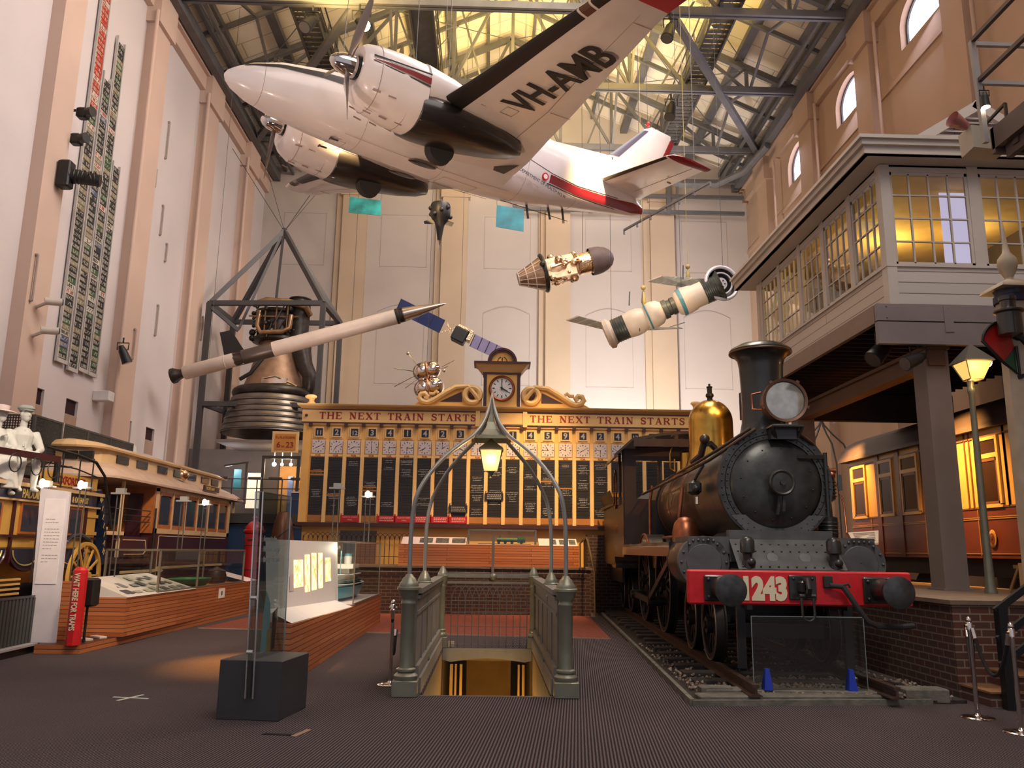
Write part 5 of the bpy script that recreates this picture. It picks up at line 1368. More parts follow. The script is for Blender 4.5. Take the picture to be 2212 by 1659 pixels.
    if i in (8, 10):
        zz = 2.60 if i == 8 else 2.95
        q = MB(); q.box(x0 - .02, x1, BY - .09, BY - .065, zz, zz + .2); q.bar((x0 + .01, BY - .07, zz + .2), (x0 + .01, BY - .07, zz + .26), .02); q.bar((x1 - .03, BY - .07, zz + .2), (x1 - .03, BY - .07, zz + .26), .02); q.m = 1
        for z2_ in (zz + .05, zz + .10, zz + .15):
            xx = x0 + .05
            while xx < x1 - .07: l_ = rnd.uniform(.02, .05); q.box(xx, xx + l_, BY - .092, BY - .09, z2_ - .012, z2_ + .012); xx += l_ + .014
        q.build('hanging_sign', [m_slat, m_txt], col, 'black hanging sign')
q = MB(); q.box(BX0 - .25, BX1 + .25, BY - .16, BY + .5, 2.19, 2.29); q.build('bottom_rail', m_trimd, bd)
# clock tower and scrolls
CXc = .275
q = MB(); q.box(CXc - .50, CXc + .50, BY - .12, BY + .4, 5.56, 6.52); q.build('clock_tower', m_gold, bd)
tw = bd
q = MB(); q.box(CXc - .52, CXc - .43, BY - .14, BY - .1, 5.56, 6.50); q.box(CXc + .43, CXc + .52, BY - .14, BY - .1, 5.56, 6.50); q.box(CXc - .54, CXc + .54, BY - .15, BY + .4, 6.50, 6.55); q.build('tower_pilasters', m_trimd, bd)
q = MB(); q.loft([[(CXc - k, BY - .16 - (k - .54) * .6, z), (CXc + k, BY - .16 - (k - .54) * .6, z), (CXc + k, BY + .4, z), (CXc - k, BY + .4, z)] for k, z in ((.54, 6.55), (.58, 6.60), (.66, 6.70), (.70, 6.75), (.76, 6.78))], False); q.build('tower_cornice', mat('cornice_olive_cream', (.55, .35, .14), .5), bd)
q = MB(); q.box(CXc - .80, CXc + .80, BY - .32, BY + .4, 6.78, 6.84)
FF = T(CXc, BY - .05, 6.83) @ rotm('X', 90)
oa = [(.42 * math.cos(PI * i / 20), .42 * math.sin(PI * i / 20)) for i in range(21)]; ia = [(.31 * math.cos(PI * i / 20), .31 * math.sin(PI * i / 20)) for i in range(21)]
for i in range(20):
    q.add([(oa[i][0], oa[i][1], 0), (oa[i + 1][0], oa[i + 1][1], 0), (ia[i + 1][0], ia[i + 1][1], 0), (ia[i][0], ia[i][1], 0), (oa[i][0], oa[i][1], .2), (oa[i + 1][0], oa[i + 1][1], .2), (ia[i + 1][0], ia[i + 1][1], .2), (ia[i][0], ia[i][1], .2)], [(4, 5, 6, 7), (0, 1, 5, 4), (2, 3, 7, 6), (3, 2, 1, 0)], False, FF)
q.build('arch_moulding', m_trimd, bd)
q = MB(); q.prism([(p[0] * 1.0, p[1] * 1.0) for p in ia], 0, .12, FF); q.m = 1
for s_ in (-1, 1): q.tube([(CXc + s_ * (.04 + .03 * t + .03 * math.sin(t)), BY - .18, 6.93 + .06 * math.cos(t * 1.1)) for t in [i * .5 for i in range(8)]], .011, 6)
q.bar((CXc, BY - .18, 6.88), (CXc, BY - .18, 6.98), .03, .02)
q.torus(.365, .014, FF @ T(0, 0, .21), 24, 6, 0, PI)
q.build('arch_tympanum', [m_gold, m_trimd], bd)
ck = T(CXc, BY - .13, 6.09) @ rotm('X', 90)
q = MB(ck); q.lathe([(0, .03), (.30, .03), (.30, .0)], 40); q.m = 1
for h_ in range(12): a = 2 * PI * h_ / 12; q.bar((.20 * math.sin(a), .20 * math.cos(a), .033), (.27 * math.sin(a), .27 * math.cos(a), .033), .030 if h_ % 3 == 0 else .022, .004, up=(0, 0, 1))
fc = q.build('clock_face', [mat('white_enamel', (.72, .72, .70), .4), m_slat], bd)
q = MB(ck); q.bar((0, -.05, .045), (0, .25, .045), .022, .006, up=(0, 0, 1)); a = 2 * PI * 4 / 12; q.bar((-.05 * math.sin(a), -.05 * math.cos(a), .05), (.19 * math.sin(a), .19 * math.cos(a), .05), .035, .006, up=(0, 0, 1)); q.cyl((0, 0, .03), (0, 0, .06), .03); q.build('clock_hands', m_slat, fc)
q = MB(ck); q.lathe([(.295, .03), (.31, .07), (.34, .08), (.37, .05), (.375, 0)], 40); q.build('clock_rim', m_copper, fc)
for s_ in (-1, 1):
    S = T(CXc, BY + .05, 0) @ Matrix.Diagonal((s_, 1, 1, 1)) @ rotm('X', 90)
    q = MB(S)
    pts = [(.55, 5.56), (2.55, 5.56), (2.42, 5.64), (2.30, 5.70), (2.18, 5.66), (2.05, 5.66), (1.9, 5.76), (1.65, 5.95), (1.40, 6.10), (1.15, 6.20), (.95, 6.22), (.78, 6.16), (.70, 6.05), (.55, 6.00)]
    q.prism(pts, 0, .08)
    sc = q.build('scroll_board', m_gold, bd)
    q = MB(S); q.tube([(.62, 5.75, .1)] + [(.83 + .22 * math.cos(a), 5.90 + .22 * math.sin(a), .1) for a in [PI + .6 - 2 * PI * i / 20 for i in range(21)]] + [(.95, 6.15, .1), (1.3, 6.12, .1), (1.6, 5.95, .1), (1.95, 5.72, .1), (2.1, 5.66, .1), (2.25, 5.70, .1), (2.33, 5.80, .1), (2.28, 5.90, .1), (2.17, 5.92, .1), (2.10, 5.85, .1), (2.16, 5.78, .1)], .08, 8)
    q.tube([(2.05, 5.92, .1), (1.92, 5.92, .1), (1.85, 5.99, .1), (1.80, 5.94, .1)], .05, 6)
    q.build('scroll_moulding', m_gold2, sc)
    q = MB(S); q.lathe([(0, .14), (.05, .15), (.105, .12), (.12, .08)], 24, T(.83, 5.90, 0))
    for i in range(8): q.bar((.83, 5.9, .14), (.83 + .1 * math.cos(PI * i / 4), 5.9 + .1 * math.sin(PI * i / 4), .13), .014, .01, up=(0, 0, 1))
    q.add([(1.12, 5.70, .09), (1.75, 5.70, .09), (1.14, 6.0, .09)], [(0, 1, 2)]); q.build('scroll_inlay', m_trimd, sc)
for x in (BX0 - .05, BX1 + .05):
    q = MB(T(x, BY + .1, 5.56)); q.lathe([(.12, 0), (.13, .05), (.08, .08), (.07, .14), (.10, .2), (.05, .22), (0, .24)], 16); q.sphere((0, -.1, .22), (.17, .05, .07), 10, 6); q.build('acroterion', m_gold2, bd)
# space below the board: yellow boarding and wire lattice
q = MB(); q.box(BX0 - .1, BX1, BY + .1, BY + .2, PZ, 2.19); q.build('lower_boarding', m_gold, bd)
q = MB(); q.box(-4.1, -3.1, BY + .05, BY + .1, PZ, 2.08); q.build('grey_panel', mat('grey_panel', (.12, .13, .12), .6), bd)
q = MB()
for i in range(22):
    x = BX0 + .0 + i * .13
    q.cyl((x, BY - .1, PZ), (x, BY - .1, 1.95), .008, n=4)
    q.tube([(x, BY - .1, 1.85), (x + .03, BY - .1, 1.95), (x + .13, BY - .1, 2.03), (x + .23, BY - .1, 1.95), (x + .26, BY - .1, 1.85)], .007, 4)
q.cyl((BX0, BY - .1, 1.4), (BX0 + 2.9, BY - .1, 1.4), .008, n=4)
q.build('wire_lattice', m_trimd, bd)

# timber display bench on the platform
m_wood = brick_mat('red_timber_boards', ((.36, .105, .035), (.50, .175, .06)), (.07, .018, .010), 2.2, .066, ('X', 'Z'), .0045, .42)
m_woody = brick_mat('red_timber_boards_side', ((.36, .105, .035), (.50, .175, .06)), (.07, .018, .010), 2.2, .066, ('Y', 'Z'), .0045, .42)
db = thing('display_bench', 'long red timber display bench on the brick platform under the indicator board', 'display bench', T(.2, 22.2, PZ))
q = MB(); q.box(-2.36, 2.35, 21.95, 22.6, PZ, 1.74); q.build('timber_base', m_wood, db)
m_panelw = mat('pinkish_white_panel', (.75, .62, .62), .5, var=.04)
m_photo = mat('photo_print', (.10, .10, .09), .5, var=.8, vscale=18)
for x0, x1 in ((-2.3, -.60), (1.3, 2.32)):
    q = MB(); q.add([(x0, 21.97, 1.74), (x1, 21.97, 1.74), (x1, 22.45, 1.93), (x0, 22.45, 1.93), (x0, 22.45, 1.74), (x1, 22.45, 1.74)], [(0, 1, 2, 3), (0, 3, 4), (1, 5, 2), (4, 3, 2, 5)])
    q.m = 1; n = 4; w = (x1 - x0) / n
    for i in range(n):
        if i == 0: continue
        a = x0 + w * i + .04; b_ = a + w - .08
        q.add([(a, 22.05, 1.7747), (b_, 22.05, 1.7747), (b_, 22.38, 1.9047), (a, 22.38, 1.9047)], [(0, 1, 2, 3)])
    q.build('caption_panel', [m_panelw, m_photo], db)
cs = thing('model_case', 'glass case with a model engine on the middle of the timber display bench', 'display case', T(.35, 22.3, 1.74))
q = MB(); q.box(-.55, 1.22, 22.0, 22.5, 1.745, 1.76); q.build('case_floor', m_panelw, cs)
q = MB()
for x in (-.55, 1.22):
    for y in (22.0, 22.5): q.bar((x, y, 1.76), (x, y, 2.13), .03)
for (a, b_) in (((-.55, 22.0), (1.22, 22.0)), ((-.55, 22.5), (1.22, 22.5)), ((-.55, 22.0), (-.55, 22.5)), ((1.22, 22.0), (1.22, 22.5))): q.bar(a + (2.13,), b_ + (2.13,), .03)
q.build('case_frame', m_steel, cs)
q = MB(); q.box(-.54, 1.21, 22.0, 22.01, 1.77, 2.12); q.build('case_glass', glass_mat(), cs)
tk = thing('model_train', 'small green model engine inside the glass case below the board', 'model train', T(.6, 22.25, 1.76))
q = MB(); q.cyl((.2, 22.25, 1.88), (.75, 22.25, 1.88), .055); q.box(.75, .95, 22.18, 22.32, 1.80, 1.97); q.cyl((.28, 22.25, 1.9), (.28, 22.25, 2.0), .02); q.build('boiler', mat('model_green', (.05, .12, .05), .4), tk)
q = MB(); q.box(-.3, 1.1, 22.15, 22.35, 1.762, 1.775)
for x in (.25, .42, .6, .85): q.cyl((x, 22.17, 1.81), (x, 22.33, 1.81), .04)
q.build('wheels', m_blk, tk)
# platform fence in front and steps at its right end
q = MB()
q.bar((.10, 21.42, .95), (.10, 21.42, 1.98), .07); q.bar((.10, 21.45, 1.02), (.10, 21.45, 1.02 + .01), .07)
q.cyl((-5.3, 21.44, 1.04), (2.5, 21.44, 1.04), .012)
struct('trim_platform_post', q, m_steel)
hr = thing('handrail', 'bent metal handrail at the right end of the brick platform beside the locomotive', 'handrail', T(2.5, 20.6, 0))
q = MB(); q.tube([(2.42, 21.3, 1.15), (2.42, 21.3, 1.85), (2.44, 21.1, 1.95), (2.46, 20.9, 1.85), (2.55, 20.3, 1.1), (2.55, 20.25, .1)], .025); q.tube([(2.32, 21.4, 1.2), (2.32, 21.4, 1.8), (2.40, 21.3, 1.9)], .02); q.build('rail', mat('bronze_rail', (.20, .13, .06), .4, metal=.6), hr)
# hanging direction sign
sg = thing('platform_sign', 'small yellow hanging sign reading To Platforms 6 to 23 beside the indicator board', 'sign', T(-5.75, 22.9, 4.0))
q = MB(); q.box(-6.08, -5.35, 22.9, 22.95, 4.18, 4.77); q.m = 1; q.box(-6.0, -5.42, 22.885, 22.9, 4.25, 4.70); q.build('sign_board', [m_gold2, mat('deep_orange', (.60, .25, .04), .5)], sg)
q = MB(); text_mb('To PLATFORMS', .10, face_front(-5.71, 22.88, 4.56), .001, sx=.78, mb=q); text_mb('6', .22, face_front(-5.89, 22.88, 4.32), .001, bold=.004, mb=q); text_mb('to', .11, face_front(-5.77, 22.88, 4.32), .001, mb=q); text_mb('23', .22, face_front(-5.58, 22.88, 4.32), .001, bold=.004, mb=q); q.build('sign_lettering', m_ltr, sg)

# ================================================================ RIGHT SIDE: BRICK PLATFORM, SIGNAL CABIN, CARRIAGE
RP = 1.10
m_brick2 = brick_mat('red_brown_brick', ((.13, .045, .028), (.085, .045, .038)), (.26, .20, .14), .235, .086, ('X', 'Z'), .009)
m_brick2y = brick_mat('red_brown_brick_shaded', ((.085, .032, .022), (.065, .036, .03)), (.18, .14, .10), .235, .086, ('Y', 'Z'), .009)  # same brick as the front, darkened to paint in the side's shade
q = MB()
q.add([(5.43, 9.84, 0), (8.35, 9.84, 0), (8.35, 9.84, RP - .05), (5.43, 9.84, RP - .05)], [(0, 1, 2, 3)])
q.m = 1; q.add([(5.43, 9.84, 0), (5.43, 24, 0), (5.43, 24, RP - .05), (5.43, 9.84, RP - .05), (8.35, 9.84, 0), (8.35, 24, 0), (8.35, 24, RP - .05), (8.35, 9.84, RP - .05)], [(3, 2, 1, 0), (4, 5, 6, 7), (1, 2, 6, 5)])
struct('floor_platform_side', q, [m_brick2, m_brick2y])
q = MB(); q.box(5.40, 8.38, 9.81, 24, RP - .05, RP); q.m = 1; q.box(8.2, 8.40, 9.81, 24, RP, RP + .004); struct('floor_platform_side_top', q, [mat('platform_concrete', (.20, .14, .095), .8, var=.15, vscale=5), mat('platform_edge_yellow', (.55, .32, .10), .7)])
m_tread = mat('brick_tread', (.30, .15, .06), .7, var=.2, vscale=8)
for k in range(5):
    q = MB(); x0 = 5.46 + .34 * k; q.box(x0, 7.4, 9.28, 9.835, (.17 * k), .17 * (k + 1) - .02); q.m = 1; q.box(x0 - .01, x0 + .36, 9.26, 9.835, .17 * (k + 1) - .02, .17 * (k + 1))
    struct('floor_brick_step_%d' % (k + 1), q, [m_brick2, m_tread])
rl = thing('stair_rail', 'black square steel stair rail rising beside the brick platform steps', 'handrail', T(5.6, 9.2, 0))
q = MB(); q.box(5.56, 5.66, 9.14, 9.24, 0, 1.06); q.build('post', m_black, rl)
for z0 in (1.02, .72, .45):
    q = MB(); q.bar((5.55, 9.19, z0), (7.0, 9.19, z0 + 1.0), .05, .07); q.build('rail', m_black, rl)
q = MB(); q.bar((6.9, 9.19, .9), (6.9, 9.19, 2.0), .08); q.build('post', m_black, rl)

# lamp standard
lp_ = thing('street_lamp', 'grey green lamp post with a glowing amber lantern on the side platform', 'street lamp', T(7.07, 11.76, RP))
q = MB(T(7.07, 11.76, RP)); q.lathe([(0, 0), (.085, 0), (.085, .04), (.065, .1), (.055, .5), (.050, 1.2), (.044, 2.2), (.040, 2.85), (.055, 2.88), (.055, 2.93), (.04, 2.96), (.05, 3.05), (.03, 3.07), (0, 3.07)], 20); q.build('pole', m_cast, lp_)
lantern(lp_, 7.12, 11.76, 4.17, 4.43, .095, .19, 4.72)
point_light('street_lamp_light', (7.12, 11.45, 4.28), 8, (1.0, .55, .18), .08)
E1 = MATS['glowing_bulb']

# signal post
sp_ = thing('signal_post', 'cream railway signal post with dark lamp and red and green spectacle', 'signal', T(6.72, 10.1, RP))
q = MB(T(6.72, 10.1, 0)); q.lathe([(.20, RP), (.215, RP), (.20, RP + .02), (.185, 4.85), (0, 4.85)], 8, rotm('Z', 22.5), False); q.build('mast', mat('cream_timber', (.50, .42, .30), .6, var=.12, vscale=4), sp_)
q = MB(T(6.72, 10.1, 0)); q.lathe([(.20, 4.82), (.21, 4.83), (.21, 4.92), (.19, 4.93), (.19, 4.98), (.205, 5.0), (.205, 5.02)], 16); q.build('mast_band', mat('navy_band', (.02, .02, .045), .35), sp_)
q = MB(T(6.72, 10.1, 0)); q.loft([[(-.26, -.26, 5.0), (.26, -.26, 5.0), (.26, .26, 5.0), (-.26, .26, 5.0)], [(-.24, -.24, 5.05), (.24, -.24, 5.05), (.24, .24, 5.05), (-.24, .24, 5.05)], [(-.08, -.08, 5.14), (.08, -.08, 5.14), (.08, .08, 5.14), (-.08, .08, 5.14)]], False)
q.lathe([(.07, 5.12), (.05, 5.18), (.10, 5.27), (.125, 5.36), (.11, 5.44), (.05, 5.52), (.03, 5.62), (.015, 5.8), (0, 5.98)], 20); q.build('finial', MATS['cream_timber'], sp_)
q = MB(T(6.47, 9.80, 0)); q.lathe([(0, 4.33), (.135, 4.33), (.14, 4.36), (.14, 4.60), (.175, 4.62), (.175, 4.64), (.10, 4.66), (.09, 4.68), (.09, 4.76), (.10, 4.77), (.10, 4.82), (0, 4.83)], 20); q.build('signal_lamp', mat('dark_olive_enamel', (.045, .038, .028), .3, var=.15, coat=.3), sp_)
SPF = T(6.50, 9.98, 4.22) @ rotm('X', 90)
q = MB(SPF); arcp = [(-.02 + .30 * math.cos(a), .02 + .30 * math.sin(a)) for a in [R(60 + 14 * i) for i in range(13)]]
q.prism([(.0, .25), (.0, -.05)][:1] + arcp[:9] + [(-.06, -.20), (.10, -.02), (.06, .2)], 0, .02); q.build('red_spectacle', mat('red_glass', (.45, .02, .015), .3), sp_)
q = MB(SPF); q.prism([(-.06, -.205), (.10, -.025), (.10, -.36)], 0, .02); q.build('green_spectacle', mat('green_glass', (.02, .10, .045), .3), sp_)
q = MB(T(6.50, 9.94, 4.22)); q.tube([(x, 0, z) for x, z in arcp[:9]] + [(-.07, 0, -.22), (.12, 0, -.38), (.11, 0, .0)], .018, 6); q.tube([(.10, 0, .15), (.2, 0, .1), (.3, -.02, -.02), (.42, -.02, -.22), (.6, 0, -.32)], [.05, .06, .055, .05, .045], 8); q.bar((.10, 0, -.40), (.65, 0, -.24), .04, .05); q.build('spectacle_casting', m_black, sp_)

# timber signal cabin on steel columns
m_cab = mat('cabin_cream_paint', (.58, .53, .47), .55, var=.05, vscale=2)
m_cabl = brick_mat('cabin_weatherboard', ((.60, .56, .52), (.57, .53, .49)), (.20, .17, .15), 30, .185, ('X', 'Z'), .008, .55)
m_cably = brick_mat('cabin_weatherboard_shaded', ((.56, .49, .42), (.54, .47, .40)), (.20, .16, .13), 30, .185, ('Y', 'Z'), .008, .55)  # same boards as the front, weaker side light put into the browner colour
m_greyb = mat('grey_steel_fascia', (.23, .20, .20), .6, var=.08, vscale=2)
m_soff = mat('dark_soffit', (.045, .030, .024), .8, var=.2)
BX_, FX, BYf, FYf, BXr, BYb = 6.35, 5.97, 12.5, 12.2, 10.3, 18.9
cn = thing('signal_cabin', 'raised cream timber signal cabin with many small paned windows', 'signal cabin', T(8.3, 12.5, 4.55))
q = MB(); q.box(FX, BXr, FYf, FYf + .08, 5.19, 5.46); q.box(FX, BXr, FYf + .0, FYf + .10, 4.82, 5.17); q.box(7.02, 7.16, FYf - .012, FYf, 5.02, 5.45)
for (x, z) in ((6.12, 5.42), (6.12, 5.24), (7.09, 5.40), (7.09, 5.24)): q.sphere((x, FYf - .005, z), .014, 6, 4)
q.build('front_fascia', m_greyb, cn)
q = MB(); q.box(FX, FX + .08, FYf + .11, BYb + .1, 5.17, 5.46); q.build('side_fascia', mat('brown_side_fascia', (.24, .17, .13), .6), cn)
q = MB(); q.box(FX + .1, BXr, FYf + .12, BYb, 5.36, 5.44)
for i in range(22): q.box(FX + .12, BXr, 12.5 + i * .29, 12.55 + i * .29, 5.20, 5.36)
q.build('underfloor_joists', m_soff, cn)
q = MB(); q.box(6.86, 7.12, 12.45, 18.2, 4.55, 4.84); q.box(6.8, 7.18, 12.4, 18.2, 4.80, 4.86); q.build('main_girder', mat('brown_girder', (.16, .085, .055), .6), cn)
q = MB(); q.box(5.65, 10.5, 18.2, 18.4, 4.58, 5.2); q.build('rear_crossbeam', m_soff, cn)
for (x, y) in ((6.83, 12.5), (10.0, 12.5), (6.83, 18.0)):
    q = MB(); q.box(x, x + .37, y, y + .06, RP, 4.8); q.box(x, x + .37, y + .34, y + .40, RP, 4.8); q.box(x, x + .37, y + .06, y + .34, RP, 4.8); q.box(x - .04, x + .41, y - .04, y + .44, RP, RP + .03); q.build('steel_column', mat('grey_column', (.24, .20, .18), .6, var=.05), cn)
q = MB(); q.box(BX_, BXr, BYf, BYf + .06, 5.46, 6.20); q.build('front_boarding', m_cabl, cn)
q = MB(); q.box(BX_, BX_ + .06, BYf + .06, BYb, 5.46, 6.20); q.build('side_boarding', m_cably, cn)
q = MB(); q.box(BX_ - .03, BXr, BYf - .03, BYf + .1, 6.18, 6.22); q.box(BX_ - .03, BX_ + .1, BYf + .1, BYb, 6.18, 6.22)
for (x, y) in ((BX_, BYf), (BX_, BYb - .16)): q.box(x - .02, x + .14, y - .02, y + .16, 5.46, 7.95)
q.box(BX_, BXr, BYf, BYf + .08, 7.83, 7.98); q.box(BX_, BX_ + .08, BYf, BYb, 7.80, 7.98); q.build('corner_posts', m_cab, cn)
m_pane = glass_mat('cabin_glass', (.92, .92, .90), .25, .02)
fx = BX_ + .14
for k, (a, b_) in enumerate(((6.49, 7.80), (7.98, 9.25), (9.42, 10.25))):
    q = MB(); q.box(a, b_, BYf + .01, BYf + .05, 6.22, 6.27); q.box(a, b_, BYf + .01, BYf + .05, 7.78, 7.83); q.box(a, a + .045, BYf + .01, BYf + .05, 6.22, 7.83); q.box(b_ - .045, b_, BYf + .01, BYf + .05, 6.22, 7.83)
    for i in range(1, 4): q.box(a + (b_ - a) * i / 4 - .014, a + (b_ - a) * i / 4 + .014, BYf + .01, BYf + .045, 6.25, 7.8); q.box(a, b_, BYf + .012, BYf + .043, 6.22 + 1.61 * i / 4 - .012, 6.22 + 1.61 * i / 4 + .012)
    w_ = q.build('cabin_window', m_cab, cn)
    q = MB(); q.box(a, b_, BYf + .026, BYf + .030, 6.22, 7.83); q.build('window_panes', m_pane, w_)
    if b_ < 10: q = MB(); q.box(b_, b_ + .18, BYf - .01, BYf + .08, 6.2, 7.95); q.build('window_mullion', m_cab, cn)
ysd = [12.66, 13.84, 15.06, 16.28, 17.50, 18.72]
for k in range(5):
    a, b_ = ysd[k], ysd[k + 1] - .17
    q = MB(); X = BX_ + .01; q.box(X, X + .04, a, b_, 6.22, 6.27); q.box(X, X + .04, a, b_, 7.74, 7.80); q.box(X, X + .04, a, a + .045, 6.22, 7.8); q.box(X, X + .04, b_ - .045, b_, 6.22, 7.8)
    for i in range(1, 4): q.box(X, X + .035, a + (b_ - a) * i / 4 - .014, a + (b_ - a) * i / 4 + .014, 6.25, 7.78); q.box(X + .002, X + .033, a, b_, 6.22 + 1.58 * i / 4 - .012, 6.22 + 1.58 * i / 4 + .012)
    w_ = q.build('cabin_window', m_cab, cn)
    q = MB(); q.box(X + .016, X + .020, a, b_, 6.22, 7.8); q.build('window_panes', m_pane, w_)
    q = MB(); q.box(BX_ - .01, BX_ + .08, b_, b_ + .17, 6.2, 7.95); q.build('window_mullion', m_cab, cn)
# eaves and hipped roof with a louvred gablet
q = MB(); ex, ey = 5.88, 12.08
q.box(ex + .04, BXr + .5, ey + .04, BYb + .4, 7.96, 8.0)
for (d, z0, z1) in ((.06, 7.96, 8.10), (.0, 8.10, 8.20), (-.05, 8.19, 8.25)):
    q.box(ex + d, BXr + .5, ey + d, ey + d + .08, z0, z1); q.box(ex + d, ex + d + .08, ey + d + .08, BYb + .45, z0, z1)
q.build('eaves', m_cab, cn)
m_shing = brick_mat('grey_shingles', ((.42, .37, .42), (.36, .32, .36)), (.14, .12, .12), .25, .12, ('X', 'Y'), .01, .7)
q = MB(); a = [(ex - .04, ey - .04, 8.25), (BXr + .6, ey - .04, 8.25), (BXr + .6, BYb + .4, 8.25), (ex - .04, BYb + .4, 8.25)]
b_ = [(7.45, 13.25, 8.72), (9.55, 13.25, 8.72), (9.55, BYb, 8.72), (7.45, BYb, 8.72)]
q.loft([a, b_], False); q.loft([b_, [(8.49, 13.25, 9.42), (8.51, 13.25, 9.42), (8.51, BYb, 9.42), (8.49, BYb, 9.42)]], False); q.build('shingle_roof', m_shing, cn)
q = MB()
q.bar((7.15, 13.12, 8.60), (8.56, 13.12, 9.48), .06, .17, up=(0, 0, 1)); q.bar((9.85, 13.12, 8.60), (8.44, 13.12, 9.48), .06, .17, up=(0, 0, 1)); q.box(7.3, 9.8, 13.1, 13.2, 8.60, 8.68); q.build('bargeboard', m_cab, cn)
q = MB()
for i in range(7):
    z = 8.70 + i * .085; w = (9.40 - z) / .70 * 1.05; q.add([(8.5 - w, 13.15, z), (8.5 + w, 13.15, z), (8.5 + w, 13.22, z + .07), (8.5 - w, 13.22, z + .07), (8.5 - w, 13.15, z - .012), (8.5 + w, 13.15, z - .012)], [(0, 1, 2, 3), (4, 5, 1, 0)])
q.build('gable_louvres', mat('louvre_pinkish', (.50, .42, .38), .6), cn)
# interior
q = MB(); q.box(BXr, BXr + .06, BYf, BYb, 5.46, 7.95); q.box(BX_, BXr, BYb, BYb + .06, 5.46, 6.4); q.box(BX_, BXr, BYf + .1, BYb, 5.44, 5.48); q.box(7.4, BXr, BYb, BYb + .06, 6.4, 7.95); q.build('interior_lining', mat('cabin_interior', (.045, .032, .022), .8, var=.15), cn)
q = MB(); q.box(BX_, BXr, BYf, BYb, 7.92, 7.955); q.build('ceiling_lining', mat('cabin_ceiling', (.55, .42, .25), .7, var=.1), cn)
q = MB(); q.box(7.78, 8.22, 13.3, 13.33, 6.5, 7.86); q.build('reflection_panel', mat('lilac_reflection', (.7, .7, 1.0), .5, var=0, emit=(.68, .66, 1.0), estr=.6), cn)  # added glowing panel standing in for a window reflected in the cabin glass
lf = thing('lever_frame', 'yellow lit lever frame and cabinet inside the signal cabin', 'lever frame', T(7.9, 15.3, 5.5))
q = MB(); q.box(7.0, 8.3, 15.2, 15.8, 5.48, 6.75); q.box(8.3, 9.9, 15.2, 15.8, 5.48, 7.15); q.build('cabinet', mat('yellow_cabinet', (.75, .48, .06), .5, var=.1), lf)
for i in range(7):
    q = MB(); q.bar((7.2 + i * .2, 14.9, 5.5), (7.2 + i * .2, 14.75, 6.5 + .08 * (i % 3)), .03); q.sphere((7.2 + i * .2, 14.74, 6.52 + .08 * (i % 3)), .04, 8, 6); q.build('lever', m_black, lf)
point_light('cabin_lamp', (8.0, 15.7, 7.45), 60, (1.0, .66, .16), .15)
point_light('cabin_lamp_rear', (9.4, 15.0, 7.5), 22, (1.0, .66, .16), .15)
# black spot lamps fixed below the cabin
def spotlamp(p, d, label, s=1.0, group=None, lit=0.0):
    t = thing('spotlight', label, 'spotlight', T(*p)); 
    if group: t['group'] = group
    d = Vector(d).normalized(); p = Vector(p); e = p + d * .26 * s
    q = MB(); q.cyl(p, e, .075 * s, .095 * s, 16); q.cyl(p - d * .09 * s, p, .045 * s, .07 * s, 12); q.build('housing', m_black, t)
    q = MB(); q.tube([p + Vector((-.10 * s, 0, 0)), p + Vector((-.11 * s, 0, .14 * s)), p + Vector((.11 * s, 0, .14 * s)), p + Vector((.10 * s, 0, 0))], .012 * s, 5); q.cyl(p + Vector((0, 0, .14 * s)), p + Vector((0, 0, .24 * s)), .015 * s); q.build('yoke', m_black, t)
    q = MB(); q.cyl(e - d * .02, e + d * .004, .085 * s, n=14); q.build('lamp_face', mat('lit_lamp_face', (1, .8, .5), .4, var=0, emit=(1.0, .80, .55), estr=12) if lit else mat('unlit_lamp_face', (.2, .18, .15), .15, metal=.5), t)
    return t
spotlamp((6.35, 12.75, 4.95), (-.6, -.2, -.6), 'black spotlight under the front corner of the signal cabin', 1.6)
spotlamp((6.62, 12.30, 4.62), (-.9, -.3, -.4), 'black spotlight beside the top of the cabin front column', 1.2)
spotlamp((7.75, 12.6, 4.66), (.1, -.8, -.3), 'small black spotlight right of the cabin front column', .8, None, 1)
spotlamp((6.2, 17.4, 4.25), (.7, -.5, -.9), 'black spotlight hanging at the far end of the cabin girder', 1.1, None, 1)

# dark steel walkway high at the right
wk = thing('high_walkway', 'dark overhead walkway with grey rails above the signal cabin roof', 'walkway', T(6.2, 8.9, 6.4))
q = MB(); q.box(5.95, 9, 3.5, 8.9, 6.42, 6.50); q.box(5.90, 5.98, 3.5, 8.9, 6.35, 6.62); q.box(5.9, 9, 8.85, 8.92, 6.30, 6.62); q.box(5.99, 6.06, 3.5, 8.8, 6.2, 6.42)
for i in range(14): q.box(5.97, 9, 3.6 + i * .38, 3.7 + i * .38, 6.28, 6.42)
q.build('deck', mat('brown_steel', (.10, .07, .06), .6), wk)
q = MB(); q.box(6.38, 6.62, 8.6, 8.84, 0, 6.3); q.build('column', mat('dark_green_steel', (.02, .028, .024), .5), wk)
q = MB(); q.bar((5.84, 8.92, 6.45), (5.80, 8.92, 7.80), .06); q.bar((5.82, 8.92, 7.76), (8.5, 8.92, 7.76), .05); q.bar((5.83, 8.92, 7.24), (8.5, 8.92, 7.24), .05); q.build('end_rail', mat('galvanised', (.36, .34, .33), .5, metal=.3), wk)
q = MB(); q.bar((5.80, 8.9, 7.80), (5.80, 3.5, 7.80), .05); q.bar((5.83, 8.9, 7.26), (5.83, 3.5, 7.26), .05); q.build('side_rail', mat('brown_steel', (.1, .07, .06), .6), wk)
spotlamp((5.84, 8.85, 7.02), (0, 0, -1), 'black spotlight clamped to the walkway rail post', .55, None, 1)
fl_ = thing('floodlight', 'cream floodlight box with open barn door below the walkway', 'floodlight', T(6.0, 9.3, 6.6))
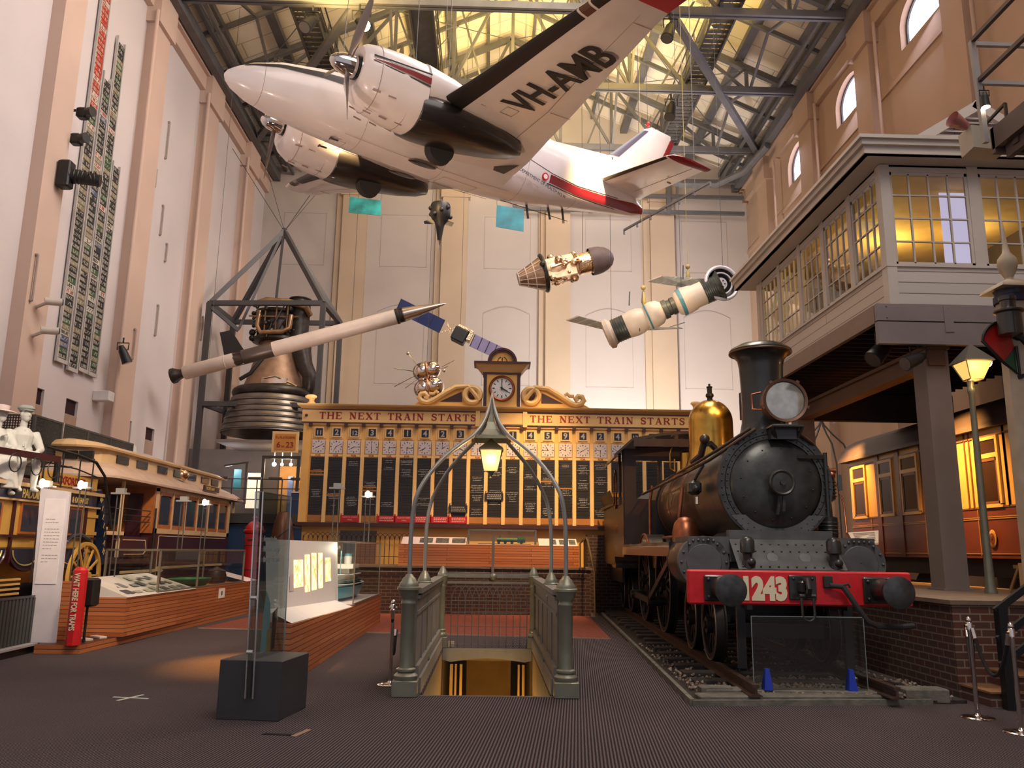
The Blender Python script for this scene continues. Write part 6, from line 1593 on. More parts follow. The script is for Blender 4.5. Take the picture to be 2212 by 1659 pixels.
q = MB(); q.add([(5.93, 9.3, 6.60), (6.35, 9.3, 6.56), (6.35, 9.3, 6.85), (5.92, 9.3, 6.90), (5.95, 9.6, 6.60), (6.35, 9.6, 6.56), (6.35, 9.6, 6.85), (5.93, 9.6, 6.9)], [(0, 1, 2, 3), (7, 6, 5, 4), (0, 4, 5, 1), (3, 2, 6, 7), (0, 3, 7, 4), (1, 5, 6, 2)]); q.build('housing', mat('cream_lamp_box', (.5, .45, .36), .5), fl_)
q = MB(); q.bar((6.1, 9.45, 6.88), (6.1, 8.88, 6.95), .03); q.bar((6.1, 8.88, 6.95), (6.1, 8.88, 6.40), .03); q.build('bracket', m_black, fl_)
q = MB(); q.cyl((5.93, 9.4, 6.93), (5.72, 9.35, 7.0), .05, .10, 16, caps=False); q.build('reflector', mat('pinkish_reflector', (.55, .25, .22), .4, metal=.3), fl_)

# passenger carriage, yellow above and maroon below
cg = thing('railway_carriage', 'old maroon and yellow passenger carriage with a dark curved roof', 'carriage', T(10.2, 15, .3))
m_cy = mat('carriage_yellow', (.70, .42, .12), .4, var=.04, coat=.3)
m_cm = mat('carriage_maroon', (.14, .035, .018), .35, var=.1, coat=.3)
m_cb = mat('carriage_brown_bead', (.16, .07, .025), .4)
m_lin = mat('gold_lining', (.40, .22, .06), .4)
CXl, C0, C1 = 8.9, 9.2, 20.25
q = MB(); q.box(CXl, 11.6, C0, C1, 1.58, 2.46); q.build('lower_body', m_cm, cg)
q = MB(); q.box(CXl + .01, 11.6, C0, C1, 2.46, 3.92); q.build('upper_body', m_cy, cg)
q = MB(); 
arc = [(CXl - .14, 3.86), (CXl - .10, 3.96)] + [(10.25 - 1.42 * math.cos(PI * i / 12), 3.98 + .62 * math.sin(PI * i / 12)) for i in range(13)] + [(11.6, 3.9)]
q.prism(arc, -C1 - .35, -C0, rotm('X', 90), True); q.build('roof', mat('carriage_roof', (.07, .05, .045), .5, var=.1), cg)
q = MB(); q.lathe([(.06, 4.58), (.07, 4.60), (.05, 4.72), (.12, 4.76), (.08, 4.84), (0, 4.86)], 12, T(10.0, 18.6, 0)); q.build('roof_vent', m_black, cg)
yw = [(19.42, 20.02), (18.1, 18.65), (17.0, 17.62), (15.7, 16.2), (14.22, 14.82), (12.9, 13.5), (11.6, 12.2), (10.3, 10.9)]
for a, b_ in yw:
    q = MB(); q.box(CXl - .03, CXl + .01, a - .06, b_ + .06, 2.46, 2.52); q.box(CXl - .03, CXl + .01, a - .06, a, 2.5, 3.72); q.box(CXl - .03, CXl + .01, b_, b_ + .06, 2.5, 3.72); q.box(CXl - .03, CXl + .01, a, b_, 3.66, 3.72); q.box(CXl - .03, CXl + .01, a, b_, 3.34, 3.42)
    wf = q.build('window_frame', m_cy, cg)
    q = MB(); q.box(CXl - .012, CXl, a, b_, 2.52, 3.34); q.box(CXl - .012, CXl, a, b_, 3.42, 3.66); q.build('window_glass', mat('dark_carriage_glass', (.035, .018, .012), .12, spec=.6), wf)
    q = MB(); X = CXl - .022
    for (y0, y1, z0, z1) in ((a, b_, 2.52, 2.57), (a, b_, 3.28, 3.34), (a, a + .05, 2.52, 3.34), (b_ - .05, b_, 2.52, 3.34)): q.box(X, X + .02, y0, y1, z0, z1)
    q.build('timber_sash', m_cb, wf)
q = MB(); X = CXl - .012
for y in [C0 + .6 * i for i in range(19)] + [18.8, 17.85, 16.85, 14.0, 15.05]:
    if any(a - .07 < y < b_ + .07 for a, b_ in yw): continue
    q.box(X, X + .02, y - .015, y + .015, 2.46, 3.92)
for z in (3.74, 3.90, 2.47): q.box(X, X + .02, C0, C1, z - .015, z + .015)
q.build('brown_beading', m_cb, cg)
q = MB()
for z in (2.27, 2.30, 1.66): q.box(X, X + .02, C0, C1, z - .008, z + .008)
for y in (19.2, 18.85, 17.8, 16.8, 15.5, 14.95, 13.7, 12.4, 11.1): q.box(X, X + .02, y - .01, y + .01, 1.62, 2.44)
q.build('gold_lining', m_lin, cg)
for (a, b_) in ((18.68, 18.86), (17.72, 17.9)):
    q = MB(); q.box(CXl - .018, CXl + .0, a, b_, 1.60, 3.9); q.build('door_pillar', m_cm, cg)
q = MB(T(CXl - .02, 14.56, 1.92) @ rotm('Y', -90)); q.lathe([(0, .01), (.15, .008), (.16, 0)], 24, squash=.72); q.m = 1; q.lathe([(0, .014), (.10, .012), (.10, .0)], 20, squash=.7); q.sphere((.02, 0, .012), (.06, .03, .01), 8, 6); q.build('crest', [m_lin, m_cm], cg)
q = MB(); q.box(9.1, 11.4, C0, C1 - .2, 1.25, 1.58)
for y in (12, 18.6):
    for dy in (-.9, .9): q.cyl((9.25, y + dy, .85), (9.4, y + dy, .85), .45, n=24)
    q.box(9.15, 9.25, y - 1.4, y + 1.4, .8, 1.1)
q.build('underframe', m_black, cg)
q = MB(); q.box(8.36, XR, 9.84, 24, 0, .3); struct('floor_carriage_pit', q, mat('pit_dark', (.02, .015, .012), .9))
spot_light('carriage_spot_end', (8.0, 19.6, 4.7), (8.9, 19.9, 3.2), 620, AMBER, 80, .9, .06)
spot_light('carriage_spot_mid', (7.7, 15.0, 4.7), (8.9, 15.1, 2.9), 950, AMBER, 84, 1.0, .06)
spot_light('platform_spot', (7.4, 10.9, 4.6), (6.2, 9.2, .6), 120, SOFTW, 70, 1.0, .1)
# sloped caption stand and a-frame board on the platform
st_ = thing('caption_stand', 'cream sloping caption panel on a post behind the right buffer', 'caption stand', T(6.0, 13.2, RP))
q = MB(); q.add([(5.70, 13.0, 1.80), (6.10, 13.0, 1.80), (6.28, 13.35, 2.0), (5.78, 13.35, 1.96), (5.70, 13.0, 1.77), (6.10, 13.0, 1.77), (6.28, 13.35, 1.97), (5.78, 13.35, 1.93)], [(0, 1, 2, 3), (7, 6, 5, 4), (0, 4, 5, 1), (1, 5, 6, 2), (2, 6, 7, 3), (3, 7, 4, 0)])
q.m = 1
for i in range(6): t = .12 + i * .13; q.add([(5.76 + .08 * t, 13.0 + .35 * t, 1.803 + .16 * t + .004), (6.06 + .15 * t, 13.0 + .35 * t, 1.803 + .20 * t + .002), (6.07 + .15 * t, 13.02 + .35 * t, 1.813 + .20 * t + .004), (5.77 + .08 * t, 13.02 + .35 * t, 1.812 + .17 * t + .004)], [(0, 1, 2, 3)])
q.build('caption_panel', [mat('cream_caption', (.75, .62, .48), .5), mat('caption_text', (.3, .2, .15), .6, var=0)], st_)
q = MB(); q.cyl((5.95, 13.2, RP), (5.95, 13.2, 1.84), .03); q.cyl((5.95, 13.2, RP), (5.95, 13.2, RP + .02), .15); q.build('post', m_black, st_)
af_ = thing('a_frame_board', 'small yellow brown a-frame board on the side platform edge', 'a-frame board', T(7.9, 11.9, RP))
q = MB()
for s_ in (0, 1):
    yb = 11.75 + s_ * .3
    for (xa, xb, za, zb) in ((7.52, 8.1, .0, .06), (7.60, 8.05, .34, .40)): q.bar((xa, yb - .02, RP + za + .03), (xb, yb - .02, RP + za + .03), .03, .05)
    q.bar((7.52, yb, RP), (7.62, 11.9, RP + .42), .05, .03); q.bar((8.1, yb, RP), (8.03, 11.9, RP + .42), .05, .03)
q.m = 1; q.box(7.62, 8.0, 11.86, 11.88, RP + .1, RP + .34)
q.build('frame', [mat('yellow_brown_board', (.42, .24, .08), .6), m_black], af_)
# far wire ogee top glimpsed behind the carriage roof
wa = thing('wire_ogee', 'faint wire ogee arch top far behind the carriage roof', 'arch', T(9.6, 23.5, 0))
q = MB()
for sx in (-1, 1):
    for w_ in (1, .45):
        q.tube([(9.6, 23.5, 5.5), (9.6 + sx * .08 * w_, 23.5, 5.3), (9.6 + sx * .3 * w_, 23.5, 5.05), (9.6 + sx * .62 * w_, 23.5, 4.75), (9.6 + sx * .82 * w_, 23.5, 4.2), (9.6 + sx * .88 * w_, 23.5, .30)], .025, 6)
q.cyl((9.6, 23.5, 5.45), (9.6, 23.5, 5.9), .01); q.build('arch_rib', m_steel, wa)

# ================================================================ LEFT SIDE
m_cream = mat('tram_cream', (.62, .42, .22), .45, var=.05, coat=.2)
m_mar = mat('tram_maroon', (.045, .008, .012), .35, coat=.3)
m_ow = mat('varnished_orange_wood', (.42, .13, .03), .35, var=.2, vscale=6)
m_dkgl = mat('dark_window_glass', (.04, .05, .07), .08, spec=.8)
m_navy = mat('omnibus_navy', (.012, .022, .055), .35, coat=.3)
m_yel = mat('omnibus_yellow', (.62, .36, .08), .4, var=.08)
m_goldl = mat('gold_leaf', (.75, .55, .18), .35, metal=.3)
m_canvas = mat('canvas_roof', (.46, .33, .26), .8, var=.08)

# ---- display bench with sloping caption desk
lb = thing('display_bench', 'long low timber bench with white sloping desk along the left aisle', 'display bench', T(-6.4, 14, 0))
q = MB(); q.add([(-6.75, 13.0, 0), (-6.08, 13.0, 0), (-5.86, 21.7, 0), (-7.6, 21.7, 0), (-6.75, 13.0, .13), (-6.08, 13.0, .13), (-5.86, 21.7, .13), (-7.6, 21.7, .13)], [(0, 1, 5, 4), (1, 2, 6, 5), (4, 5, 6, 7), (3, 0, 4, 7)]); q.build('low_plinth', m_woody, lb)
q = MB(); q.box(-7.4, -5.95, 14.15, 22.0, .13, .76); q.build('timber_base', [m_woody], lb)
q = MB(); q.box(-7.2, -6.62, 13.62, 13.70, .13, 1.03); q.box(-7.2, -7.1, 13.6, 13.72, .13, 1.03); q.build('timber_upstand', m_wood, lb)
q = MB(); q.add([(-5.93, 14.16, .76), (-5.93, 17.4, .76), (-6.95, 17.4, 1.06), (-6.70, 14.16, 1.06), (-7.3, 14.16, .76), (-7.3, 17.4, .76)], [(0, 1, 2, 3), (0, 3, 4), (1, 5, 2)])
q.m = 1; rnd = random.Random(5)
for i in range(7):
    y0 = 14.35 + i * .42
    for j in range(3):
        if rnd.random() < .85:
            u0, u1 = .12 + j * .28, .12 + j * .28 + rnd.uniform(.1, .22); yy = y0 + rnd.uniform(0, .05); y1 = yy + rnd.uniform(.18, .34)
            P_ = lambda u, y: (-5.93 - u * .9, y, .764 + u * .30 * .9 / .87)
            q.m = rnd.choice([1, 2, 3]); q.add([P_(u0, yy), P_(u0, y1), P_(u1, y1), P_(u1, yy)], [(0, 1, 2, 3)])
q.build('sloping_desk', [mat('desk_white', (.66, .62, .56), .5), mat('desk_print_grey', (.22, .23, .22), .5), mat('desk_print_olive', (.35, .34, .26), .5), mat('desk_print_dark', (.08, .08, .09), .5)], lb)
q = MB(); q.box(-5.948, -5.944, 18.9, 19.33, .48, .69); q.m = 1; q.box(-5.943, -5.942, 19.08, 19.15, .54, .63); q.build('label_card', [mat('paper', (.8, .78, .7), .8), m_black], lb)
q = MB(); q.add([(-5.95, 21.0, .77), (-5.95, 22.0, .77), (-6.9, 22.0, 1.0), (-6.9, 21.0, 1.0)], [(0, 1, 2, 3)]); q.build('far_caption', m_panelw, lb)
lc = thing('glass_case', 'long glass case with green relics on the left timber bench', 'display case', T(-6.4, 17.5, .76))
q = MB()
Yc = (15.5, 17.55, 20.75)
for y in Yc:
    for x in (-5.98, -6.95): q.bar((x, y, .77), (x, y, 1.52), .035)
    q.bar((-5.98, y, 1.52), (-6.95, y, 1.52), .035)
for x in (-5.98, -6.95): q.bar((x, Yc[0], 1.52), (x, Yc[2], 1.52), .035); q.bar((x, Yc[0], .78), (x, Yc[2], .78), .03)
q.build('case_frame', mat('bronze_grey_frame', (.25, .21, .16), .4, metal=.5), lc)
q = MB(); q.box(-5.985, -5.98, Yc[0], Yc[2], .79, 1.51); q.box(-6.95, -6.945, Yc[0], Yc[2], .79, 1.51); q.box(-6.95, -5.98, Yc[0], Yc[0] + .005, .79, 1.51); q.build('case_glass', glass_mat(), lc)
q = MB(); q.lathe([(0, .78), (.30, .78), (.38, .86), (.40, .93), (.36, .93), (.3, .84), (0, .82)], 20, T(-6.4, 18.3, 0), squash=1.9); tag(q.build('green_tray', mat('green_enamel', (.02, .14, .06), .4)), 'oval green tray inside the left glass case', 'tray')
q = MB(); q.lathe([(0, .78), (.2, .78), (.24, .9), (.2, 1.05), (.08, 1.1), (.05, 1.14), (0, 1.15)], 16, T(-6.35, 19.9, 0)); tag(q.build('dark_bell', mat('dark_bronze', (.05, .035, .03), .4, metal=.5)), 'dark rounded bell inside the left glass case', 'bell')
q = MB(); q.lathe([(0, .78), (.12, .78), (.1, .82), (.03, .86), (.025, 1.1), (.06, 1.14), (.0, 1.18)], 12, T(-6.35, 16.5, 0)); tag(q.build('trophy', m_chrome), 'small metal trophy standing in the near bay of the left glass case', 'trophy')
# tall white text panel, red post, speaker, bars
tp_ = thing('text_panel', 'tall white text panel standing before the horse omnibus', 'text panel', T(-6.85, 13.3, .13))
q = MB(); q.add([(-7.0, 13.28, .13), (-6.60, 13.28, .13), (-6.64, 13.28, 2.42), (-7.10, 13.28, 2.47), (-7.0, 13.34, .13), (-6.60, 13.34, .13), (-6.64, 13.34, 2.42), (-7.1, 13.34, 2.47)], [(0, 1, 2, 3), (7, 6, 5, 4), (0, 4, 5, 1), (1, 5, 6, 2), (2, 6, 7, 3), (3, 7, 4, 0)]); q.build('panel', mat('panel_lilac_grey', (.74, .70, .74), .5), tp_)
q = MB(); q.box(-7.0, -6.68, 13.27, 13.28, 1.0, 2.30); q.m = 1
for i in range(14):
    if i in (2, 10): continue
    xx = -6.95
    while xx < (-6.74 if i not in (0, 9, 13) else -6.84): l_ = random.uniform(.02, .05); q.box(xx, xx + l_, 13.268, 13.27, 1.98 - i * .05, 1.99 - i * .05); xx += l_ + .012
q.build('text_sheet', [mat('sheet_white', (.90, .84, .85), .5), mat('faint_print', (.42, .38, .38), .6, var=0)], tp_)
rp_ = thing('waiting_post', 'short red post lettered WAIT HERE FOR TRAMS on the low plinth', 'post', T(-6.2, 12.95, .13))
q = MB(T(-6.2, 13.02, 0)); q.lathe([(.105, .13), (.105, 1.17), (.10, 1.22), (.07, 1.26), (0, 1.27)], 8, rotm('Z', 22.5), False, squash=1); q.build('post_body', m_beamred, rp_)
q = text_mb('WAIT HERE FOR TRAMS', .118, T(-6.235, 12.918, 1.18) @ rotm('X', 90) @ rotm('Z', -90) @ T(0, 0, 0), .002, 'LEFT', bold=.003, sx=.66); q.build('post_lettering', mat('cream_lettering', (.8, .72, .5), .5), rp_)
q = MB(); q.cbox(-6.26, -6.05, 13.18, 13.42, .67, 1.10, .03); q.cyl((-6.2, 13.36, .13), (-6.2, 13.36, .7), .02); tag(q.build('loudspeaker', m_black), 'black rounded loudspeaker behind the red waiting post', 'loudspeaker')
for k, (x, y, lab) in enumerate(((-6.33, 13.66, 'cream block lying on the plinth nearest the red waiting post'), (-6.27, 14.0, 'cream block lying on the plinth farther from the red waiting post'))):
    q = MB(); q.cbox(-.16, .16, -.06, .06, 0, .035, .006, T(x, y, .13) @ rotm('Z', -38)); tag(q.build('plinth_block', mat('cream_block', (.6, .5, .42), .6)), lab, 'block')
# dark slatted barrier at the left edge
br = thing('slatted_barrier', 'dark slatted glass barrier at the left edge of the picture beside the text panel', 'barrier', T(-7.1, 12.4, 0))
q = MB(); a, b_ = Vector((-6.95, 13.2, 0)), Vector((-6.85, 10.6, 0))
for i in range(26):
    p = a + (b_ - a) * i / 26; q.bar(p + Vector((0, 0, .14)), p + Vector((0, 0, .80)), .03, .06)
q.bar(a + Vector((0, 0, .82)), b_ + Vector((0, 0, .82)), .04, .03)
q.build('slats', mat('dark_slats', (.05, .055, .05), .4), br)
q = MB(); q.bar(a + Vector((0, 0, .05)), b_ + Vector((0, 0, .05)), .2, .1); q.m = 1; q.bar(a + Vector((0.02, 0, .12)), b_ + Vector((.02, 0, .12)), .24, .03); q.build('kerb', [m_black, mat('pale_kerb', (.4, .38, .4), .5)], br)

# ---- luminaire stands
def lamp_stand(x, y, zb, zt, lit, label, dx=.06):
    t = thing('display_lamp', label, 'display lamp', T(x, y, zb))
    q = MB(); q.cyl((x, y, zb), (x, y, zt), .012, n=6); q.cyl((x + dx * 1.6, y, zb), (x + dx * 1.6, y, zt), .012, n=6)
    z = zb + .4
    while z < zt: q.bar((x, y, z), (x + dx * 1.6, y, z), .012); z += .55
    q.build('stand', mat('stand_grey', (.16, .15, .14), .4, metal=.5), t)
    q = MB(); q.box(x - .10, x + .20, y - .06, y + .06, zt, zt + .03); q.box(x - .02, x + .14, y - .05, y + .05, zt + .03, zt + .11); q.build('lamp_head', mat('lamp_head_grey', (.42, .42, .40), .4, metal=.3), t)
    if lit:
        q = MB(); q.sphere((x + .05, y - .10, zt + .06), (.05, .04, .075), 12, 8); q.build('lit_lens', MATS['lit_lamp_face'], t)
    return t
mat('lit_lamp_face', (1, .8, .5), .4, var=0, emit=(1.0, .80, .55), estr=12)
lamp_stand(-6.88, 14.1, .76, 2.52, True, 'lit display lamp nearest the white text panel before the omnibus sign')
lamp_stand(-7.25, 13.6, 1.0, 2.50, True, 'lit display lamp standing behind the white text panel')
lamp_stand(-6.85, 15.45, .76, 2.52, False, 'unlit display lamp before the open platform of the tram')
lamp_stand(-6.65, 18.1, 1.52, 2.54, False, 'unlit display lamp before the tram windows')
lamp_stand(-6.65, 19.5, 1.52, 2.54, True, 'lit display lamp before the rear tram windows')
lamp_stand(-3.10, 16.6, 1.72, 2.76, False, 'unlit twin rod display lamp before the left columns of the indicator board')
lamp_stand(-2.62, 17.6, 1.72, 2.66, True, 'lit twin rod display lamp before the indicator board')

# ---- horse omnibus
ob = thing('horse_omnibus', 'yellow and navy horse omnibus with gold lettering and spoked wheels', 'omnibus', T(-8.4, 14, 0))
OX = -7.5
q = MB(); q.box(-9.2, OX, 10.6, 16.1, 1.55, 2.27); q.build('body', m_yel, ob)
q = MB()
secs = [(0, 1.55), (-.10, 1.35), (-.28, 1.12), (-.45, .95)]
q.loft([[(-9.2 - d, 10.6, z), (OX + d, 10.6, z), (OX + d, 16.1, z), (-9.2 - d, 16.1, z)] for d, z in secs], False); q.build('curved_lower_body', m_yel, ob)
q = MB(); q.box(-9.25, OX + .03, 10.5, 16.0, 2.29, 2.50); q.build('name_band', m_navy, ob)
q = text_mb('PADDINGTON', .20, T(OX + .035, 13.45, 2.33) @ rotm('Z', 90) @ rotm('X', 90), .003, 'LEFT', bold=.004, sx=.80); text_mb('& OCEAN ST', .15, T(OX + .035, 15.06, 2.34) @ rotm('Z', 90) @ rotm('X', 90), .003, 'LEFT', bold=.003, sx=.70, mb=q); q.build('gold_lettering', m_goldl, ob)
q = MB(); q.box(-9.2, OX + .05, 10.5, 16.15, 2.27, 2.30); q.box(-9.25, OX + .08, 10.5, 16.2, 2.50, 2.56); q.build('mouldings', m_cream, ob)
q = MB(); q.prism([(-9.25, 2.56), (OX + .08, 2.56), (OX - .1, 2.66), (-8.3, 2.72), (-9.1, 2.66)], -15.9, -10.5, rotm('X', 90)); q.build('roof', mat('omnibus_roof', (.14, .06, .04), .5), ob)
for (a, b_) in ((11.2, 11.95), (12.2, 12.95), (13.55, 14.1), (14.4, 14.85), (15.08, 15.48)):
    q = MB(); q.box(OX - .01, OX + .02, a - .05, b_ + .05, 1.76, 2.25); wf = q.build('window_frame', m_ow, ob)
    q = MB(); q.box(OX + .018, OX + .024, a, b_, 1.80, 2.22); q.build('window_glass', m_dkgl, wf)
q = MB()
for y in (12.1, 13.3, 14.25, 15.0, 15.65): q.bar((OX + .02, y, 1.3), (OX + .02, y, 2.27), .05, .04)
q.box(OX, OX + .04, 10.6, 16.1, 1.70, 1.74); q.build('body_pillars', m_mar, ob)
for y in (11.6, 12.75, 13.85, 15.3):
    MXo = T(OX - .07, y, 1.50) @ rotm('Z', 90) @ rotm('X', 90)
    q = MB(MXo); pts = [(-.48, .05)] + [(.50 * math.cos(a), .32 * math.sin(a)) for a in [PI + PI * i / 14 for i in range(15)]] + [(.48, .05)]
    q.prism([(p[0], p[1]) for p in pts], .02, .06); sw = q.build('swag_panel', m_navy, ob)
    q = MB(MXo); q.tube([(.50 * math.cos(a), .32 * math.sin(a), .07) for a in [PI + PI * i / 14 for i in range(15)]], .022, 6); q.m = 1; q.tube([(.40 * math.cos(a), .24 * math.sin(a), .07) for a in [PI + PI * i / 14 for i in range(15)]], .012, 6); q.build('swag_border', [m_mar, m_goldl], sw)
sgn = MB(); sgn.box(OX - .02, OX + .03, 14.0, 15.95, 2.60, 2.82); sbd = sgn.build('route_board', m_yel, ob)
q = text_mb('OXFORD ST', .19, T(OX + .035, 14.45, 2.64) @ rotm('Z', 90) @ rotm('X', 90), .003, 'LEFT', bold=.004, sx=.95); q.build('route_lettering', m_ltr, sbd)
def spoked(x, y, z, r, m, name, root, n=12, ax=90):
    q = MB(T(x, y, z) @ rotm('Y', ax)); q.lathe([(r - .06, -.03), (r, -.03), (r, .03), (r - .06, .03), (r - .06, -.03)], 36)
    for i in range(n): a = 2 * PI * i / n; q.bar((.06 * math.cos(a), .06 * math.sin(a), 0), ((r - .03) * math.cos(a), (r - .03) * math.sin(a), 0), .035, .03, up=(0, 0, 1))
    q.cyl((0, 0, -.09), (0, 0, .11), .07); return q.build(name, m, root)
spoked(-7.30, 15.45, 1.05, .60, m_yel, 'rear_wheel', ob); spoked(-7.30, 11.8, .8, .42, m_yel, 'front_wheel', ob)
q = MB(); q.tube([(OX + .05, y, z) for y, z in [(14.75, 1.35), (14.95, 1.62), (15.2, 1.76), (15.5, 1.78), (15.8, 1.7), (16.0, 1.5)]], .035, 6); q.build('wheel_arch', m_navy, ob)
q = MB(); rings = []
for i in range(9):
    t = i / 8; y = 16.0 + .42 * math.sin(t * PI * .62); z = 2.62 - 1.4 * t; rings.append([(OX + .06, y, z), (OX + .06, y + .10, z + .02), (OX - .9, y + .12, z + .02), (OX - .9, y, z)])
q.loft(rings, False); stc = q.build('stair_panel', m_navy, ob)
q = MB(); 
for k, ch_ in enumerate('WILLIAM'):
    t = .12 + k * .115; y = 16.0 + .42 * math.sin(t * PI * .62) + .0; z = 2.62 - 1.4 * t
    text_mb(ch_, .15, T(OX + .065, y - .015, z - .05) @ rotm('Z', 90) @ rotm('X', 90) @ rotm('Z', -28), .003, mb=q, sx=.8)
q.build('stair_lettering', m_goldl, stc)
q = MB()
for i in range(4): q.box(OX - .8, OX + .02, 15.75 + i * .02, 16.15, 2.1 - i * .32, 2.16 - i * .32)
q.box(OX - .8, OX - .02, 15.8, 16.05, .95, 2.25); q.build('spiral_steps', m_yel, ob)
q = MB(); q.bar((-7.45, 12.1, 2.97), (-7.10, 13.75, 2.97), .06, .10); q.build('seat_board', m_mar, ob)
q = MB()
q.tube([(-7.42, 13.9, 3.2), (-7.42, 15.0, 3.18), (-7.42, 15.7, 3.12), (-7.42, 16.1, 2.9), (-7.38, 16.3, 2.4), (-7.3, 16.35, 1.9)], .028, 6)
for y in (13.9, 14.5, 15.1, 15.6): q.cyl((-7.42, y, 2.56), (-7.42, y, 3.18), .014, n=5)
q.tube([(-7.42, 13.9, 2.95), (-7.42, 15.0, 2.93), (-7.42, 15.8, 2.85)], .014, 5)
for yc in (12.6, 13.2, 13.7): q.tube([(-7.16, yc + .16 * math.cos(a), 2.80 + .14 * math.sin(a)) for a in [2 * PI * i / 12 for i in range(12)]], .010, 5, True)
q.build('roof_rails', m_black, ob)
q = MB(); 
for k in range(5): q.bar((-7.25 + .02 * k, 11.2, .78 + .07 * k), (-7.10, 13.0, .80 + .07 * k), .05, .03)
q.bar((-8.6, 10.8, .85), (-8.6, 16, .95), .1); q.build('undercarriage', m_yel, ob)

# ---- plaster figures seated on the omnibus
m_plaster = mat('white_plaster', (.60, .60, .56), .75, var=.06, vscale=8, bump=.25, bscale=30)
def remeshed(mb, name, m, voxel=.013, parent=None, smooth=3):
    o = mb.build('remesh_source', m, None)
    md = o.modifiers.new('r', 'REMESH'); md.mode = 'VOXEL'; md.voxel_size = voxel; md.use_smooth_shade = True
    sm_ = o.modifiers.new('s', 'SMOOTH'); sm_.factor = .6; sm_.iterations = smooth
    dg = bpy.context.evaluated_depsgraph_get(); dg.update()
    me = bpy.data.meshes.new_from_object(o.evaluated_get(dg)); me.name = name
    loc = o.location.copy(); bpy.data.objects.remove(o)
    n = bpy.data.objects.new(name, me); C.link(n)
    if parent is not None:
        W = WM[parent.name].inverted() @ Matrix.Translation(loc); me.transform(W); n.parent = parent; WM[n.name] = WM[parent.name]
    else: n.location = loc; WM[n.name] = Matrix.Translation(loc)
    return n
def seated(root, M_, lean=0.0, headturn=0, arms=None, skirt=False):
    """figure seated at origin (seat height 0) facing +x"""
    q = MB(M_)
    q.sphere((0, 0, .10), (.15, .18, .13)); q.tube([(0, 0, .10), (.02, lean * .4, .28), (.03, lean * .8, .44), (.02, lean, .56)], [.175, .17, .185, .11], 14)
    q.sphere((.03, lean * .8, .44), (.12, .20, .12)); q.tube([(.02, lean, .54), (.04, lean * 1.1, .68)], [.06, .055], 10)
    hx, hy, hz = .06, lean * 1.2, .79
    H = M_ @ T(hx, hy, hz) @ rotm('Z', headturn); h = MB(H); 
    h.sphere((0, 0, 0), (.098, .078, .125), 20, 14); h.sphere((.03, 0, -.07), (.06, .052, .055)); h.sphere((.098, 0, -.015), (.025, .014, .030)); h.sphere((.075, 0, -.062), (.022, .028, .010)); h.sphere((.08, 0, .035), (.022, .055, .012))
    for s_ in (-1, 1): h.sphere((.0, s_ * .078, -.005), (.022, .012, .032)); h.sphere((.082, s_ * .03, .008), (.012, .014, .008)); h.sphere((.062, s_ * .04, -.03), (.02, .02, .02))
    o_ = len(q.v); q.v += h.v; q.f += [[i + o_ for i in f] for f in h.f]; q.mi += h.mi; q.sm += h.sm
    for s_ in (-1, 1):
        q.tube([(0, s_ * .09, .08), (.22, s_ * .11, .10), (.43, s_ * .11, .09), (.46, s_ * .11, -.02), (.44, s_ * .11, -.22), (.43, s_ * .11, -.42)], [.105, .095, .07, .068, .058, .042], 12)
        q.tube([(.42, s_ * .11, -.44), (.50, s_ * .12, -.465), (.58, s_ * .125, -.475)], [.045, .042, .025], 10)
        sh_ = (.03, s_ * .19 + lean * .8, .49)
        el, hd = arms[0 if s_ < 0 else 1]
        q.tube([sh_, tuple((sh_[i] * .45 + el[i] * .55) for i in range(3)), el, tuple((el[i] * .5 + hd[i] * .5) for i in range(3)), hd], [.080, .072, .06, .052, .032], 12)
        d = (Vector(hd) - Vector(el)).normalized(); side = d.cross(Vector((0, 0, 1))); side = side.normalized() if side.length > .1 else Vector((0, 1, 0))
        hp = Vector(hd) + d * .04; q.sphere(hp, (.036, .036, .022), 10, 8)
        for k in range(4):
            b0 = hp + side * (.022 * (k - 1.5)) * .8 + d * .02; L_ = (.06, .07, .065, .05)[k]
            q.tube([b0, b0 + d * L_ * .5 + Vector((0, 0, -.006)), b0 + d * L_ * .85 + Vector((0, 0, -.028))], [.011, .010, .008], 6)
        b0 = hp + side * .03 * s_; q.tube([b0, b0 + side * .022 * s_ + d * .02, b0 + side * .02 * s_ + d * .045], [.012, .010, .008], 6)
    if skirt: q.loft([[(c_[0] + r * math.cos(a) * c_[2], r * math.sin(a) * 1.0, c_[1]) for a in [2 * PI * i / 20 for i in range(20)]] for r, c_ in ((.20, (.10, .20, 1.0)), (.25, (.22, .05, 1.3)), (.26, (.30, -.2, 1.1)), (.30, (.34, -.40, .9)))])
    else:
        q.sphere((.02, 0, .2), (.17, .21, .14)); 
    return q, M_ @ T(hx, hy, hz) @ rotm('Z', headturn)
Mm = T(-7.72, 13.62, 2.90) @ rotm('Z', -38) @ Matrix.Scale(1.1, 4)
man = thing('seated_statue', 'white plaster statue of a seated person in a flat cap on the omnibus roof', 'statue', Mm)
q, Hm = seated(man, Mm, .02, 8, [((.16, -.26, .22), (.36, -.12, .16)), ((.16, .28, .22), (.38, .14, .16))])
remeshed(q, 'body', m_plaster, .012, man)
q = MB(Hm); q.lathe([(.0, .15), (.08, .148), (.125, .125), (.135, .095), (.115, .07), (.10, .045)], 24, T(-.01, 0, 0), squash=.95); q.loft([[(.08 + .07 * math.cos(a) * k, .085 * math.sin(a) * k, z) for a in [-PI / 2 + PI * i / 10 for i in range(11)]] for k, z in ((1.0, .062), (1.0, .050))], False, True); q.build('flat_cap', mat('grey_plaster_cap', (.30, .32, .30), .8, var=.1), man)
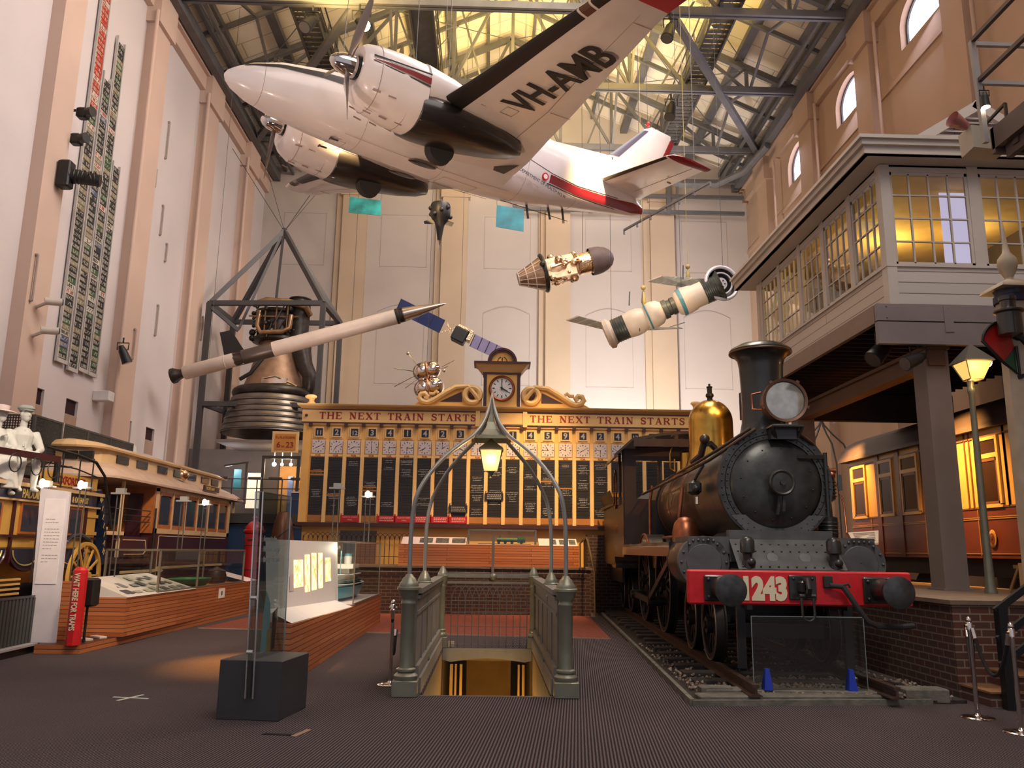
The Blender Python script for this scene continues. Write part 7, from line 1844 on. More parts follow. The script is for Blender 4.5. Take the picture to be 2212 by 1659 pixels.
q = MB(Mm); q.tube([(.12, -.03, .50), (.16, -.02, .40), (.17, .0, .25)], [.03, .035, .03], 8); q.bar((.14, .0, .52), (.17, .02, .22), .07, .02); q.build('waistcoat_front', m_plaster, man)
Mw = T(-7.93, 13.22, 2.84) @ rotm('Z', -30) @ Matrix.Scale(1.05, 4)
wom = thing('seated_statue', 'white plaster statue of a seated person in a straw boater on the omnibus roof', 'statue', Mw)
q, Hw = seated(wom, Mw, .05, 20, [((.20, -.24, .30), (.26, -.02, .42)), ((.20, .26, .26), (.40, .10, .20))], True)
remeshed(q, 'body', m_plaster, .012, wom)
q = MB(Hw); q.lathe([(0, .155), (.10, .155), (.105, .145), (.105, .085), (.21, .065), (.215, .055), (.10, .06), (.10, .03)], 28, rotm('Y', 6)); q.build('boater_hat', mat('pale_hat', (.55, .46, .44), .8, var=.1), wom)
q = MB(); q.lathe([(0, 0), (.05, 0), (.055, .02), (.05, .30), (.06, .32), (.05, .36), (0, .38)], 12, T(-7.28, 14.05, 2.62)); tag(q.build('wine_jug', m_black), 'black bottle shaped lamp beside the plaster figures on the omnibus roof', 'jug')

# ---- cable tram
trm = thing('cable_tram', 'cream and maroon tram car with clerestory roof and open end platform', 'tram', T(-9.3, 20, 0))
TX, TXb = -8.2, -10.4
q = MB(); q.box(TXb, TX, 20.6, 26.55, .75, 1.90); q.build('maroon_side', m_mar, trm)
q = MB(); q.box(TXb, TX, 20.6, 26.55, 1.90, 2.02); q.box(TXb, TX, 20.6, 26.55, 2.92, 3.10); q.box(TX - .1, TX, 20.6, 20.85, 1.9, 3.0); q.box(TXb, TXb + .1, 20.6, 20.85, 1.9, 3.0); q.box(TX - .1, TX, 26.35, 26.55, 1.9, 3.0); q.box(TXb, TXb + .06, 20.6, 26.55, 1.9, 3.0); q.build('cream_framing', m_cream, trm)
wy_ = [20.85 + i * .917 for i in range(7)]
for i in range(6):
    a, b_ = wy_[i], wy_[i + 1]
    q = MB(); q.box(TX - .02, TX + .0, a, b_, 2.02, 2.12); q.box(TX - .03, TX - .005, a + .03, a + .08, 2.0, 2.92); q.box(TX - .03, TX - .005, b_ - .10, b_ - .05, 2.0, 2.92); q.box(TX - .03, TX - .005, a, b_, 2.84, 2.92)
    n = 8
    for k in range(n):
        y0, y1 = a + .05 + (b_ - a - .12) * k / n, a + .05 + (b_ - a - .12) * (k + 1) / n
        z0, z1 = 2.80 + .09 * math.sin(PI * k / n), 2.80 + .09 * math.sin(PI * (k + 1) / n)
        q.add([(TX + .002, y0, z0), (TX + .002, y1, z1), (TX + .002, y1, 2.93), (TX + .002, y0, 2.93)], [(0, 1, 2, 3)])
    wf = q.build('window_frame', m_ow, trm)
    q = MB(); q.box(TX - .035, TX - .030, a, b_, 2.1, 2.86); q.build('window_glass', m_dkgl, wf)
    q = MB(); q.box(TX - .03, TX + .012, b_ - .05, b_ + .03, 2.0, 2.95); q.build('window_pillar', m_cream, trm)
q = MB(); q.box(TXb + .1, TX - .2, 20.9, 26.3, .8, 2.1); q.build('seat_bank', m_mar, trm)
q = MB(); q.box(TXb, TX, 20.55, 20.62, 1.9, 3.0); q.m = 1; q.box(TX - .62, TX - .28, 20.5, 20.56, 1.3, 2.85); q.m = 2; q.box(TXb + .25, TX - .8, 20.5, 20.56, 2.1, 2.8); q.m = 3; q.box(TXb + .5, TXb + .62, 20.49, 20.5, 2.1, 2.8); q.box(TX - 1.2, TX - 1.05, 20.49, 20.5, 2.1, 2.8); q.build('bulkhead', [m_ow, m_mar, m_dkgl, mat('pale_blue_curtain', (.3, .38, .5), .7)], trm)
q = MB(); q.box(TXb, TX, 18.0, 20.6, 1.2, 1.34); q.box(TXb, TX - .02, 17.95, 18.05, 1.3, 1.95); q.box(TX - .04, TX, 18.9, 20.4, 1.3, 1.80); q.m = 1; q.box(TXb, TX + .04, 17.9, 18.1, 1.92, 1.98); q.box(TX - .05, TX + .03, 18.0, 18.95, 1.82, 1.9); q.build('end_platform', [m_mar, m_cream], trm)
q = MB(); q.tube([(TX + .01, 19.0, 1.72), (TX + .01, 20.2, 1.72), (TX + .01, 20.3, 1.5), (TX + .01, 20.15, 1.4), (TX + .01, 19.1, 1.4)], .012, 5); q.tube([(TX + .01, 21.0, 1.84), (TX + .01, 26.2, 1.84)], .010, 5); q.tube([(TX + .01, 21.0, .9), (TX + .01, 21.0, 1.84)], .01, 5); q.box(TX, TX + .04, 19.0, 21.3, .98, 1.04); q.box(TX, TX + .04, 21.0, 26.0, 1.04, 1.10); q.build('gold_lining', m_cream, trm)
for x_, y_ in ((TX - .05, 18.87), (TXb + .05, 18.87), (TX - .03, 26.95)):
    q = MB(); q.bar((x_, y_, 1.3), (x_, y_, 3.02), .06); q.build('platform_post', m_cream, trm)
q = MB()
for z in (2.15, 2.28, 2.42): q.cyl((TXb, 18.6, z), (TX - .05, 18.6, z), .014, n=5); q.cyl((TX - .05, 18.87, z), (TX - .05, 20.5, z), .014, n=5)
q.cyl((TX + .03, 20.62, 1.3), (TX + .03, 20.62, 2.5), .02); q.build('platform_rails', m_black, trm)
# roof: skirt with rounded end, clerestory
def rr_sec(d, z, y0, y1, n=8):
    xa, xb = TXb - .15 + d, TX + .15 - d; xm = (xa + xb) / 2; w = (xb - xa) / 2
    return [(xm + w * math.cos(PI + PI * i / n), y0 + d - .0 + .55 * (1 - math.sin(PI * i / n)) , z) for i in range(n + 1)] + [(xb, y1 - d, z), (xa, y1 - d, z)]
q = MB(); q.loft([rr_sec(0, 3.03, 17.65, 27.4), rr_sec(0, 3.08, 17.65, 27.4), rr_sec(.25, 3.26, 17.65, 27.4), rr_sec(.55, 3.40, 17.65, 27.4)], False); q.build('roof_skirt', m_canvas, trm)
q = MB(); q.loft([rr_sec(.58, 3.36, 17.65, 27.4), rr_sec(.58, 3.70, 17.65, 27.4)], False); cls = q.build('clerestory', m_cream, trm)
q = MB(); q.loft([rr_sec(.48, 3.70, 17.55, 27.5), rr_sec(.46, 3.74, 17.55, 27.5), rr_sec(.75, 3.86, 17.4, 27.5), rr_sec(1.0, 3.90, 17.3, 27.4)], False); q.build('clerestory_roof', m_cream, trm)
for k, y in enumerate((19.2, 20.3, 21.6, 22.7, 23.8, 24.9, 25.8)):
    q = MB(); q.box(TX - .45, TX - .40, y, y + .62, 3.46, 3.64); q.build('fanlight', m_dkgl if k % 3 else m_black, cls)
for k, x in enumerate((-9.85, -9.35, -9.0)):
    q = MB(); q.box(x, x + .3, 18.2, 18.28, 3.44, 3.62); q.build('fanlight', m_black, cls)
q = MB(); q.box(-9.6, -8.95, 17.85, 17.9, 3.08, 3.24); sg2 = q.build('destination_board', m_black, trm)
q = text_mb('ROSE BAY', .13, face_front(-9.27, 17.845, 3.11), .003, sx=.8); q.build('destination_lettering', m_goldl, sg2)
q = MB(); q.box(TX + .1, TX + .14, 23.6, 24.9, 3.16, 3.30); sg2 = q.build('destination_board', m_mar, trm)
q = text_mb('ROSE BAY', .12, T(TX + .145, 23.75, 3.185) @ rotm('Z', 90) @ rotm('X', 90), .003, 'LEFT', sx=1.3); q.build('destination_lettering', m_goldl, sg2)
q = MB(); q.lathe([(0, .16), (.1, .14), (.17, .05), (.18, 0), (0, 0)], 20, T(TX - .25, 22.9, 3.52) @ rotm('Y', 75)); q.build('brass_bell', mat('brass_gong', (.7, .45, .25), .2, metal=1), trm)
q = MB(); q.box(TXb + .2, TX - .1, 19.5, 26.2, .35, .75)
for y in (20.5, 25.5):
    for x in (TXb + .3, TX - .2): q.cyl((x, y, .35), (x + .1, y, .35), .35, n=20)
q.build('truck', m_black, trm)

# ---- mezzanine balcony with perforated balustrade along the left wall
m_mesh = glass_mat('perforated_mesh', (.45, .43, .42), .05, .6)
q = MB(); q.box(XL, -9.6, 15.5, 31, 3.0, 3.2); struct('floor_balcony', q, m_steel_d)
bl = thing('mesh_balustrade', 'dark perforated mesh balustrade on the balcony behind the tram roof', 'balustrade', T(-9.6, 19, 3.2))
q = MB()
hole = .055
def mesh_panel(p0, p1, z0, z1):
    d = Vector(p1) - Vector(p0); L_ = d.length; n = int(L_ / hole)
    for i in range(n + 1):
        p = Vector(p0) + d * i / n; q.bar((p.x, p.y, z0), (p.x, p.y, z1), .022, .022)
    for j in range(int((z1 - z0) / hole) + 1): q.bar((p0[0], p0[1], z0 + j * hole), (p1[0], p1[1], z0 + j * hole), .022, .022)
mesh_panel((-10.6, 17.3), (-9.55, 17.3), 3.25, 4.22); mesh_panel((-9.55, 17.3), (-9.55, 22.1), 3.25, 4.22); q.build('perforated_sheet', m_steel_d, bl)
q = MB()
for y in (17.3, 18.4, 19.6, 20.8, 22.1): q.bar((-9.55, y, 3.2), (-9.55, y, 4.26), .05)
q.bar((-9.55, 17.3, 4.24), (-9.55, 22.1, 4.24), .04); q.bar((-10.6, 17.3, 4.24), (-9.55, 17.3, 4.24), .04); q.m = 1; q.bar((-9.52, 18.42, 3.2), (-9.52, 18.42, 4.26), .03); q.build('balustrade_posts', [m_steel_d, m_chrome], bl)
q = MB(); q.add([(-9.55, 22.2, 3.2), (-9.55, 22.5, 3.2), (-9.55, 22.5, 3.9), (-9.55, 22.35, 4.2), (-9.55, 22.2, 4.25), (-9.7, 22.2, 3.2), (-9.7, 22.5, 3.2), (-9.7, 22.5, 3.9), (-9.7, 22.35, 4.2), (-9.7, 22.2, 4.25)], [(0, 1, 2, 3, 4), (9, 8, 7, 6, 5), (0, 5, 6, 1), (1, 6, 7, 2), (2, 7, 8, 3), (3, 8, 9, 4), (4, 9, 5, 0)]); tag(q.build('white_fin_panel', mat('glossy_white_panel', (.75, .75, .76), .3)), 'white curved end panel at the far end of the mesh balustrade', 'panel')
rl2 = thing('balcony_rail', 'thin dark rail running along the balcony behind the tram', 'railing', T(-9.5, 26, 3.2))
q = MB(); q.cyl((-9.5, 22.6, 3.95), (-9.5, 31, 3.95), .025, n=6); q.cyl((-9.5, 22.6, 3.6), (-9.5, 31, 3.6), .015, n=6)
for i in range(8): q.cyl((-9.5, 22.8 + 1.15 * i, 3.2), (-9.5, 22.8 + 1.15 * i, 3.95), .02, n=6)
q.build('rail', m_steel_d, rl2)
q = MB()
for (y, z, l_) in ((23.4, 3.98, .9), (25.2, 3.98, .8), (26.8, 3.98, 1.0)): q.add([(-9.75, y, z + .10), (-9.45, y, z), (-9.45, y + l_, z), (-9.75, y + l_, z + .1), (-9.75, y, z + .07), (-9.45, y, z - .03), (-9.45, y + l_, z - .03), (-9.75, y + l_, z + .07)], [(0, 1, 2, 3), (7, 6, 5, 4), (0, 4, 5, 1), (1, 5, 6, 2), (2, 6, 7, 3), (3, 7, 4, 0)])
q.build('caption_shelf', mat('brown_shelf', (.12, .07, .05), .5), rl2)

# ---- far gallery left of the board
q = MB(); q.box(-10.9, -5.0, 26.8, 33, 2.35, 2.65); struct('floor_gallery', q, m_steel_d)
q = MB(); q.box(-10.9, -5.0, 26.9, 27.0, 0, 2.35); struct('wall_gallery_blue', q, mat('blue_panelling', (.012, .04, .10), .5, var=.15))
q = MB(); q.box(-10.9, -5.0, 29.5, 29.6, 2.65, 5.0); q.box(-9.0, -5.0, 27.0, 29.5, 4.95, 5.05); struct('wall_gallery_back', q, mat('gallery_wall', (.20, .17, .16), .7))
gal = thing('gallery_rail', 'dark rail along the front edge of the far gallery', 'railing', T(-7.5, 26.8, 2.65))
q = MB()
for z in (3.1, 3.45, 3.75): q.cyl((-9.9, 26.82, z), (-5.1, 26.82, z), .018, n=6)
for i in range(7): q.cyl((-9.9 + .8 * i, 26.82, 2.65), (-9.9 + .8 * i, 26.82, 3.75), .02, n=6)
for x in (-8.6, -7.55, -6.9, -6.2): q.box(x - .2, x + .2, 26.65, 26.8, 3.72, 3.80)
q.build('rail', m_steel_d, gal)
fr_ = thing('gallery_doorway', 'dark doorway frame of the lit far gallery below the hanging platform sign', 'frame', T(-6.9, 27.4, 2.65))
q = MB(); q.bar((-7.5, 27.4, 2.65), (-7.5, 27.4, 4.55), .09); q.bar((-6.35, 27.4, 2.65), (-6.35, 27.4, 4.55), .09); q.bar((-7.55, 27.4, 4.52), (-6.3, 27.4, 4.52), .10); q.build('frame', m_steel_d, fr_)
def simple(name, mbx, m, label, cat, group=None): return tag(mbx.build(name, m), label, cat, group)
m_glow = mat('backlit_panel', (.9, .8, .65), .5, var=.1, vscale=3, emit=(1.0, .82, .58), estr=.55)
q = MB(); q.box(-8.35, -7.85, 28.6, 28.65, 2.9, 4.1); simple('lit_card_panel', q, m_glow, 'glowing cream display card left in the far gallery', 'panel')
q = MB(); q.box(-8.75, -8.5, 28.4, 28.45, 3.5, 4.2); simple('teal_panel', q, mat('teal_panel', (.04, .22, .25), .5), 'teal panel beside the glowing card in the far gallery', 'panel')
q = MB(); q.box(-7.4, -6.4, 29.2, 29.25, 2.7, 4.4); simple('orange_display', q, mat('orange_glow_wall', (.55, .26, .07), .6, var=.15, emit=(1, .5, .15), estr=.12), 'orange lit display wall inside the dark gallery frame', 'display wall')
q = MB(); q.box(-6.95, -6.78, 28.6, 28.7, 2.7, 4.0); simple('blue_banner', q, mat('blue_white_banner', (.15, .22, .5), .5, var=.5, vscale=4), 'narrow blue and white banner in the far gallery', 'banner')
q = MB(); q.lathe([(.5, 0), (.48, .5), (.3, .85), (0, 1.0)], 20, T(-6.1, 29.0, 2.65)); simple('green_dome', q, mat('green_dome', (.05, .18, .14), .4), 'green and white dome exhibit beside the indicator board edge', 'dome')
q = MB(); q.box(-6.5, -5.1, 27.3, 27.9, 2.66, 3.35); simple('blue_counter', q, mat('blue_counter', (.03, .06, .16), .4), 'blue gallery counter with pale top next to the indicator board', 'counter')
q = MB(); q.box(-6.5, -5.1, 27.28, 27.92, 3.355, 3.40); simple('counter_top', q, m_panelw, 'pale top lying on the blue gallery counter', 'counter top')
for i, (x, lb_) in enumerate(((-7.28, 'brightest round lamp at the left inside the gallery frame'), (-7.02, 'middle round lamp inside the gallery frame'), (-6.72, 'right round lamp inside the gallery frame'))):
    q = MB(); q.sphere((x, 27.9, 4.34 + .0 * i), .055 if i else .075, 10, 8); q.cyl((x, 27.9, 4.4), (x, 27.9, 4.949), .008, n=5); simple('gallery_lamp', q, [MATS['lit_lamp_face']], lb_, 'lamp')
point_light('gallery_light', (-7.0, 28.3, 4.2), 22, (1, .75, .5), .1); point_light('gallery_light_left', (-8.8, 28.0, 4.2), 20, (.9, .85, .9), .1)
q = MB()
for x in (-7.75, -7.50, -7.3): q.lathe([(.10, 0), (.10, .9), (.12, .92), (.12, .96), (.10, 1.0), (.10, 1.5), (.06, 1.7), (0, 1.8)], 14, T(x, 30.6 if x == -7.5 else 30.3, 4.0))
simple('white_tube_bundle', q, mat('white_tube', (.5, .47, .45), .5), 'bundle of white booster tubes under the rocket engine nozzle', 'tubes')
# pillar box and copper vessel
pb = thing('pillar_box', 'bright red pillar letter box behind the left timber bench', 'letter box', T(-6.52, 23.4, .45))
q = MB(T(-6.52, 23.4, 0)); q.lathe([(.27, .45), (.27, .55), (.24, .58), (.24, 1.95), (.27, 1.97), (.29, 2.0), (.29, 2.06), (.25, 2.08), (.24, 2.16), (.15, 2.26), (.07, 2.30), (.06, 2.36), (.08, 2.40), (.03, 2.46), (0, 2.46)], 28); q.build('body', mat('pillar_red', (.36, .008, .012), .35, coat=.3), pb)
q = MB(); q.box(-6.62, -6.42, 23.14, 23.17, 1.78, 1.82); q.torus(.243, .012, T(-6.52, 23.4, 1.65), 28, 6); q.torus(.243, .012, T(-6.52, 23.4, 1.0), 28, 6); q.build('letter_slot', m_black, pb)
q = MB(); q.box(-7.0, -6.0, 23.0, 23.9, 0, .45); struct('floor_letterbox_plinth', q, m_steel_d)
cv = thing('copper_vessel', 'tapered copper brown vessel left of the indicator board', 'vessel', T(-5.35, 22.3, PZ))
q = MB(T(-5.42, 22.1, 0)); q.lathe([(0, PZ), (.30, PZ), (.32, 1.3), (.30, 1.8), (.24, 2.2), (.15, 2.50), (.13, 2.52), (0, 2.53)], 24); q.build('body', mat('old_copper', (.30, .11, .06), .4, metal=.5, var=.15), cv)
q = MB(); q.bar((-5.9, 21.7, 1.5), (-5.1, 21.6, 2.1), .03); q.bar((-5.1, 21.6, PZ), (-5.1, 21.6, 2.14), .05); q.bar((-5.1, 21.6, 2.12), (-5.1, 22.8, 2.12), .05); simple('stair_rail', q, m_steel_d, 'dark sloping rail in front of the copper vessel', 'handrail')
# small rail posts beyond the tram
q = MB(); q.bar((-8.15, 27.8, 3.0), (-8.15, 27.8, 4.4), .08); q.bar((-8.9, 27.8, 4.25), (-8.1, 27.8, 4.38), .06); simple('gallery_gate', q, m_steel, 'grey gate frame at the end of the balcony rail', 'gate frame')

# ---- wall and fittings high on the left wall
for (y, z, s_, lab) in ((19.6, 12.4, 1, 'small black projector upper of the pair on the left wall'), (19.45, 11.6, 1, 'small black projector below its twin on the left wall')):
    t = thing('wall_projector', lab, 'projector', T(-10.6, y, z)); q = MB(); q.cbox(-10.72, -10.45, y - .15, y + .10, z - .14, z + .14, .04); q.build('body', m_black, t)
    q = MB(); q.cyl((-10.45, y - .1, z), (-10.28, y - .15, z), .11, .13, 16); q.bar((-11.0, y, z + .1), (-10.7, y, z + .1), .05); q.build('lens_and_bracket', m_black, t)
t = thing('wall_spotlight', 'large black ribbed theatre spotlight on the left wall below the projectors', 'spotlight', T(-10.6, 18.9, 10.5))
q = MB(); q.cyl((-10.55, 19.0, 10.45), (-9.75, 19.2, 10.40), .17, .15, 18)
for i in range(7): q.torus(.17, .02, frame((-10.4 + i * .09, 19.04 + i * .022, 10.44), (-10.0, 19.14, 10.42)), 18, 5)
q.build('lamp_barrel', m_black, t)
q = MB(); q.cbox(-10.66, -10.35, 18.85, 19.15, 10.1, 10.8, .04); q.build('rear_box', m_black, t)
for (y, z, lab) in ((18.8, 5.55 + 1.6, 'upper cream security camera on the left wall pilaster'), (18.8, 6.45, 'lower cream security camera on the left wall pilaster')):
    t = thing('security_camera', lab, 'camera', T(-10.3, y, z)); q = MB(); q.cyl((-10.45, y - .1, z), (-10.15, y + .10, z + .03), .09, n=14); q.cyl((-10.675, y, z - .12), (-10.45, y, z - .02), .04); q.build('housing', mat('cream_camera', (.55, .5, .44), .5), t)
    q = MB(); q.cyl((-10.16, y + .09, z + .03), (-10.13, y + .11, z + .033), .07); q.build('lens', m_black, t)
spotlamp((-10.45, 22.9, 7.0), (.35, .2, -.9), 'black spotlight tilted down beside the destination rolls', 1.5)
q = MB(); q.cbox(-11.0, -10.55, 22.6, 22.95, 5.5, 5.78, .02); simple('junction_box', q, mat('white_box', (.7, .68, .68), .5), 'small white box low beside the destination rolls', 'box')

# ================================================================ CENTRE LEFT DISPLAY
cw = thing('display_wall', 'white display wall and timber bench with glowing glass strips', 'display wall', T(-2.6, 13, 0))
q = MB(); q.add([(-2.76, 10.95, 0), (-2.62, 10.95, 0), (-2.74, 10.95, 1.70), (-2.90, 10.95, 1.70), (-2.76, 15.2, 0), (-2.62, 15.2, 0), (-2.74, 15.2, 1.71), (-2.9, 15.2, 1.71)], [(0, 1, 2, 3), (4, 7, 6, 5), (1, 5, 6, 2), (0, 3, 7, 4), (3, 2, 6, 7)]); q.build('white_wall', mat('display_white', (.80, .76, .73), .6, var=.02), cw)
q = MB(); q.box(-3.3, -2.35, 14.98, 18.7, 0, .62); q.add([(-2.62, 10.3, 0), (-2.35, 10.3, 0), (-2.35, 14.98, 0), (-2.62, 14.98, 0), (-2.62, 10.3, .72), (-2.35, 10.3, .70), (-2.35, 14.98, .60), (-2.62, 14.98, .62)], [(0, 1, 5, 4), (1, 2, 6, 5), (4, 5, 6, 7), (2, 3, 7, 6), (3, 0, 4, 7)]); q.build('timber_base', m_woody, cw)
q = MB(); q.add([(-2.37, 10.4, .705), (-2.37, 14.95, .605), (-2.70, 14.95, .72), (-2.70, 10.4, .86)], [(0, 1, 2, 3)]); q.build('sloping_ledge', MATS['display_white'], cw)
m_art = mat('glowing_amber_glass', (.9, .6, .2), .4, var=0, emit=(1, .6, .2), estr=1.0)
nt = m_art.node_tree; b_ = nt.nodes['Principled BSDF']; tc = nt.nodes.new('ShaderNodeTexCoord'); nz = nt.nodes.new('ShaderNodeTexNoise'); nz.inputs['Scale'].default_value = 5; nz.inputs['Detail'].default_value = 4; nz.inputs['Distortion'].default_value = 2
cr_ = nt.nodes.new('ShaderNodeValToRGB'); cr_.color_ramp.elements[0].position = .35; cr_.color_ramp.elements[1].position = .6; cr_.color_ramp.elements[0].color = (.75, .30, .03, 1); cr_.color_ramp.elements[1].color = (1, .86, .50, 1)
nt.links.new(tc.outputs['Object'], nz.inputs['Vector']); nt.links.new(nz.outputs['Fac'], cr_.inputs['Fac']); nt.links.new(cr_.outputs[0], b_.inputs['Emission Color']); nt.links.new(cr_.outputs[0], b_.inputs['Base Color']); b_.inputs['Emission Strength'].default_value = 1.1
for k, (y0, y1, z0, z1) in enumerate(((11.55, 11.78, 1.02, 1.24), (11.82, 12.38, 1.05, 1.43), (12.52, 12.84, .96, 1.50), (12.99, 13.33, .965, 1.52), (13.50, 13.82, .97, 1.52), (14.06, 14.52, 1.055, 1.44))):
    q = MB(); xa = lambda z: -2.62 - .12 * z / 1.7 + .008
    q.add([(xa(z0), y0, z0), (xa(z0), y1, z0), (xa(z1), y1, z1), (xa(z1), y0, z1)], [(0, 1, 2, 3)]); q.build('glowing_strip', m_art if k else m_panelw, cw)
fc_ = thing('ship_case', 'glass case holding a blue and white model ferry on the timber bench', 'display case', T(-2.7, 16.5, .62))
q = MB()
for y in (14.99, 18.4):
    for x in (-2.37, -3.2): q.bar((x, y, .63), (x, y, 1.72), .022)
    q.bar((-2.37, y, 1.72), (-3.2, y, 1.72), .022)
for x in (-2.37, -3.2): q.bar((x, 14.99, 1.72), (x, 18.4, 1.72), .022)
q.bar((-2.36, 14.99, .64), (-2.36, 18.4, .64), .03, .03); q.build('case_frame', mat('bronze_grey_frame', (.25, .21, .16), .4, metal=.5), fc_)
q = MB(); q.box(-2.372, -2.368, 15.0, 18.4, .66, 1.71); q.box(-3.2, -2.37, 14.985, 14.99, .66, 1.71); q.box(-3.2, -3.195, 15.0, 18.4, .66, 1.71); q.box(-3.2, -2.37, 18.39, 18.4, .66, 1.71); q.build('case_glass', glass_mat(), fc_)
q = MB(); q.box(-3.2, -2.37, 15.0, 18.4, .625, .645); q.build('case_floor', m_panelw, fc_)
fy = thing('model_ferry', 'blue and white model ferry inside the tall glass case', 'model ship', T(-2.78, 16.6, .65))
def hull(y0, y1, w, z0, z1, cx=-2.78):
    rings = []
    for i in range(11):
        t = -1 + 2 * i / 10; ww = w * (1 - abs(t) ** 3) + .01; yy = (y0 + y1) / 2 + (y1 - y0) / 2 * t
        rings.append([(cx - ww * .6, yy, z0), (cx + ww * .6, yy, z0), (cx + ww, yy, z1), (cx - ww, yy, z1)])
    return rings
q = MB(); q.loft(hull(15.3, 18.0, .26, .70, .90)); q.build('hull', mat('ferry_blue', (.06, .28, .38), .4), fy)
q = MB(); q.loft(hull(15.32, 17.98, .27, .90, .95)); q.loft(hull(15.6, 17.7, .22, 1.02, 1.12)); q.box(-2.95, -2.61, 16.3, 17.0, 1.22, 1.30); q.lathe([(.07, 1.28), (.075, 1.44), (.065, 1.46)], 16, T(-2.78, 16.7, 0)); q.build('superstructure', mat('ferry_white', (.75, .73, .68), .5), fy)
q = MB(); q.loft(hull(15.5, 17.8, .235, .95, 1.02)); q.box(-2.93, -2.63, 16.0, 17.3, 1.13, 1.22); q.build('window_band', mat('ferry_window', (.10, .09, .08), .3), fy)
q = MB(); q.loft(hull(15.5, 17.8, .245, .975, .985)); q.cyl((-2.78, 15.9, 1.1), (-2.78, 15.9, 1.55), .008, n=5); q.lathe([(.076, 1.46), (.06, 1.50), (0, 1.5)], 16, T(-2.78, 16.7, 0)); q.build('deck_line', MATS['ferry_blue'], fy)
point_light('ferry_case_lamp', (-2.62, 15.6, 1.62), 20, (1, .85, .6), .04)

# ---- acrylic totem in a dark block
tt = thing('acrylic_totem', 'clear acrylic information totem set in a dark grey block', 'sign', T(-2.2, 8.6, 0))
BM_ = T(-2.2, 8.65, 0) @ rotm('Z', -8)
q = MB(BM_); q.cbox(-.31, .31, -.36, .36, 0, .54, .006); q.build('block', mat('charcoal_laminate', (.045, .047, .05), .5, var=.08), tt)
q = MB(BM_); q.add([(-.015, -.385, .20), (.025, -.385, .20), (.025, .38, .55), (-.015, .38, .55), (-.06, -.385, 2.14), (-.02, -.385, 2.14), (.0, .38, 2.14), (-.04, .38, 2.14), (.025, -.385, .55), (-.015, -.385, .55)], [(0, 1, 5, 4), (1, 2, 6, 5), (2, 3, 7, 6), (3, 0, 4, 7), (4, 5, 6, 7)])
q.build('acrylic_blade', glass_mat('acrylic', (.66, .72, .71), .5, .05), tt)  # tint darkened to stand in for a dark reflection on the blade
q = MB(BM_); 
for xx in (-.045, .03): q.bar((xx + .025, -.39, .20), (xx - .02, -.39, 2.14), .012, .012)
q.bar((.03, .38, .55), (.0, .38, 2.14), .010); q.bar((-.04, -.38, 2.14), (-.02, .38, 2.14), .03, .012)
q.cyl((-.03, -.40, 1.12), (.03, -.40, 1.12), .02); q.cyl((-.03, -.40, .62), (.03, -.40, .62), .02); q.build('steel_edge', mat('bright_edge', (.7, .72, .7), .15, metal=.8), tt)
BT = BM_ @ Matrix(((.0, -.01, 1, .032), (1, 0, 0, 0), (0, 1, 0, 0), (0, 0, 0, 1)))
q = text_mb('Access to the', .075, BT @ T(-.22, 1.66, -.035), .001, 'LEFT', sx=.8, bold=.003); text_mb('Members Lounge', .075, BT @ T(-.22, 1.56, -.033), .001, 'LEFT', sx=.8, bold=.003, mb=q); text_mb('through East past', .075, BT @ T(-.22, 1.46, -.031), .001, 'LEFT', sx=.8, bold=.003, mb=q); q.build('white_lettering', mat('white_vinyl', (.85, .85, .85), .5, var=0, emit=(1, 1, 1), estr=.0), tt)
q = MB(BM_); q.m = 0
q.add([(.012, -.20, .58), (.012, .02, .60), (.004, .0, 1.05), (.004, -.12, 1.18), (.004, -.16, .95)], [(0, 1, 2, 3, 4)]); q.m = 1; q.add([(.012, -.05, .58), (.012, .05, .58), (.012, .03, .80), (.012, -.04, .80)], [(0, 1, 2, 3)]); q.m = 2; q.add([(.014, .06, .58), (.012, .16, .60), (.006, .20, 1.0), (.006, .07, .95)], [(0, 1, 2, 3)])
q.build('printed_picture', [mat('print_light_blue', (.25, .55, .65), .5), mat('print_ochre', (.5, .35, .1), .5), mat('print_dark', (.04, .035, .035), .4, var=.6, vscale=10)], tt)

# ---- tape marks on the carpet
q = MB(); q.bar((-4.0, 9.44, .004), (-3.60, 9.36, .004), .035, .006); q.bar((-3.86, 9.22, .006), (-3.74, 9.58, .006), .035, .006); simple('tape_cross', q, mat('white_tape', (.6, .62, .52), .7), 'white tape cross stuck on the carpet left of the acrylic totem', 'tape mark')
q = MB(); q.bar((-1.66, 7.62, .004), (-1.58, 7.90, .004), .05, .005); simple('tape_strip', q, mat('tan_tape', (.32, .20, .12), .7), 'short tan tape strip on the carpet before the dark block', 'tape mark')
q = MB(); q.bar((-1.95, 7.72, .004), (-1.68, 7.68, .004), .05, .004); simple('tape_strip_dark', q, m_black, 'short black tape strip beside the tan one on the carpet', 'tape mark')

# ================================================================ ROCKET ENGINE IN ITS TRIANGULAR FRAME
en_ = thing('rocket_engine', 'huge bell nozzled rocket engine with bronze pipework hung in the far left corner', 'rocket engine', T(-8.05, 30.2, 5.6))
EM = T(-8.05, 30.2, 0)
m_nz = mat('ribbed_nozzle_steel', (.20, .18, .17), .35, metal=.8, var=.15, vscale=3)
m_dkm = mat('dark_engine_metal', (.05, .042, .038), .4, metal=.6, var=.3, vscale=5)
m_bz = mat('bronze_engine_pipe', (.36, .22, .12), .35, metal=.7, var=.25, vscale=5)
m_tanm = mat('tan_engine_shell', (.28, .17, .11), .5, metal=.4, var=.2, vscale=4)
prof = [(1.78, 5.62)]
for i in range(6):
    z0 = 5.66 + i * .21; r = 1.77 - i * .045
    prof += [(r, z0), (r + .03, z0 + .02), (r + .03, z0 + .06), (r - .01, z0 + .09), (r - .03, z0 + .19)]
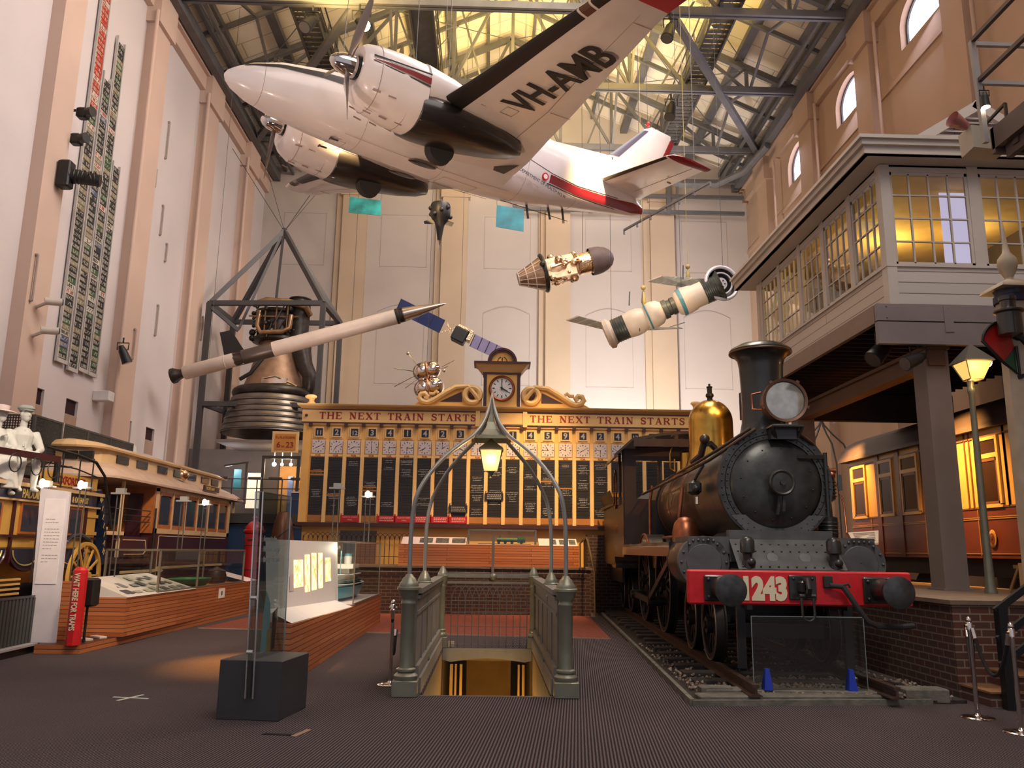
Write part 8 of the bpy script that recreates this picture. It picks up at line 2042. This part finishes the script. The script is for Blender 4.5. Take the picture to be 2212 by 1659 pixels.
prof += [(1.46, 6.95)]
q = MB(EM); q.lathe(prof, 48); q.lathe([(1.74, 5.62), (1.4, 6.9)], 48); noz = q.build('nozzle_bell', m_nz, en_)
q = MB(EM); q.torus(1.32, .19, T(0, 0, 7.12), 40, 10); q.tube([(1.28, -.3, 7.15), (1.36, -.4, 7.4), (1.34, -.4, 7.8), (1.12, -.35, 8.2), (.98, -.3, 8.7), (.95, -.3, 9.3)], [.24, .26, .27, .30, .34, .36], 16); q.build('exhaust_manifold', m_dkm, en_)
q = MB(EM); q.lathe([(1.25, 7.15), (1.12, 7.4), (.95, 7.9), (.78, 8.5), (.68, 9.0), (.66, 9.1)], 40); q.torus(1.2, .03, T(0, 0, 7.28), 40, 6); q.build('thrust_chamber', m_tanm, en_)
q = MB(EM); q.lathe([(.7, 9.05), (.95, 9.1), (.95, 9.2), (.8, 9.3), (.8, 10.1), (.9, 10.15), (.9, 10.25), (.3, 10.3)], 30); q.cyl((.78, -.3, 9.2), (.80, -.3, 10.75), .38, .40, 24); q.torus(.40, .04, T(.80, -.3, 10.7), 24, 6); q.build('turbopump', m_dkm, en_)
q = MB(EM); q.tube([(-.85, -.5, 10.45), (-.3, -.9, 10.5), (.5, -.9, 10.45), (1.1, -.7, 10.35), (1.2, -.4, 10.1)], .12, 10); q.tube([(-.55, -.8, 10.1), (-.55, -.95, 9.5), (-.40, -1.0, 9.25), (.4, -1.0, 9.3), (.62, -.95, 9.45), (.65, -.9, 9.95)], .085, 10)
for x in (-.3, .1, .5): q.cyl((x, -.9, 9.3), (x, -.9, 10.4), .03, n=6)
q.cyl((-.9, -.85, 9.9), (.9, -.85, 9.9), .035, n=6); q.build('bronze_pipes', m_bz, en_)
q = MB(EM); rnd = random.Random(8)
for i in range(34):
    a = rnd.uniform(PI, 2 * PI); z = rnd.uniform(9.1, 10.3); r = .95
    p = (r * math.cos(a), r * math.sin(a), z)
    if i % 3: q.sphere(p, (rnd.uniform(.05, .13),) * 3, 8, 6)
    else: q.tube([p, (p[0] * .8 + .2, p[1] * 1.05, z + .3), (p[0] * .6, p[1] * 1.1, z - .2)], .025, 5)
q.build('valves', m_dkm, en_)
q = MB(EM); q.prism([(-1.85, 9.2), (-1.45, 9.3), (-.75, 8.3), (-1.55, 8.1)], .95, 1.05, rotm('X', 90)); q.tube([(-1.0, -1.0, 7.5), (-.6, -1.15, 7.7), (-.1, -1.0, 8.5)], .07, 6); q.build('black_plate', m_black, en_)
q = MB(EM); q.box(-.2, .7, -1.15, -1.0, 7.35, 7.55); q.tube([(-.2, -1.1, 7.5), (.3, -1.2, 7.6), (1.0, -.9, 7.3)], .04, 6); q.build('polished_fittings', m_chrome, en_)
ef = thing('lifting_frame', 'dark triangular steel frame carrying the rocket engine', 'frame', T(-8.2, 30, 3))
apx = (-8.12, 30.2, 13.55)
FL, FR_, BR_, BL_ = (-10.30, 29.0, 10.25), (-6.2, 29.0, 10.34), (-6.02, 31.5, 10.28), (-10.2, 31.5, 10.25)
def fb(a, b_, w=.16, m=m_steel_d, nm='frame_tube'): q = MB(); q.bar(a, b_, w); q.build(nm, m, ef)
m_fr = mat('blue_grey_frame_steel', (.05, .048, .052), .5, var=.1)
for a, b_ in ((FL, apx), (FR_, apx), (BR_, apx), (BL_, apx), (FL, FR_), (FR_, BR_), (FL, BL_), (BL_, BR_)): fb(a, b_, .17, m_fr)
for p in (FL, FR_, BR_, BL_): fb(p, (p[0], p[1], 2.7 if p[0] < -8 else 4.5), .18, m_fr)
fb((-10.3, 29.0, 6.55), (-6.2, 29.0, 6.55), .17, m_fr); fb((-10.3, 29.0, 6.55), (-9.4, 30, 6.3), .14, m_fr); fb((FL[0], 29, 10.15), (-9.3, 29.4, 9.35), .13, m_fr); fb((-8.2, 30.1, 13.3), (-9.35, 29.6, 9.5), .10, m_fr); fb((-8.12, 30.1, 13.3), (-8.2, 30, 10.5), .08, m_fr)
q = MB(); q.lathe([(0, -.3), (.12, -.25), (.05, 0), (.1, .1), (0, .15)], 12, T(*apx))
for d in ((-2, 1, 3), (1.5, 1, 3.2), (2, -1, 2.2), (-1, -1.5, 3.5)): q.cyl(apx, (apx[0] + d[0] * 1.3, apx[1] + d[1], apx[2] + d[2] * 1.3), .012, n=4)
q.build('lifting_eye', m_fr, ef)

# ================================================================ SOUNDING ROCKET
def seg_thing(name, label, cat, p0, p1): 
    return thing(name, label, cat, T(*p0)), frame(p0, p1), (Vector(p1) - Vector(p0)).length
P0, P1 = (-10.24, 26, 6.90), (-1.54, 26, 9.52)
rk, RM, RL = seg_thing('sounding_rocket', 'long slim white sounding rocket with pointed metal nose, tilted upward', 'rocket', P0, P1)
s_ = RL / 8.7
m_rw = mat('rocket_white', (.66, .56, .50), .4, var=.05)
q = MB(RM); q.lathe([(.22, 0), (.25, .02), (.25, .12), (.20, .2), (.16, .3), (.14, .42)], 24); q.lathe([(.2, .0), (.10, .3)], 24); q.build('tail_nozzle', m_dkm, rk)
q = MB(RM); q.lathe([(0, .40), (.19, .40), (.225, .44), (.225, 2.05), (0, 2.05)], 28); q.torus(.226, .012, T(0, 0, 1.75), 28, 5); q.build('booster_tube', m_rw, rk)
q = MB(RM); q.lathe([(.18, 2.03), (.18, 2.3), (.235, 2.32), (.235, 3.32), (.22, 3.34)], 28)
for i in range(8): a = PI / 4 * i; q.bar((.22 * math.cos(a), .22 * math.sin(a), 2.04), (.22 * math.cos(a + .3), .22 * math.sin(a + .3), 2.32), .03, .03)
q.build('interstage', mat('grey_interstage', (.10, .075, .065), .4, metal=.5), rk)
q = MB(RM); q.lathe([(0, 3.30), (.24, 3.31), (.245, 3.34), (.245, 7.40), (0, 7.42)], 28); q.build('main_tube', m_rw, rk)
q = MB(RM); q.lathe([(.255, 7.38), (.26, 7.42), (.26, 7.46), (.235, 7.48), (.235, 7.62), (.245, 7.64)], 28); q.box(.22, .34, -.01, .01, 7.36, 7.42); q.build('collar_ring', m_dkm, rk)
q = MB(RM); q.lathe([(.24, 7.62), (.19, 8.05), (.10, 8.6), (.03, 9.0), (0, RL)], 28); q.build('nose_cone', mat('brushed_nose_metal', (.5, .43, .38), .25, metal=.9, var=.1), rk)
q = MB(RM)
for z in (1.2, 5.4): q.v += []
q = MB(); hang(q, (-9.1, 26, 7.4), .008); hang(q, (-4.6, 26, 8.75), .008); q.build('suspension_cable', m_steel_d, rk)

# ================================================================ LANDER PROBE WITH DARK EGG
P0, P1 = (.74, 24, 9.72), (3.66, 24, 10.52)
pr, RM, RL = seg_thing('lunar_probe', 'cone and egg shaped lunar probe with gold foil hanging right of the board clock', 'space probe', P0, P1)
m_foil = mat('crumpled_gold_foil', (.85, .62, .40), .18, metal=1, var=.2, vscale=12, bump=.8, bscale=18)
q = MB(RM); q.lathe([(0, 0), (.19, .0), (.52, .72), (.52, .76), (0, .78)], 24, None, False); q.build('cone_section', mat('probe_bronze_panels', (.42, .30, .22), .3, metal=.8, var=.5, vscale=4), pr)
q = MB(RM)
for i in range(12): a = PI / 6 * i; q.bar((.20 * math.cos(a), .20 * math.sin(a), 0), (.53 * math.cos(a), .53 * math.sin(a), .72), .02)
for t in (0, .33, .66): q.torus(.2 + .33 * t, .014, T(0, 0, .73 * t), 24, 5)
q.build('panel_ribs', m_rw, pr)
q = MB(RM); q.torus(.55, .06, T(0, 0, .80), 30, 8); q.cyl((.55, 0, .8), (.75, 0, .7), .08); q.sphere((-.6, .1, .75), .09); q.build('black_ring', m_black, pr)
q = MB(RM); rnd = random.Random(2)
q.box(-.35, .15, -.35, .3, .9, 1.75); q.cyl((.15, -.2, 1.0), (.2, -.2, 1.7), .18, n=14)
q.lathe([(.36, .85), (.40, 1.2), (.30, 1.8), (.30, 1.9)], 16)
q.build('foil_body', mat('foil_body_cream', (.80, .55, .36), .3, metal=.6, var=.25, vscale=6, bump=.3), pr)
q = MB(RM)
for i in range(26):
    a = rnd.uniform(0, 2 * PI); z = rnd.uniform(.9, 1.9); r = rnd.uniform(.3, .5); q.sphere((r * math.cos(a), r * math.sin(a), z), rnd.uniform(.05, .13), 10, 8)
q.cyl((.4, 0, 1.0), (.5, .1, 1.9), .04, n=8); q.cyl((-.4, 0, 1.0), (-.35, .1, 1.9), .05, n=8); q.build('foil_tanks', m_foil, pr)
q = MB(RM); q.lathe([(.30, 1.85), (.33, 1.88), (.33, 2.28), (.36, 2.30)], 24); q.build('gold_collar', m_foil, pr)
q = MB(RM); q.lathe([(.42, 2.28), (.43, 2.32), (.43, 2.45), (.41, 2.6), (.35, 2.78), (.25, 2.92), (.12, 3.0), (0, RL)], 28)
q.build('dark_egg', mat('brown_heat_shield', (.12, .085, .08), .6, var=.15, vscale=6, bump=.3, bscale=40), pr)
q = MB(); hang(q, (1.4, 24, 10.3), .008, 19.05); hang(q, (2.7, 24, 10.6), .008, 19.05); q.build('suspension_cable', m_steel_d, pr)

# ================================================================ DOCKED SPACE STATION MODEL
P0, P1 = (3.15, 22.3, 7.55), (6.22, 21.4, 8.80)
ss, RM, RL = seg_thing('space_station_model', 'cream two module docked spacecraft model with teal bands and solar wings', 'spacecraft', P0, P1)
RM = RM @ Matrix.Scale(.875, 4, (0, 0, 1))
m_ssc = mat('spacecraft_cream', (.74, .62, .50), .45, var=.08, vscale=4)
m_ssd = mat('spacecraft_dark', (.08, .09, .085), .4, metal=.3, var=.3, vscale=8)
m_teal = mat('teal_band', (.08, .26, .33), .4)
q = MB(RM); q.lathe([(0, 0), (.30, .0), (.42, .05), (.44, .18), (.36, .25), (.36, .30)], 24); q.build('rear_skirt', m_ssc, ss)
q = MB(RM); q.lathe([(.34, .25), (.345, .75)], 24)
for i in range(6): q.torus(.345, .012, T(0, 0, .3 + i * .08), 24, 5)
q.build('rear_ribs', m_ssd, ss)
q = MB(RM); q.lathe([(.34, .70), (.36, .8), (.38, 1.0), (.36, 1.2), (.30, 1.38)], 24); q.lathe([(.30, 1.38), (.36, 1.5), (.375, 1.65), (.34, 1.85), (.24, 1.98)], 24); q.build('rear_module', m_ssc, ss)
q = MB(RM); q.torus(.37, .028, T(0, 0, 1.47), 28, 6); q.lathe([(.385, 2.54), (.39, 2.6), (.385, 2.66)], 28); q.build('teal_band', m_teal, ss)
q = MB(RM); q.lathe([(.24, 1.96), (.27, 1.98), (.27, 2.12), (.22, 2.14), (.22, 2.24), (.25, 2.26), (.25, 2.38), (.2, 2.4)], 24); q.build('docking_collar', m_ssd, ss)
q = MB(RM); q.lathe([(.20, 2.38), (.32, 2.45), (.38, 2.58), (.385, 2.75), (.36, 2.95), (.33, 3.05), (.33, 3.35)], 24); q.build('front_module', m_ssc, ss)
q = MB(RM); q.lathe([(.31, 3.3), (.33, 3.34), (.33, 3.75), (.40, 3.85), (.44, 3.9)], 24)
for i in range(7): q.torus(.335, .012, T(0, 0, 3.36 + i * .06), 24, 5)
q.build('front_ribs', m_ssd, ss)
q = MB(T(6.22, 21.35, 8.84) @ rotm('X', 90) @ rotm('Y', 8)); q.torus(.46, .05, None, 36, 8); q.m = 1; q.lathe([(.45, -.02), (.30, -.15), (.2, -.12), (.0, -.12)], 30); q.m = 0; q.torus(.30, .025, T(0, 0, -.02), 30, 6); q.lathe([(0, -.04), (.17, -.04), (.18, -.1)], 24); q.m = 1
for i in range(6): a = PI / 3 * i; q.sphere((.10 * math.cos(a), .10 * math.sin(a), -.035), .022, 8, 5)
q.sphere((0, 0, -.035), .022, 8, 5)
q.build('end_ring', [mat('ring_white', (.75, .74, .80), .35, metal=.2), m_black], ss)
m_sol = mat('pale_solar_panel', (.34, .36, .34), .4, metal=.3, var=.15, vscale=8)
for (a, b_, c_, d) in (((2.05, 22.3, 7.95), (2.35, 22.0, 8.0), (3.45, 22.2, 7.78), (3.2, 22.4, 7.72)), ((4.35, 22.3, 9.15), (4.7, 22.0, 9.22), (6.3, 21.5, 8.98), (5.7, 21.9, 8.82)), ((4.0, 22.6, 7.9), (4.3, 22.3, 7.72), (5.3, 22.2, 7.76), (5.25, 22.5, 7.86))):
    q = MB(); v = [Vector(p) for p in (a, b_, c_, d)]; up_ = Vector((0, 0, .02)); q.add(v + [p + up_ for p in v], [(3, 2, 1, 0), (4, 5, 6, 7), (0, 1, 5, 4), (1, 2, 6, 5), (2, 3, 7, 6), (3, 0, 4, 7)])
    q.m = 1
    for k in range(5): t = k / 4; q.bar(v[0].lerp(v[3], t) + up_ * .5, v[1].lerp(v[2], t) + up_ * .5, .02, .035)
    q.build('solar_wing', [m_sol, m_rw], ss)
q = MB(); q.bar((4.9, 22, 7.75), (5.3, 21.9, 7.86), .02)
for (x, z, h) in ((4.0, 7.9, -.35), (5.85, 8.6, -.32), (3.75, 8.3, .4), (5.2, 9.0, .4), (4.1, 8.35, .35)): q.bar((x, 22 - (x - 3) * .2, z), (x + .02, 22 - (x - 3) * .2, z + h), .03)
q.build('aerials', m_ssd, ss)
q = MB()
for (x, y, z) in ((3.3, 22.2, 7.9), (4.4, 22, 8.4), (5.2, 21.8, 8.8), (6.3, 21.5, 9.3)): hang(q, (x, y, z), .006, 18.95)
q.build('suspension_cable', m_steel_d, ss)
for i, (x, z) in enumerate(((4.18, 8.75), (5.45, 9.4))):
    q = MB(); q.sphere((x, 22.0, z + .12), .07, 10, 8); q.lathe([(.03, 0), (.05, -.1), (.07, -.3), (.03, -.4)], 10, T(x, 22.0, z)); hang(q, (x, 22.0, z), .006, 18.95); simple('hanging_astronaut_toy', q, mat('yellow_green_toy', (.45, .36, .12), .5), 'tiny yellow hanging figure above the %s module of the docked spacecraft' % ('rear' if i == 0 else 'front'), 'model')

# ================================================================ SATELLITE WITH BLUE WINGS
st2 = thing('satellite', 'boxy satellite with long blue solar wings left of the board clock', 'satellite', T(-1.0, 28, 8.9))
def wing(p0, p1, w, m, nm):
    q = MB(); p0 = Vector(p0); p1 = Vector(p1); d = (p1 - p0).normalized(); n_ = Vector((-d.z, -.35, d.x)).normalized() * w / 2
    q.add([p0 - n_, p1 - n_, p1 + n_, p0 + n_] + [p + Vector((0, .03, 0)) for p in (p0 - n_, p1 - n_, p1 + n_, p0 + n_)], [(0, 1, 2, 3), (7, 6, 5, 4), (0, 4, 5, 1), (2, 6, 7, 3), (1, 5, 6, 2), (3, 7, 4, 0)])
    q.m = 1
    for k in range(5): c_ = p0.lerp(p1, k / 4) + Vector((0, -.01, 0)); q.bar(c_ - n_, c_ + n_, .02)
    q.build(nm, [m, m_ssd], st2)
wing((-3.35, 28, 10.02), (-1.80, 28, 9.28), .50, mat('solar_blue', (.045, .07, .22), .3, metal=.2), 'solar_wing')
wing((-.72, 28, 8.80), (.32, 28, 8.32), .46, mat('solar_lilac', (.48, .46, .82), .3, metal=.2), 'solar_wing')
q = MB(T(-1.15, 28, 8.98) @ rotm('Y', 26)); q.cbox(-.25, .25, -.25, .25, -.28, .2, .03); q.build('dark_box', m_black, st2)
q = MB(T(-1.15, 28, 8.98) @ rotm('Y', 26)); q.cbox(-.2, .4, -.2, .2, .2, .3, .02); q.cbox(.26, .42, -.2, .2, -.1, .25, .02); q.bar((-.6, 0, .1), (-.25, 0, 0), .04); q.bar((-.62, 0, -.2), (-.25, 0, .2), .02); q.bar((-.62, 0, .2), (-.25, 0, -.2), .02); q.build('gold_foil_top', m_foil, st2)
q = MB(); hang(q, (-1.15, 28, 9.2), .006); q.build('suspension_cable', m_steel_d, st2)

# ================================================================ EARLY SPHERICAL SATELLITE PAIR
lu = thing('spherical_probe', 'shiny silver two sphere probe with rod aerials behind the board scroll', 'space probe', T(-2.3, 27, 6.6))
m_sil = mat('mirror_silver', (.80, .72, .66), .07, metal=1, var=.05, bump=.15, bscale=9)
q = MB(); q.sphere((-2.35, 27, 7.42), .32, 24, 16); q.sphere((-2.02, 26.95, 7.48), .30, 24, 16); q.sphere((-1.95, 27, 6.92), .36, 24, 16); q.sphere((-2.3, 27.05, 6.85), .32, 20, 14); q.build('silver_spheres', m_sil, lu)
q = MB(); q.torus(.315, .03, T(-2.18, 27, 7.45) @ rotm('Y', 80), 28, 6); q.torus(.35, .03, T(-2.12, 27, 6.9) @ rotm('Y', 80), 28, 6); q.build('orange_bands', mat('copper_band', (.7, .38, .2), .3, metal=.7), lu)
q = MB()
for a, b_ in (((-2.5, 27, 7.6), (-2.85, 27, 8.05)), ((-2.55, 27, 7.42), (-3.3, 27, 7.52)), ((-2.55, 27, 7.3), (-3.25, 27, 6.9)), ((-2.45, 27, 7.2), (-2.9, 27, 6.85)), ((-1.8, 27, 7.5), (-1.5, 27, 7.62)), ((-1.7, 27, 7.6), (-1.3, 27.3, 7.9))): q.cyl(a, b_, .012, n=5)
q.sphere((-2.85, 27, 8.05), .06, 10, 8); q.sphere((-1.62, 26.9, 7.45), .06, 10, 8); q.build('aerial_rods', m_chrome, lu)
q = MB(); hang(q, (-2.2, 27, 7.6), .006); q.build('suspension_cable', m_steel_d, lu)

# ================================================================ HANGING ODDMENTS
tb = thing('turbine_model', 'small black turbine shaped exhibit hanging below the aircraft belly', 'model engine', T(-1.4, 20, 10.6))
TBM = T(-1.42, 20.0, 0)
q = MB(TBM); q.lathe([(0, 10.35), (.24, 10.35), (.26, 10.3), (.26, 10.05), (.22, 9.95), (.14, 9.85), (.10, 9.7), (.07, 9.5), (.05, 9.35)], 18)
for i in range(9): a = 2 * PI * i / 9; q.sphere((.26 * math.cos(a), .26 * math.sin(a), 10.0 + .1 * (i % 3)), .06, 8, 6)
q.add([(-.1, 0, 9.95), (-.42, 0, 9.88), (-.40, 0, 9.80), (-.1, 0, 9.80)], [(0, 1, 2, 3)]); q.add([(.1, 0, 9.95), (.36, 0, 9.85), (.30, 0, 9.74), (.1, 0, 9.80)], [(0, 1, 2, 3)]); q.build('body', m_black, tb)
q = MB(TBM); q.lathe([(.05, 9.36), (.04, 9.25), (.02, 9.15), (0, 9.1)], 12); q.build('tip', m_chrome, tb)
q = MB(TBM); q.cyl((0, 0, 10.35), (0, 0, roofz(-1.42) + .02), .008, n=4); q.build('suspension_cable', m_steel_d, tb)
m_tl = mat('teal_picture', (.02, .26, .24), .5, var=.9, vscale=1.6)
m_tl2 = mat('blue_teal_picture', (.02, .20, .27), .5, var=.6, vscale=1.4)
def hang_pic(c, m, label):
    t = thing('hanging_picture', label, 'picture', T(c[0][0], c[0][1], c[0][2])); q = MB(); v = [Vector(p) for p in c]
    q.add(v + [p + Vector((0, .02, 0)) for p in v], [(0, 1, 2, 3), (7, 6, 5, 4), (0, 4, 5, 1), (1, 5, 6, 2), (2, 6, 7, 3), (3, 7, 4, 0)]); q.build('print', m, t)
    q = MB(); hang(q, v[2], .006); hang(q, v[3], .006); q.build('suspension_cable', m_steel_d, t)
hang_pic(((-4.72, 25, 12.18), (-3.69, 25, 12.11), (-3.70, 25, 12.62), (-4.71, 25, 12.72)), m_tl, 'small teal green picture hanging under the aircraft wing left of the black turbine')
hang_pic(((.02, 25, 11.81), (.92, 25, 11.67), (.92, 25, 12.43), (.04, 25, 12.56)), m_tl2, 'square blue teal picture hanging under the aircraft tail')
hb_ = thing('lighting_bar', 'thin slanting lighting bar hanging beyond the aircraft tail', 'lighting bar', T(4.9, 22.5, 11.5))
q = MB(); q.bar((4.0, 24, 11.39), (5.9, 21, 11.62), .06)
for i in range(7): t = i / 6; q.cyl((4 + 1.9 * t, 24 - 3 * t, 11.39 + .23 * t), (4 + 1.9 * t, 24 - 3 * t, 11.25 + .23 * t), .03, n=6)
hang(q, (4.4, 23.4, 11.4), .01, 19.0); hang(q, (5.6, 21.5, 11.6), .01, 19.0); q.build('bar', m_steel, hb_)
# spot lamps fixed to the roof steel
spotlamp((-4.5, 23.8, 18.3), (.5, -.6, -.9), 'black spotlight on the roof truss behind the port propeller', 2.2, None, 1)
spotlamp((5.6, 23.9, 18.4), (-.3, -.3, -.9), 'black spotlight hanging by the near right catwalk', 2.2)
spotlamp((6.6, 28.4, 18.2), (-.2, -.3, -.9), 'black spotlight hanging at the far end of the right catwalk', 2.2)
spotlamp((-6.0, 23.8, 18.2), (-.3, -.6, -.9), 'black spotlight beside the left catwalk above the aircraft nose', 2.2)
